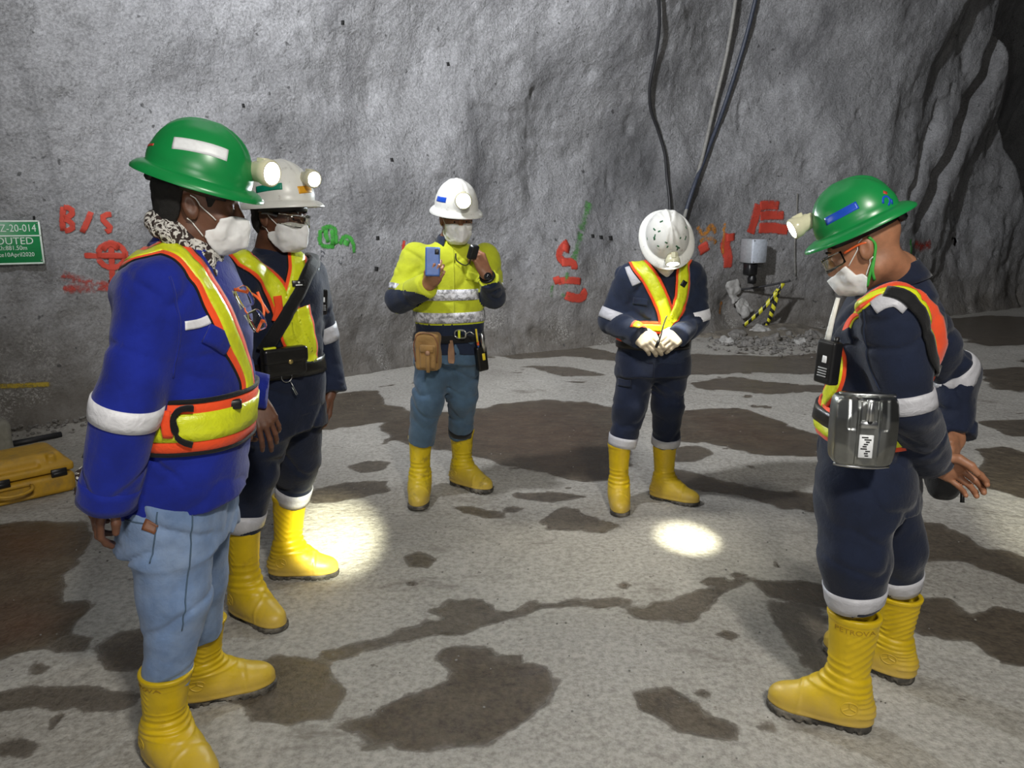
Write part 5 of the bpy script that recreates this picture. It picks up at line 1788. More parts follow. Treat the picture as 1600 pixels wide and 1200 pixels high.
# ---------------------------------------------------------------- radio builder (hand-held, clipped to a chest)
def radio(c, R, label, body_mat, ant_mat, ant_len, s=1.0, paint=None):
    """c = centre of the body; R columns: width, thickness (outwards), height"""
    root = empty('radio', c, label, 'radio')
    c = A3(c)
    F = Field(c - .09 * s, c + .09 * s, .0032)
    F.add(rbox(c, (.029 * s, .018 * s, .058 * s), R, .007))
    F.cut(rbox(c + R @ np.array([0, .020 * s, -.012 * s]), (.020 * s, .004, .030 * s), R, .002))
    v, f = F.mesh(); mk('body', v, f, body_mat, root)
    q = tube([c + R @ np.array([-.015 * s, 0, .055 * s]), c + R @ np.array([-.015 * s, 0, .075 * s]), c + R @ np.array([-.013 * s, 0, .058 * s + ant_len * .5]), c + R @ np.array([-.008 * s, 0, .058 * s + ant_len])], .007 * s, 10, rr=[.0085 * s, .0078 * s, .0066 * s, .0055 * s])
    mk('antenna', q[0], q[1], ant_mat, root)
    q = lathe([(.007 * s, 0), (.0075 * s, .004), (.0065 * s, .013 * s)], c + R @ np.array([.013 * s, 0, .057 * s]), frame_z(R[:, 2]), 14); mk('knob', q[0], q[1], M_BLACKP, root)
    q = boxm(c + R @ np.array([.002, .0185 * s, .012 * s]), (.007 * s, .0012, .011 * s), R, .0005); mk('label_plate', q[0], q[1], M_WHITE_STICK, root)
    q = join(*[boxm(c + R @ np.array([0, .0176 * s, (-.014 - .007 * k) * s]), (.014 * s, .0012, .0016 * s), R, .0004) for k in range(4)]); mk('speaker_grille', q[0], q[1], M_GREYP, root)
    return root
R_ = frame_z(V(.2, 0, 1), V(.75, .55, 0)); R_ = np.stack([R_[:, 0], -R_[:, 1], R_[:, 2]], 1)
radio(K(501, 472, 2.96), np.stack([A3(V(.6, .75, -.1).normalized()), A3(V(.78, -.62, 0).normalized()), A3(V(0, .1, 1).normalized())], 1), 'black radio clipped on the far shoulder under the white hat', M_BLACKP, M_BLACKP, .10, .85)

# ---------------------------------------------------------------- 3: lime shirt
r = P3.root
me = P3.jacket.data
me.materials.append(M_NAVY2)
cent = np.array([tuple(p_.center) for p_ in me.polygons]) + A3(S3['base'])
mi = np.zeros(len(cent), dtype=np.int32)
for k in ('armR', 'armL'):
    a, b_, c_ = [A3(q) for q in S3[k]]
    ab = c_ - b_; L_ = np.linalg.norm(ab); t = ((cent - b_) @ ab) / (L_ * L_)
    dist = np.linalg.norm(cent - (b_ + np.clip(t, 0, 1)[:, None] * ab), axis=1)
    up = b_ - a; tu = ((cent - a) @ up) / (up @ up)
    mi[(dist < .082) & (t > -.12) & (tu > .88)] = 1
zb = K(703, 502, 4.06).z
dtor = np.linalg.norm((cent - A3(K(703, 510, 4.06)))[:, :2], axis=1)
mi[(cent[:, 2] < zb) & (dtor < .24) & (mi == 0)] = 1
me.polygons.foreach_set('material_index', mi)
c0 = K(702, 457, 4.06)
band_at(P3, c0, -.028, .028, M_STRIP_WORN, 'reflective_band', P3.jacket, out=.005)
c0 = K(702, 492, 4.06)
band_at(P3, c0, -.027, .027, M_STRIP_WORN, 'reflective_band', P3.jacket, out=.006)
limb_band(P3, *S3['armR'][:2], .80, .03, P3.JB, M_STRIP_WORN)
limb_band(P3, *S3['armL'][:2], .85, .03, P3.JB, M_STRIP_WORN)
flap(P3, P3.JB, [(729, 430), (740, 433), (751, 436)], .045, P3.jacket, M_LIME)
seam(P3, P3.JB, [(708, 385), (709, 420), (709, 460), (709, 500)], P3.jacket, .003, M_LIME, 'button_placket')
band_at(P3, K(703, 524, 4.06), -.020, .018, M_BLACKF, 'belt', out=.012)
decal(P3, P3.HB, [(677, 308), (683, 310), (690, 312), (697, 313)], .026, 'blue_stripe', M_BLUE_STICK, P3.helmet, out=.0045)
limb_band(P3, *S3['legL'][1:], .90, .05, P3.TB, M_BLACKF, 'dark_sock', P3.trousers, out=.002, rmax=.13)
# tan pouch
def box_R(fwd, up=(0, 0, 1)):
    f_ = Vector(fwd).normalized(); u_ = Vector(up); l_ = u_.cross(f_).normalized(); u_ = f_.cross(l_)
    return np.array([[l_[i], f_[i], u_[i]] for i in range(3)])
R3 = box_R(V(-.25, -1, 0)); pc = K(669, 549, 3.90)
F = Field(A3(pc) - .15, A3(pc) + .15, .0045)
F.add(rbox(A3(pc), (.066, .036, .098), R3, .022)); F.displace(lambda p: .003 * fbm(p * 22, 2, 6))
v, f = F.mesh(); po = mk('waist_pouch', v, f, M_TAN, loc=pc); tag(po, 'tan zipped pouch on the belt of the lime shirt', 'pouch')
F = Field(A3(pc) - .15, A3(pc) + .15, .0045); F.add(rbox(A3(pc) + R3 @ np.array([.012, .036, -.022]), (.044, .014, .062), R3, .012)); v, f = F.mesh(); fp = mk('front_pocket', v, f, M_TAN, po)
q = boxm(A3(pc) + R3 @ np.array([.012, .053, .022]), (.036, .004, .018), R3, .003); mk('pocket_tab', q[0], q[1], M_TAN, fp)
q = boxm(A3(pc) + R3 @ np.array([.018, .056, -.045]), (.010, .004, .055), R3, .002); mk('webbing', q[0], q[1], M_TAN, fp)
q = lathe([(.011, 0), (.014, .004), (.008, .010)], A3(pc) + R3 @ np.array([.018, .054, .0]), frame_z(R3[:, 1]), 12); mk('clasp', q[0], q[1], M_TANLEATHER, fp)
q = tube([A3(pc) + R3 @ np.array(p_) for p_ in ((.058, .034, -.05), (.060, .034, .06), (.045, .034, .086), (-.045, .034, .086), (-.060, .034, .06), (-.058, .034, -.05))], .0028, 6, .012); mk('zip', q[0], q[1], M_LEATHER, po)
# carabiner, leather tag, tool holster
cc = A3(K(719, 522, 3.91))
lp = [cc + R3 @ np.array([.030 * math.copysign(abs(math.cos(a)) ** .5, math.cos(a)), 0, .020 * math.copysign(abs(math.sin(a)) ** .7, math.sin(a))]) for a in np.linspace(0, 2 * math.pi, 33)]
cb = mk('carabiner', *tube(lp, .0045, 8), M_STEEL, loc=cc); tag(cb, 'steel carabiner on the front of the belt of the lime shirt', 'carabiner')
q = boxm(cc + R3 @ np.array([-.004, .004, 0]), (.006, .004, .020), R3, .001); mk('lime_tape', q[0], q[1], M_STRIP_LIME, cb)
q = tube([cc + R3 @ np.array([.03, .0, .002]), cc + R3 @ np.array([.055, .004, .014]), cc + R3 @ np.array([.075, .0, .0])], .003, 6, .006); mk('hook', q[0], q[1], M_STEEL, cb)
tp = K(706, 549, 3.93)
rows = [[A3(tp) + R3 @ np.array([w_ * s_, .01, h_]) for s_ in (-1, 0, 1)] for w_, h_ in ((.008, .060), (.012, .035), (.017, 0), (.018, -.045), (.013, -.062))]
v, f, _ = sheet(rows, [[R3[:, 1]] * 3] * 5, .003, -.003); lt = mk('leather_tag', v, f, M_TANLEATHER, loc=tp, smooth=False); tag(lt, 'tan leather tag hanging at the fly of the grey blue jeans', 'tag')
hp = K(752, 560, 3.97); Rh3 = box_R(V(.5, -.87, 0), V(-.14, 0, 1))
h = empty('tool_holster', hp, 'black tool holster with marker and pen beside the blue jeans', 'holster')
F = Field(A3(hp) - .13, A3(hp) + .13, .0045); F.add(rbox(A3(hp), (.030, .022, .066), Rh3, .010)); v, f = F.mesh(); mk('body', v, f, M_BLACKL, h)
q = boxm(A3(hp) + Rh3 @ np.array([.004, .024, .012]), (.008, .003, .018), Rh3, .001); mk('yellow_label', q[0], q[1], M_YELP, h)
q = lathe([(.006, -.05), (.0065, .04), (.0062, .042), (.003, .062)], A3(hp) + Rh3 @ np.array([-.014, .010, .10]), Rh3, 12); mk('pen', q[0], q[1], M_BLUEP, h)
q = lathe([(.005, -.02), (.005, .05)], A3(hp) + Rh3 @ np.array([-.020, .020, .115]), Rh3, 12); mk('pencil', q[0], q[1], M_YELP, h)
q = lathe([(.012, -.05), (.013, .02), (.010, .04), (.004, .05)], A3(hp) + Rh3 @ np.array([.014, .012, .085]), Rh3, 14); mk('marker', q[0], q[1], M_STEEL, h)
q = lathe([(.0068, -.012), (.0068, .012)], A3(hp) + Rh3 @ np.array([-.014, .010, .088]), Rh3, 12); mk('orange_ring', q[0], q[1], M_ORANGEP, h)
# phone held in the raised right hand
ph = K(676, 409, 3.74); Rph = box_R(V(.1, -1, .12), V(.02, .1, 1))
pb = empty('phone', ph, 'blue cased phone held up in front of the lime shirt', 'phone')
F = Field(A3(ph) - .1, A3(ph) + .1, .0038); F.add(rbox(A3(ph), (.036, .0065, .070), Rph, .006)); v, f = F.mesh(); mk('case', v, f, M_BLUEP, pb)
q = boxm(A3(ph) - Rph[:, 1] * .0068, (.032, .0008, .065), Rph, .0004); mk('screen', q[0], q[1], M_SCREEN, pb)
q = boxm(A3(ph) + Rph @ np.array([.020, .0068, .048]), (.010, .0015, .013), Rph, .0006); cbm = mk('camera_bump', q[0], q[1], M_BLACKP, pb)
# black hand microphone on a coiled lead at the chin
mp_ = K(739, 394, 3.80); Rm = box_R(V(-.6, .5, .3))
mb = empty('hand_microphone', mp_, 'black hand microphone held near the chin under the lit lamp', 'microphone')
F = Field(A3(mp_) - .08, A3(mp_) + .08, .0038); F.add(rbox(A3(mp_), (.026, .016, .036), Rm, .010)); v, f = F.mesh(); mk('body', v, f, M_BLACKP, mb)
q = tube([A3(mp_) - Rm[:, 2] * .035, K(732, 412, 3.84), K(722, 413, 3.90), K(713, 406, 3.91), K(712, 396, 3.92)], .0035, 8, .008); mk('lead', q[0], q[1], M_BLACKP, mb)
# wrist watch
wa, wb_ = K(767, 448, 3.92), K(760, 428, 3.85)
ax = (wb_ - wa).normalized(); wc = wa.lerp(wb_, .80)
q = tube([A3(wc) + frame_z(ax)[:, 0] * .034 * math.cos(a) + frame_z(ax)[:, 1] * .034 * math.sin(a) for a in np.linspace(0, 2 * math.pi, 25)], .008, 8); wt = mk('wrist_watch', q[0], q[1], M_BLACKP, r)
q = lathe([(.019, 0), (.020, .008), (.017, .011)], wc + V(.1, -1, .1).normalized() * .034, frame_z(V(.1, -1, .1)), 18); mk('watch_face', q[0], q[1], M_SCREEN, wt)

# ---------------------------------------------------------------- 4: bowed head
r = P4.root
pA = [K(990, 425, 4.12), K(994, 408, 4.02)] + cast(P4.JB, (1000, 416), (1014, 432), (1026, 454), (1036, 476), (1042, 500), (1042, 514))
vest_strap(P4, pA, .088, .062)
pB = [K(1076, 425, 4.12), K(1070, 406, 4.02)] + cast(P4.JB, (1067, 420), (1067, 440), (1065, 462), (1058, 484), (1048, 504))
vest_strap(P4, pB, .080, .056)
pC = cast(P4.JB, (994, 512), (1010, 512), (1026, 512), (1040, 514)); vest_strap(P4, pC, .065, .035)
decal(P4, P4.JB, [(1064, 441), (1070, 445)], .030, 'strap_badge', M_BLACKP, r, out=.012)
decal(P4, P4.JB, [(984, 416), (990, 430), (996, 444)], .055, 'shoulder_patch', M_STRIP_SILVER, P4.jacket, out=.003)
limb_band(P4, *S4['armR'][:2], .90, .055, P4.JB, M_STRIP_SILVER, rmax=.12)
limb_band(P4, *S4['armL'][:2], .90, .055, P4.JB, M_STRIP_WHITE, rmax=.12)
limb_band(P4, *S4['legR'][1:], .90, .055, P4.TB, M_STRIP_SILVER, parent=P4.trousers, rmax=.13)
limb_band(P4, *S4['legL'][1:], .90, .045, P4.TB, M_STRIP_SILVER, parent=P4.trousers, rmax=.13)
band_at(P4, K(1022, 534, 3.98), -.022, .022, M_BLACKL, 'belt', out=.010)
band_at(P4, K(1022, 526, 3.98), -.012, .012, M_ORANGE, 'vest_hem', out=.013)
flap(P4, P4.JB, [(990, 470), (1000, 471), (1012, 473)], .035, P4.jacket, M_NAVY2)
seam(P4, P4.TB, [(1022, 560), (1021, 590), (1016, 630)], P4.trousers, .003, M_NAVY, 'fly_seam')
flap(P4, P4.TB, [(967, 596), (976, 598), (986, 599)], .04, P4.trousers, M_NAVY)
for sgn, w0, w1 in ((1, K(990, 519, 3.80), K(1024, 543, 3.71)), (-1, K(1066, 519, 3.82), K(1034, 543, 3.71))):
    d = (w1 - w0).normalized()
    v, f = hand_mesh(w0, d, V(-sgn * .25, -.80, .55), sgn, [(24, 30, 20), (28, 32, 22), (32, 34, 22), (36, 36, 24)], fat=1.28, scale=1.05,
                     thumb=[(.022, .020, -.006), (.052, .044, -.010), (.080, .050, -.014), (.102, .044, -.020)])
    g = mk('glove', v, f, M_GLOVE, r, label='beige knitted glove')
    ringv = tube([A3(w0 - d * .012) + frame_z(d)[:, 0] * .042 * math.cos(a) + frame_z(d)[:, 1] * .038 * math.sin(a) for a in np.linspace(0, 2 * math.pi, 25)], .006, 8)
    mk('glove_cuff', ringv[0], ringv[1], M_STRING, g)
# small dark instrument held between the gloves
ic = K(1030, 532, 3.70)
q = join(tube([ic + V(-.012, .02, -.03), ic + V(.0, .0, .0), ic + V(.022, .02, .075), ic + V(.040, .04, .115)], .0035, 8, .01), tube([ic + V(-.012, .012, -.035), ic + V(-.002, -.002, .0)], .008, 8))
io = mk('pen', q[0], q[1], M_BLACKP, loc=ic); tag(io, 'thin black pen held between beige gloves', 'pen')
for q_ in ([(1021, 357), (1024, 360)], [(1024, 366), (1022, 375)], [(1021, 371), (1024, 374)], [(1031, 347), (1036, 345)], [(1039, 378), (1043, 380)], [(1042, 387), (1044, 384)], [(1056, 384), (1062, 388)], [(1059, 387), (1058, 391)], [(1062, 373), (1064, 371)], [(1070, 375), (1072, 369)], [(1027, 384), (1030, 385)], [(1028, 362), (1032, 361)], [(1011, 371), (1012, 375)], [(1071, 354), (1073, 358)]):
    decal(P4, P4.HB, q_, .007, 'paint_chip', M_PAINT_GREEN, P4.helmet, out=.0014, cols=3)
# thin staff that hangs behind the hip
stf = mk('cable_lead', *tube([K(1078, 532, 4.06), K(1076, 556, 4.10), K(1071, 580, 4.11)], .009, 8, .02), M_GREYP, loc=K(1076, 556, 4.1)); tag(stf, 'grey cable lead hanging at the hip behind the beige gloves', 'cable')

# ---------------------------------------------------------------- 5: hands behind the back
r = P5.root
pA = cast(P5.JB, (1322, 522), (1336, 494), (1354, 470), (1382, 452), (1412, 446), (1440, 464), (1457, 496), (1466, 530), (1468, 560)) + [K(1466, 600, 2.28)]
WP5 = [.030, .034, .040, .055, .080, .092, .092, .085]
v, f, _ = ribbon(pA, WP5, P5.JB, out=.006, cols=7); vo = mk('vest_strap', v, f, M_ORANGE, r)
v, f, _ = ribbon(cast(P5.JB, (1338, 490), (1356, 468), (1382, 456), (1410, 454), (1434, 472), (1448, 500), (1456, 532), (1459, 562)), [.010, .014, .018, .024, .026, .026, .026], P5.JB, out=.0085); mk('reflective_strip', v, f, M_STRIP_LIME, vo)
v, f, _ = ribbon(pA, [w_ + .008 for w_ in WP5], P5.JB, out=.0042, cols=7); mk('lime_edging', v, f, M_STRIP_LIME, vo)
pB = [K(1330, 540, 2.40), K(1352, 480, 2.40), K(1392, 448, 2.40), K(1430, 470, 2.40), K(1455, 520, 2.36)]
vest_strap(P5, pB, .08, .04)
sl = cast(P5.JB, (1384, 458), (1408, 462), (1430, 482), (1444, 512), (1452, 548)) + [K(1462, 600, 2.26), K(1466, 660, 2.27), K(1470, 700, 2.30)]
v, f, _ = ribbon(sl, .034, P5.JB, out=.012, inn=.006); mk('sling_strap', v, f, M_BLACKF, r)
decal(P5, P5.JB, [(1364, 480), (1382, 470), (1400, 468), (1418, 480)], .045, 'shoulder_patch', M_STRIP_SILVER, P5.jacket, out=.0045)
limb_band(P5, *S5['armL'][:2], .96, .050, P5.JB, M_STRIP_SILVER, rmax=.12)
limb_band(P5, *S5['armR'][:2], .92, .050, P5.JB, M_STRIP_SILVER, rmax=.12)
limb_band(P5, *S5['legL'][1:], .80, .066, P5.TB, M_STRIP_SILVER, parent=P5.trousers, rmax=.14)
limb_band(P5, *S5['legR'][1:], .80, .062, P5.TB, M_STRIP_SILVER, parent=P5.trousers, rmax=.14)
bc = K(1356, 646, 2.25)
vb = band_at(P5, bc, -.066, .030, M_ORANGE, 'vest_belt', out=.008, rows=5)
band_at(P5, bc, -.052, -.022, M_STRIP_LIME, 'reflective_strip', vb, out=.011)
band_at(P5, bc, -.026, .020, M_BLACKL, 'belt', out=.016)
fs_ = cast(P5.JB, (1306, 548), (1311, 570), (1308, 592), (1298, 612), (1288, 628))
v, f, _ = ribbon(fs_, .06, P5.JB, out=.006); fo = mk('vest_front_panel', v, f, M_ORANGE, r)
v, f, _ = ribbon(fs_, .042, P5.JB, out=.009); mk('reflective_strip', v, f, M_STRIP_LIME, fo)
seam(P5, P5.JB, [(1352, 470), (1350, 520), (1358, 570), (1375, 610)], P5.jacket, .003, M_NAVY2, 'sleeve_seam')
flap(P5, P5.JB, [(1306, 530), (1318, 528), (1330, 524)], .05, P5.jacket, M_NAVY)
decal(P5, P5.HB, [(1290, 347), (1312, 335), (1340, 320)], .022, 'blue_stripe', M_BLUE_STICK, P5.helmet)
for q_ in ([(1380, 318), (1379, 309), (1386, 306), (1391, 312), (1388, 321)], [(1394, 318), (1392, 309), (1394, 319)]):
    decal(P5, P5.HB, q_, .006, 'blue_mark', M_BLUE_STICK, P5.helmet)
decal(P5, P5.HB, [(1380, 300), (1386, 302)], .010, 'red_mark', M_RED_STICK, P5.helmet)
# green cord behind the ear
fb = bvh_of(*P5.HF.mesh())
for pp in ([(1356, 372), (1366, 380), (1366, 400), (1361, 424), (1354, 446), (1348, 460)], [(1366, 402), (1364, 424), (1366, 436)]):
    pts = []
    for p_ in cast(fb, *pp):
        l_, n_, _, _ = fb.find_nearest(p_); pts.append(A3(l_) + A3(n_) * .005)
    if len(pts) > 1:
        q = tube(pts, .0042, 8, .008); mk('green_cord', q[0], q[1], M_GREENCORD, r)
# radio on the chest
zr = V(.10, 0, 1).normalized()
fo5 = Vector((-.90, -.45, 0)).normalized()
Rr = np.stack([A3(zr.cross(fo5)), A3(fo5), A3(zr)], 1)
radio(K(1294, 566, 2.10), Rr, 'black radio with white antenna clipped on the chest of the right navy coverall', M_BLACKP, M_WHITEP, .118, 1.05)
# metal self-rescuer case on the belt
bc_ = K(1350, 672, 1.98)
nz = V(-.20, -1, .04).normalized()
Rb5 = np.stack([A3(nz.cross(V(0, 0, 1)).normalized()) * -1, A3(nz), np.zeros(3)], 1)
Rb5[:, 0] = np.cross(Rb5[:, 1], [0, 0, 1]); Rb5[:, 0] /= np.linalg.norm(Rb5[:, 0]); Rb5[:, 2] = np.cross(Rb5[:, 0], Rb5[:, 1])
M_TIN = simple('brushed_tin', (0.36, 0.37, 0.36), 0.3, metal=1.0, var=0.2, scale=14)
cs5 = empty('rescue_breather_case', bc_, 'grey metal rescue breather case on the belt of the right navy coverall', 'case')
nu, nv = 45, 51
W5, H5 = .083, .098
P_, n_ = [], []
vs = []
for i in range(nu):
    u = -1 + 2 * i / (nu - 1)
    for j in range(nv):
        w = -1 + 2 * j / (nv - 1)
        au, aw = abs(u), abs(w)
        hgt = .030
        hgt += .014 * min(1, max(0, (1 - au) / .45)) * min(1, max(0, (1 - aw) / .10))
        # facet cut across the upper and lower outer corners
        fac = .026 * (au * .9 + max(0, (.28 - w) * .35) * (au > .28) * 0 + max(0, aw - .35) * .9) - .0145
        hgt -= max(0, fac)
        if .26 < au < .33: hgt -= .004
        if au < .26 and w < .25: hgt -= .006
        if .40 < au < .62 and w > .12: hgt -= .0035 * (1 if .47 < au < .55 else .4)
        rr_ = max(0, (au ** 8 + aw ** 8) ** (1 / 8) - .93) / .07
        hgt -= .020 * min(1, rr_) ** 2
        k = min(1.0, 1.0 / max(1e-6, (au ** 7 + aw ** 7) ** (1 / 7))) if max(au, aw) > 0 else 1
        tx = 1 - .03 * max(0, -w)
        vs.append(A3(bc_) + Rb5 @ np.array([u * W5 * tx * (k if k < 1 else 1), hgt, w * H5 * (k if k < 1 else 1)]))
fs = [(i * nv + j, i * nv + j + 1, (i + 1) * nv + j + 1, (i + 1) * nv + j) for i in range(nu - 1) for j in range(nv - 1)]
edge = [i * nv for i in range(nu)] + [(nu - 1) * nv + j for j in range(1, nv)] + [i * nv + nv - 1 for i in range(nu - 2, -1, -1)] + [j for j in range(nv - 2, 0, -1)]
nb = len(vs)
for e in edge:
    loc = Rb5.T @ (np.array(vs[e]) - A3(bc_)); vs.append(A3(bc_) + Rb5 @ np.array([loc[0], -.036, loc[2]]))
m_ = len(edge)
fs += [(edge[k], edge[(k + 1) % m_], nb + (k + 1) % m_, nb + k) for k in range(m_)]
fs.append(tuple(nb + k for k in range(m_)))
mk('shell', np.array(vs), fs, M_TIN, cs5, sharp=32)
def at5(x, y, z): return A3(bc_) + Rb5 @ np.array([x, y, z])
q = join(boxm(at5(0, .046, .062), (.010, .004, .030), Rb5, .002), boxm(at5(0, .052, .060), (.0045, .004, .026), Rb5, .0015), boxm(at5(0, .046, .025), (.021, .004, .010), Rb5, .002)); mk('latch', q[0], q[1], M_STEEL, cs5)
q = lathe([(.006, 0), (.006, .005), (.003, .007)], at5(0, .049, .034), frame_z(Rb5[:, 1]), 14); mk('latch_button', q[0], q[1], M_BLACKP, cs5)
q = boxm(at5(.002, .0405, -.035), (.0175, .0012, .031), Rb5, .0008); pl = mk('label_plate', q[0], q[1], M_WHITE_STICK, cs5)
rnd = random.Random(4)
q = []
for k in range(9):
    q.append(boxm(at5(.002 + rnd.uniform(-.006, .006), .0422, -.060 + k * .0062), (rnd.uniform(.004, .009), .0006, .0018), Rb5, .0002))
q = join(*q); mk('worn_print', q[0], q[1], M_BLACKP, pl)
for zz in (-.097, .0975):
    q = tube([at5(x, yy, zz * s_) for x, yy, s_ in ((-.070, .0, 1.0), (-.04, .012, 1.01), (.04, .012, 1.01), (.070, .0, 1.0))], .0045, 8, .01); mk('rim_bead', q[0], q[1], M_STEEL, cs5)
# black shoulder bag behind the hips
bg = K(1474, 738, 2.44)
Rg = box_R(V(.9, -.4, 0))
F = Field(A3(bg) - .17, A3(bg) + .17, .006)
F.add(rbox(A3(bg), (.095, .050, .078), Rg, .045)); F.displace(wrinkle(77, .006, 12, 14), .03)
v, f = F.mesh(); bo = mk('shoulder_bag', v, f, M_BLACKF, loc=bg); tag(bo, 'black soft shoulder bag hanging behind the clasped hands', 'bag')
q = tube([A3(bg) + Rg @ np.array([x, .053 - .25 * x * x, .03]) for x in np.linspace(-.08, .08, 9)], .003, 6); mk('zip', q[0], q[1], M_BLACKP, bo)
q = tube([A3(bg) + Rg @ np.array(p_) for p_ in ((-.06, .048, -.03), (-.068, .054, -.05), (-.072, .056, -.072))], .006, 8, rr=[.003, .006, .007]); mk('zip_pull', q[0], q[1], M_BLACKP, bo)

# ---------------------------------------------------------------- the light the cap lamps give
lamp_light('cap_lamp_beam', P2, (1.2, 2.0, .4), 14, 60, (1, .98, .9), .8)
lamp_light('cap_lamp_beam', P5, G(1076, 842), 1500, 11, (1, .98, .74), 1.0)
lamp_light('cap_lamp_beam', P3, (0.9, 1.5, 1.35), 85, 95, (.9, .96, 1), .6)
lamp_light('cap_lamp_beam', P4, K(1036, 505, 3.70), 40, 75, (1, .97, .85), .7)
lamp_light('cap_lamp_beam', P1, (1.6, 2.6, .6), 14, 60, (1, .98, .9), .8)
# ================================================================== marks on the wall, cables, sign, case, rubble
def spray(name, c, thick=.5, edge=.25):
    """spray paint: thins out towards the stroke edge and where the rough wall was missed"""
    m, nt, b = new_mat(name)
    tc = N(nt, 'ShaderNodeTexCoord')
    sep = N(nt, 'ShaderNodeSeparateXYZ'); L(nt, tc.outputs['UV'], sep.inputs[0])
    d = math_n(nt, 'ABSOLUTE', math_n(nt, 'SUBTRACT', sep.outputs[1], 0.5))
    prof = N(nt, 'ShaderNodeMapRange'); prof.inputs[1].default_value = 0.5; prof.inputs[2].default_value = edge; prof.inputs[3].default_value = 0; prof.inputs[4].default_value = 1
    L(nt, d, prof.inputs[0])
    de = math_n(nt, 'MINIMUM', sep.outputs[0], math_n(nt, 'SUBTRACT', 1.0, sep.outputs[0]))
    pe = N(nt, 'ShaderNodeMapRange'); pe.inputs[2].default_value = 0.06; L(nt, de, pe.inputs[0])
    n1 = noise_node(nt, tc.outputs['Object'], 34, 5, 0.7); n2 = noise_node(nt, tc.outputs['Object'], 5, 3, 0.5)
    nn = math_n(nt, 'ADD', math_n(nt, 'MULTIPLY', n1.outputs['Fac'], 1.5), math_n(nt, 'MULTIPLY', n2.outputs['Fac'], 0.8))
    a = math_n(nt, 'MULTIPLY', math_n(nt, 'MULTIPLY', prof.outputs[0], pe.outputs[0]), math_n(nt, 'ADD', nn, thick - 0.98), clamp=True)
    al = ramp(nt, a, [(0.28, (0, 0, 0)), (0.75, (0.85, 0.85, 0.85))]).outputs[0]
    L(nt, mixc(nt, n1.outputs['Fac'], [x * .7 for x in c], c), b.inputs['Base Color'])
    b.inputs['Roughness'].default_value = .75
    L(nt, al, b.inputs['Alpha'])
    return m
SP_RED = spray('red_spray_paint', (0.66, 0.07, 0.04), .76)
SP_RED2 = spray('faded_red_spray_paint', (0.50, 0.06, 0.04), .34, .05)
SP_GREEN = spray('green_spray_paint', (0.05, 0.34, 0.04), .62, .15)
SP_GREEN2 = spray('faded_green_spray_paint', (0.10, 0.32, 0.08), .34, .05)
SP_ORANGE = spray('orange_spray_paint', (0.62, 0.25, 0.03), .35, .1)
SP_YELLOW = spray('yellow_paint', (0.50, 0.36, 0.03), .5, .2)
SP_DARK = spray('dark_marker_paint', (0.05, 0.055, 0.075), .3, .1)
SP_BLACK = simple('drill_hole_shade', (0.012, 0.012, 0.012), 0.9)
SP_WHITE = spray('pale_lime_bloom', (0.48, 0.46, 0.48), .15, .02)
def strokes(name, lines, mat, label=None, wpx=8):
    vs, fs, us, o = [], [], [], 0
    for ln in lines:
        w_ = wpx
        if isinstance(ln, tuple): w_, ln = ln
        pts = [W(*p) for p in ln]
        t = sum((p - CAMP).length for p in pts) / len(pts)
        v, f, uv = ribbon(pts, w_ * 1.28 * t / 1230.0, WB, out=.006 + .0007 * len(fs) / 50, inn=.0, step=.04, cols=5)
        vs.append(v); fs += [tuple(i + o for i in q) for q in f]; us.append(uv); o += len(v)
    return mk(name, np.concatenate(vs), fs, mat, wall, label=label, uvs=np.concatenate(us))
strokes('spray_lettering', [[(99, 322), (97, 342), (99, 362)], [(98, 324), (110, 322), (117, 330), (112, 340), (99, 341)], [(99, 342), (113, 345), (118, 354), (112, 361), (99, 361)],
                            [(143, 330), (136, 348), (128, 364)],
                            [(176, 335), (162, 333), (155, 341), (163, 349), (175, 354), (178, 360), (164, 363)]], SP_RED, 'red sprayed letters B/S', 8)
strokes('spray_target', [[(130, 399), (165, 400), (200, 401)], [(173, 372), (175, 420), (176, 470)], [(152, 400), (156, 385), (173, 378), (192, 386), (198, 401), (192, 414), (175, 420), (158, 414), (152, 400)], [(160, 392), (172, 376), (186, 390)], [(150, 398), (198, 399)]], SP_RED, 'red sprayed circle with a cross', 8)
strokes('spray_smear', [(22, [(92, 428), (130, 440), (170, 445), (186, 442)]), (20, [(95, 450), (140, 452), (184, 448)])], SP_RED2, 'faint red smear under the sprayed circle')
strokes('spray_square', [[(500, 358), (522, 354), (524, 384)], [(501, 357), (500, 384), (524, 385)], (9, [(508, 358), (512, 380)]), (9, [(518, 358), (519, 384)])], SP_GREEN, 'green sprayed square', 9)
strokes('spray_arc', [[(530, 384), (540, 366), (549, 372), (553, 398)], (12, [(536, 378), (546, 382)])], SP_GREEN, 'green sprayed arc', 8)
strokes('marker_writing', [[(502, 390), (501, 410)], [(502, 392), (511, 396), (503, 402)], [(519, 392), (519, 412)], [(527, 393), (531, 414)], [(535, 400), (532, 414)]], SP_DARK, 'dark faded marker strokes', 5)
strokes('spray_dash', [(6, [(631, 375), (629, 398)])], SP_RED, 'short red sprayed dash')
strokes('spray_smear', [(24, [(922, 315), (914, 340), (908, 362)]), (20, [(908, 362), (900, 390), (896, 408)])], SP_GREEN2, 'pale green sprayed smear')
strokes('spray_letter', [(13, [(888, 378), (876, 388), (872, 402), (884, 410)]), (14, [(878, 386), (890, 390)]), (14, [(876, 410), (898, 412), (897, 422)])], SP_RED, 'red sprayed letter above')
strokes('spray_letter', [(12, [(870, 440), (890, 438), (908, 440)]), (12, [(868, 432), (872, 444)]), (15, [(882, 460), (896, 466), (914, 462), (908, 452)])], SP_RED, 'red sprayed letter below')
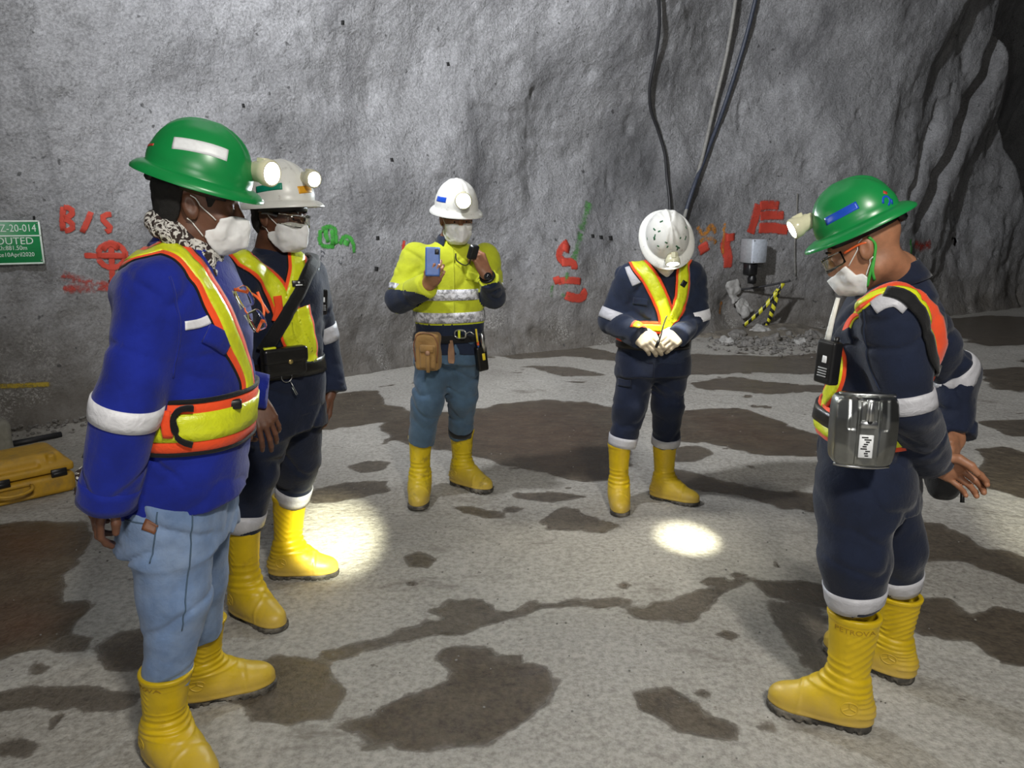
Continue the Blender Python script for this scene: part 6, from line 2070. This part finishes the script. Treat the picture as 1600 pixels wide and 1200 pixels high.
strokes('spray_smear', [(10, [(864, 440), (860, 465)]), (12, [(886, 425), (884, 450)]), (10, [(876, 460), (890, 465)])], SP_GREEN2, 'faint green strokes behind the red letters')
strokes('spray_scribble', [(12, [(1088, 352), (1100, 368), (1112, 350), (1118, 368)]), (12, [(1092, 378), (1108, 372), (1120, 380)]), (7, [(1133, 345), (1130, 375), (1129, 400)]), (8, [(1165, 412), (1172, 422)])], SP_ORANGE, 'orange yellow sprayed scribble')
strokes('spray_smear', [(20, [(1096, 380), (1102, 395)]), (18, [(1140, 366), (1132, 380), (1138, 400), (1136, 420)]), (12, [(1134, 372), (1148, 370)])], SP_RED, 'red orange sprayed smear beside the grey box')
strokes('spray_letter', [(16, [(1186, 318), (1178, 345), (1172, 366)]), (14, [(1186, 322), (1206, 320), (1218, 322)]), (14, [(1186, 338), (1208, 336), (1226, 337)]), (16, [(1184, 356), (1208, 356), (1232, 360)])], SP_RED, 'bold red sprayed letter E')
strokes('spray_smear', [(22, [(1428, 382), (1446, 384), (1456, 380)]), (18, [(1398, 372), (1408, 400)])], SP_RED2, 'faint red patch behind the green hard hat')
strokes('spray_smear', [(5, [(1423, 372), (1421, 404)])], SP_GREEN, 'thin green stroke behind the green hard hat')
strokes('lime_bloom', [(30, [(1480, 364), (1502, 372), (1496, 392)]), (16, [(1475, 402), (1500, 398)]), (26, [(1268, 402), (1292, 404)])], SP_WHITE, 'pale lime stain')
strokes('painted_line', [(8, [(-30, 603), (20, 603), (82, 600)])], SP_YELLOW, 'dull yellow painted line')
strokes('spray_smear', [(10, [(1128, 470), (1124, 492)])], SP_ORANGE, 'faint ochre drip')
for x, y, r_ in ((926, 369, 2.2), (939, 371, 2.4), (954, 372, 2.6), (590, 372, 2.4), (588, 420, 2.6), (612, 250, 2.2), (535, 35, 2.2), (700, 100, 2.0), (380, 165, 2.0), (250, 372, 2.2), (53, 340, 1.8)):
    strokes('drill_hole_spot', [(r_ * 2, [(x - r_, y), (x + r_, y)])], SP_BLACK)  # flat dark spots painted for the shade inside drill holes

# green notice plate
tw = Vector((0.879, 0.477, 0)); nw = Vector((0.477, -0.879, 0))
sc_ = W(62, 344) + nw * .05
M_SIGN = simple('green_sign_enamel', (0.006, 0.21, 0.06), 0.4, var=.06)
M_SIGNW = simple('pale_sign_print', (0.62, 0.72, 0.64), 0.45, var=.05)
Rs = np.array([[tw.x, nw.x, 0], [tw.y, nw.y, 0], [0, 0, 1.0]])
SW, SH = .62, .315
def sg(x, y, z=0): return A3(sc_) + Rs @ np.array([x, z, y])
so_ = empty('notice_plate', sc_, 'green notice plate with pale lettering bolted to the rock wall', 'sign')
q = boxm(sg(-SW / 2, -SH / 2), (SW / 2, .004, SH / 2), Rs, .002); mk('plate', q[0], q[1], M_SIGN, so_)
fr = [boxm(sg(-SW / 2, -.006, .0045), (SW / 2, .001, .006), Rs, .0004), boxm(sg(-SW / 2, -SH + .006, .0045), (SW / 2, .001, .006), Rs, .0004), boxm(sg(-.006, -SH / 2, .0045), (.006, .001, SH / 2), Rs, .0004), boxm(sg(-SW + .006, -SH / 2, .0045), (.006, .001, SH / 2), Rs, .0004), boxm(sg(-SW / 2, -.110, .0045), (SW / 2, .001, .005), Rs, .0004)]
q = join(*fr); mk('border', q[0], q[1], M_SIGNW, so_)
for txt, right, base_, cap, xs_ in (('Z-20-014', -.026, -.080, .052, .80), ('GROUTED', -.052, -.170, .050, .98), ('Ch:881.50m', -.098, -.211, .032, .84), ('Date10April2020', -.058, -.258, .030, .88)):
    tv, tf = text_mesh(txt, cap / .70, .0005, 'RIGHT')
    v = np.array([sg(right + p_[0] * xs_, base_ + p_[1], .0058 + p_[2]) for p_ in tv]); mk('lettering', v, tf, M_SIGNW, so_, smooth=False)
for bx, by in ((-.02, -.025), (-.02, -SH + .025)):
    q = lathe([(.006, 0), (.005, .003)], sg(bx, by, .005), frame_z(nw), 10); mk('bolt', q[0], q[1], M_STEEL, so_)

# cables down the wall
def cable(name, pxs, r_, off, mat, label, cat='cable'):
    pts = [W(*p) + Vector((.45, -.89, 0)) * (off if np.isscalar(off) else off[i]) for i, p in enumerate(pxs)]
    sm = [pts[0]]
    q = tube(pts, r_, 12, .05)
    o = mk(name, q[0], q[1], mat, loc=pts[len(pts) // 2])
    return tag(o, label, cat)
M_CAB = simple('black_cable_sheath', (0.018, 0.018, 0.020), 0.5)
M_HOSE = simple('dusty_grey_hose', (0.20, 0.195, 0.18), 0.6, var=.25)
M_BLUEHOSE = simple('dusty_blue_black_hose', (0.035, 0.042, 0.062), 0.55, var=.3)
cable('cable', [(1018, -60), (1023, 0), (1024, 40), (1018, 90), (1009, 140), (1011, 172), (1022, 204), (1033, 242), (1036, 275), (1040, 310), (1042, 360)], .018, .075, M_CAB, 'black wavy cable hanging down the rock wall, leftmost of three')
cable('hose', [(1152, -60), (1145, 0), (1132, 80), (1111, 170), (1091, 255), (1076, 305), (1064, 345), (1060, 372)], .024, .05, M_HOSE, 'grey straight hose down the rock wall, middle of three', 'hose')
cable('hose', [(1190, -60), (1176, 0), (1161, 60), (1143, 120), (1121, 185), (1100, 240), (1080, 292), (1067, 335), (1063, 372)], .026, .05, M_BLUEHOSE, 'blue black hose down the rock wall, rightmost of three', 'hose')
cable('wire', [(1243, 302), (1242, 340), (1239, 385), (1240, 430)], .010, .03, M_HOSE, 'thin grey wire on the rock wall beside the red letter E', 'wire')

# junction box
jb = W(1163, 391) ; tj = Vector((.90, .43, 0)); nj = Vector((.43, -.90, 0))
Rj = np.array([[tj.x, nj.x, 0], [tj.y, nj.y, 0], [0, 0, 1.0]])
jc = jb + nj * .16
j_ = empty('junction_box', jc, 'light grey junction box with a black plug on the rock wall', 'electrical box')
q = boxm(A3(jc), (.125, .10, .155), Rj, .012); mk('enclosure', q[0], q[1], M_GREYP, j_)
q = boxm(A3(jc) + A3(nj) * .115, (.122, .018, .152), Rj, .008); mk('lid', q[0], q[1], simple('pale_grey_lid', (.52, .56, .62), .45), j_)
for a_, b_ in ((-1, -1), (1, -1), (-1, 1), (1, 1)):
    q = lathe([(.009, 0), (.008, .005)], A3(jc) + Rj @ np.array([a_ * .105, .133, b_ * .135]), frame_z(nj), 10); mk('screw', q[0], q[1], M_STEEL, j_)
q = join(boxm(A3(jc) + Rj @ np.array([-.05, .03, -.235]), (.075, .07, .08), Rj, .02), lathe([(.055, .0), (.06, .06), (.035, .12), (.03, .16)][::-1], A3(jc) + Rj @ np.array([-.02, .04, -.42]), np.eye(3), 16)); mk('plug', q[0], q[1], M_BLACKP, j_)

# broken shotcrete and barrier tape at the foot of the wall
def chunk(c, hs, R, seed, rough=.012, r=.02, h=None):
    c = A3(c); m = max(hs) * 1.3 + .03
    F = Field(c - m, c + m, h or max(.008, max(hs) / 11))
    F.add(rbox(c, hs, R, min(r, min(hs) * .8)))
    F.displace(lambda p: rough * 1.6 * fbm((p - c) * (1.1 / max(hs)) + seed * 3.7, 3, seed), .5)
    return F.mesh()
M_ROCK = simple('grey_rock', (0.20, 0.19, 0.175), 0.9, var=.35, scale=14, bstr=.6, bdist=.01, dirt=(.09, .078, .06), dirt_scale=7)
M_PALE = simple('pale_broken_shotcrete', (0.36, 0.35, 0.33), 0.9, var=.2, scale=18, bstr=.5, bdist=.008)
s0 = W(1143, 455) + nj * .06
v, f = chunk(s0, (.09, .03, .14), frame_z(V(-.35, .05, .93), tj), 5, .02); o = mk('shotcrete_slab', v, f, M_PALE, loc=s0); tag(o, 'upper broken shotcrete slab leaning in the wall hollow', 'slab')
s1 = W(1153, 478) + nj * .10
v, f = chunk(s1, (.11, .03, .12), frame_z(V(-.55, .05, .83), tj), 8, .02); o = mk('shotcrete_slab', v, f, M_PALE, loc=s1); tag(o, 'lower broken shotcrete slab leaning in the wall hollow', 'slab')
def tape_mat():
    m, nt, b = new_mat('yellow_black_barrier_tape')
    uv = N(nt, 'ShaderNodeTexCoord').outputs['UV']
    sep = N(nt, 'ShaderNodeSeparateXYZ'); L(nt, uv, sep.inputs[0])
    x = math_n(nt, 'FRACT', math_n(nt, 'ADD', math_n(nt, 'MULTIPLY', sep.outputs[0], 5.5), math_n(nt, 'MULTIPLY', sep.outputs[1], .35)))
    f = math_n(nt, 'GREATER_THAN', x, .52)
    L(nt, mixc(nt, f, (0.62, 0.58, 0.03), (0.012, 0.012, 0.012)), b.inputs['Base Color'])
    b.inputs['Roughness'].default_value = .4
    return m
M_TAPE = tape_mat()
top_ = W(1190, 438) + nj * .40
def tape(a, b, w, tw0, label):
    a, b = A3(a), A3(b); n = 26
    T = (b - a) / np.linalg.norm(b - a); u0 = np.cross(T, A3(nj)); u0 /= np.linalg.norm(u0); w0 = np.cross(T, u0)
    rows, nn, uv = [], [], []
    for i in range(n):
        t = i / (n - 1); an = tw0 * math.sin(t * 5) + .4
        c = a + (b - a) * t + np.array([0, 0, -.05 * math.sin(math.pi * t)])
        u = u0 * math.cos(an) + w0 * math.sin(an); nm = np.cross(u, T)
        rows.append([c + u * (k - 1) * w / 2 for k in range(3)]); nn.append([nm] * 3); uv += [(t, k / 2) for k in range(3)]
    v, f, uvs = sheet(rows, nn, .001, -.001, uv=np.array(uv))
    o = mk('barrier_tape', v, f, M_TAPE, loc=a, uvs=uvs); tag(o, label, 'tape'); return o
tape(top_, W(1144, 506) + nj * .22, .055, .3, 'yellow black barrier tape, the longer slanting strip by the broken slabs')
tape(top_ + V(-.06, 0, -.08), W(1176, 508) + nj * .25, .060, .4, 'yellow black barrier tape, the short steep strip by the broken slabs')
q = tube([W(1150, 453) + nj * .02, W(1170, 446) + nj * .22, top_ + nj * .05 + V(.05, 0, .03)], .013, 8, .03)
o = mk('steel_bar', q[0], q[1], M_CAB, loc=top_); tag(o, 'dark thin bar sticking out of the wall and holding the tape', 'bar')
rnd = random.Random(12)
ORD = ('leftmost', 'second from the left', 'third from the left', 'fourth from the left', 'fourth from the right', 'third from the right', 'second from the right', 'rightmost')
for k, (px, py, s_) in enumerate(((1131, 536, .085), (1149, 527, .10), (1168, 541, .07), (1186, 524, .12), (1208, 533, .09), (1228, 525, .11), (1250, 537, .08), (1272, 529, .105))):
    g = G(px, py)
    R_k = frame_z(V(rnd.uniform(-.5, .5), rnd.uniform(-.5, .5), 1), V(rnd.uniform(-1, 1), rnd.uniform(-1, 1), 0))
    v, f = chunk(g + V(0, 0, s_ * .28), (s_, s_ * .75, s_ * .45), R_k, 20 + k, s_ * .22, s_ * .2)
    o = mk('rock', v, f, M_PALE if k % 3 == 0 else M_ROCK, loc=g); tag(o, ('pale' if k % 3 == 0 else 'grey') + ' broken rock lump under the junction box, ' + ORD[k] + ' of eight', 'rock', 'rubble lumps under the junction box')
def gravel(name, spots, label, seed):
    rr_ = random.Random(seed); ms = []
    ico = [(-.5, 0, .8), (.5, 0, .8), (-.5, 0, -.8), (.5, 0, -.8), (0, .8, .5), (0, .8, -.5), (0, -.8, .5), (0, -.8, -.5), (.8, .5, 0), (-.8, .5, 0), (.8, -.5, 0), (-.8, -.5, 0)]
    idx = [(0, 4, 1), (0, 9, 4), (9, 5, 4), (4, 5, 8), (4, 8, 1), (8, 10, 1), (8, 3, 10), (5, 3, 8), (5, 2, 3), (2, 7, 3), (7, 10, 3), (7, 6, 10), (7, 11, 6), (11, 0, 6), (0, 1, 6), (6, 1, 10), (9, 0, 11), (9, 11, 2), (9, 2, 5), (7, 2, 11)]
    for (x, y, z, s_) in spots:
        a = rr_.uniform(0, 6.3)
        v = [(x + s_ * (math.cos(a) * p[0] - math.sin(a) * p[1]) * rr_.uniform(.8, 1.25), y + s_ * (math.sin(a) * p[0] + math.cos(a) * p[1]) * rr_.uniform(.8, 1.2), z + s_ * .7 * p[2] * rr_.uniform(.8, 1.2)) for p in ico]
        ms.append((v, idx))
    v, f = join(*ms)
    o = mk(name, v, f, M_ROCK, loc=(spots[0][0], spots[0][1], 0), smooth=False); tag(o, label, 'gravel', None, 'stuff'); return o
sp_ = []
for k in range(520):
    s = rnd.uniform(4.4, 8.2); p = plan_at(np.array([s]))[0]; d = abs(rnd.gauss(0, .16)) + .02
    sp_.append((p[0] + .5 * d + .1, p[1] - .87 * d - .15, rnd.uniform(.0, .05) * max(0, 1 - d * 2.5), rnd.uniform(.006, .022) * (1.6 if rnd.random() < .06 else 1)))
gravel('gravel', sp_, 'loose gravel and spall along the foot of the left rock wall', 3)
sp_ = []
for k in range(620):
    px, py = rnd.gauss(1205, 50), rnd.gauss(528, 11)
    if px < 1100 or px > 1300 or py < 502: continue
    g = G(px, py); sp_.append((g.x, g.y, rnd.uniform(0, .03), rnd.uniform(.010, .038)))
gravel('gravel', sp_, 'loose gravel between the rubble lumps under the junction box', 5)
sp_ = []
for k in range(420):
    px, py = rnd.uniform(0, 1600), 1200 - 700 * rnd.random() ** .6
    g = G(px, py)
    if g.y > 9: continue
    sp_.append((g.x, g.y, .002, rnd.uniform(.002, .0055)))
gravel('gravel', sp_, 'small grit scattered over the concrete floor', 9)
# low mound of muck under the junction box
F = Field((1.9, 9.0, -.1), (4.4, 10.9, .4), .03)
F.add(ell((3.15, 10.05, -.02), (.95, .42, .08), None), .1); F.add(ell((3.6, 10.1, -.02), (.6, .35, .11)), .1); F.displace(lambda p: .03 * fbm(p * 3.5, 4, 2), .4)
v, f = F.mesh(); o = mk('muck_heap', v, f, simple('damp_muck', (.17, .15, .12), .9, var=.4, scale=9, bstr=.8, bdist=.02), loc=(3.2, 10.1, 0)); tag(o, 'low heap of grey muck at the wall foot under the junction box', 'muck', None, 'stuff')

# yellow carrying case
M_CASE = simple('yellow_case_plastic', (0.50, 0.285, 0.02), 0.5, var=.1, scale=20, bstr=.15, dirt=(.30, .19, .05), dirt_scale=9)
ax_ = V(.70, .71, 0).normalized(); bx_ = V(-ax_.y, ax_.x, 0)
Rc = np.array([[ax_.x, bx_.x, 0], [ax_.y, bx_.y, 0], [0, 0, 1.0]])
c0 = G(122, 767); LC, DC, HC = .64, .36, .245
cc_ = A3(c0) - A3(ax_) * LC / 2 + A3(bx_) * DC / 2
def at_c(x, y, z): return cc_ + Rc @ np.array([x, y, z])
kb = empty('carrying_case', Vector(cc_), 'yellow plastic carrying case with black latches on the floor by the wall', 'case')
F = Field(cc_ - np.array([.42, .42, .02]), cc_ + np.array([.42, .42, .32]), .0075)
F.add(rbox(at_c(0, 0, .065), (LC / 2, DC / 2, .060), Rc, .03))
F.cut(rbox(at_c(.0, -DC / 2, .060), (.10, .022, .030), Rc, .01))
v, f = F.mesh(); mk('base_shell', v, f, M_CASE, kb)
F = Field(cc_ - np.array([.42, .42, .02]), cc_ + np.array([.42, .42, .36]), .0075)
F.add(rbox(at_c(0, 0, .158), (LC / 2, DC / 2, .028), Rc, .02)); F.add(rbox(at_c(0, .01, .185), (LC / 2 - .035, DC / 2 - .03, .060), Rc, .045), .04)
F.add(rbox(at_c(.215, .0, .19), (.022, DC / 2 - .02, .052), Rc, .015), .01); F.add(rbox(at_c(-.215, .0, .19), (.022, DC / 2 - .02, .052), Rc, .015), .01)
F.cut(rbox(at_c(0, -DC / 2 + .01, .205), (.15, .03, .028), Rc, .012), .01)
F.keep(lambda X, Y, Z: .136 - Z + 0 * X + 0 * Y)
v, f = F.mesh(); mk('lid', v, f, M_CASE, kb)
for x in (.235, -.045, -.25):
    q = join(boxm(at_c(x, -DC / 2 - .006, .135), (.040, .008, .022), Rc, .003), boxm(at_c(x, -DC / 2 - .013, .128), (.032, .004, .010), Rc, .002)); mk('latch', q[0], q[1], M_BLACKP, kb)
rows = [[at_c(-.12 + dx, -DC / 2 - yy, zz) for dx in (-.025, 0, .025)] for yy, zz in ((-.02, .20), (.012, .16), (.02, .10), (.022, .05), (.05, .008), (.10, .006))]
v, f, _ = sheet(rows, [[-Rc[:, 1]] * 3] * 6, .003, -.003); mk('carry_strap', v, f, M_BLACKF, kb)
q = tube([at_c(-.09, -DC / 2 - .012, .10), at_c(-.09, -DC / 2 - .035, .09), at_c(.09, -DC / 2 - .035, .09), at_c(.09, -DC / 2 - .012, .10)], .009, 8, .02); mk('handle', q[0], q[1], M_CASE, kb)
gb = A3(G(-8, 735)) + A3(bx_) * .30
v, f = chunk(gb + np.array([0, 0, .13]), (.16, .14, .13), Rc, 3, .006, .06); o = mk('equipment_bag', v, f, simple('dusty_grey_canvas', (.24, .23, .19), .9, bstr=.3), loc=gb); tag(o, 'dusty grey bag standing behind the yellow case', 'bag')
q = tube([G(10, 700) + V(0, 0, .02), G(52, 692) + V(0, 0, .02), G(96, 683) + V(0, 0, .02)], .022, 10); o = mk('steel_bar', q[0], q[1], M_CAB, loc=G(52, 692)); tag(o, 'dark bar lying on the floor behind the yellow case', 'bar')
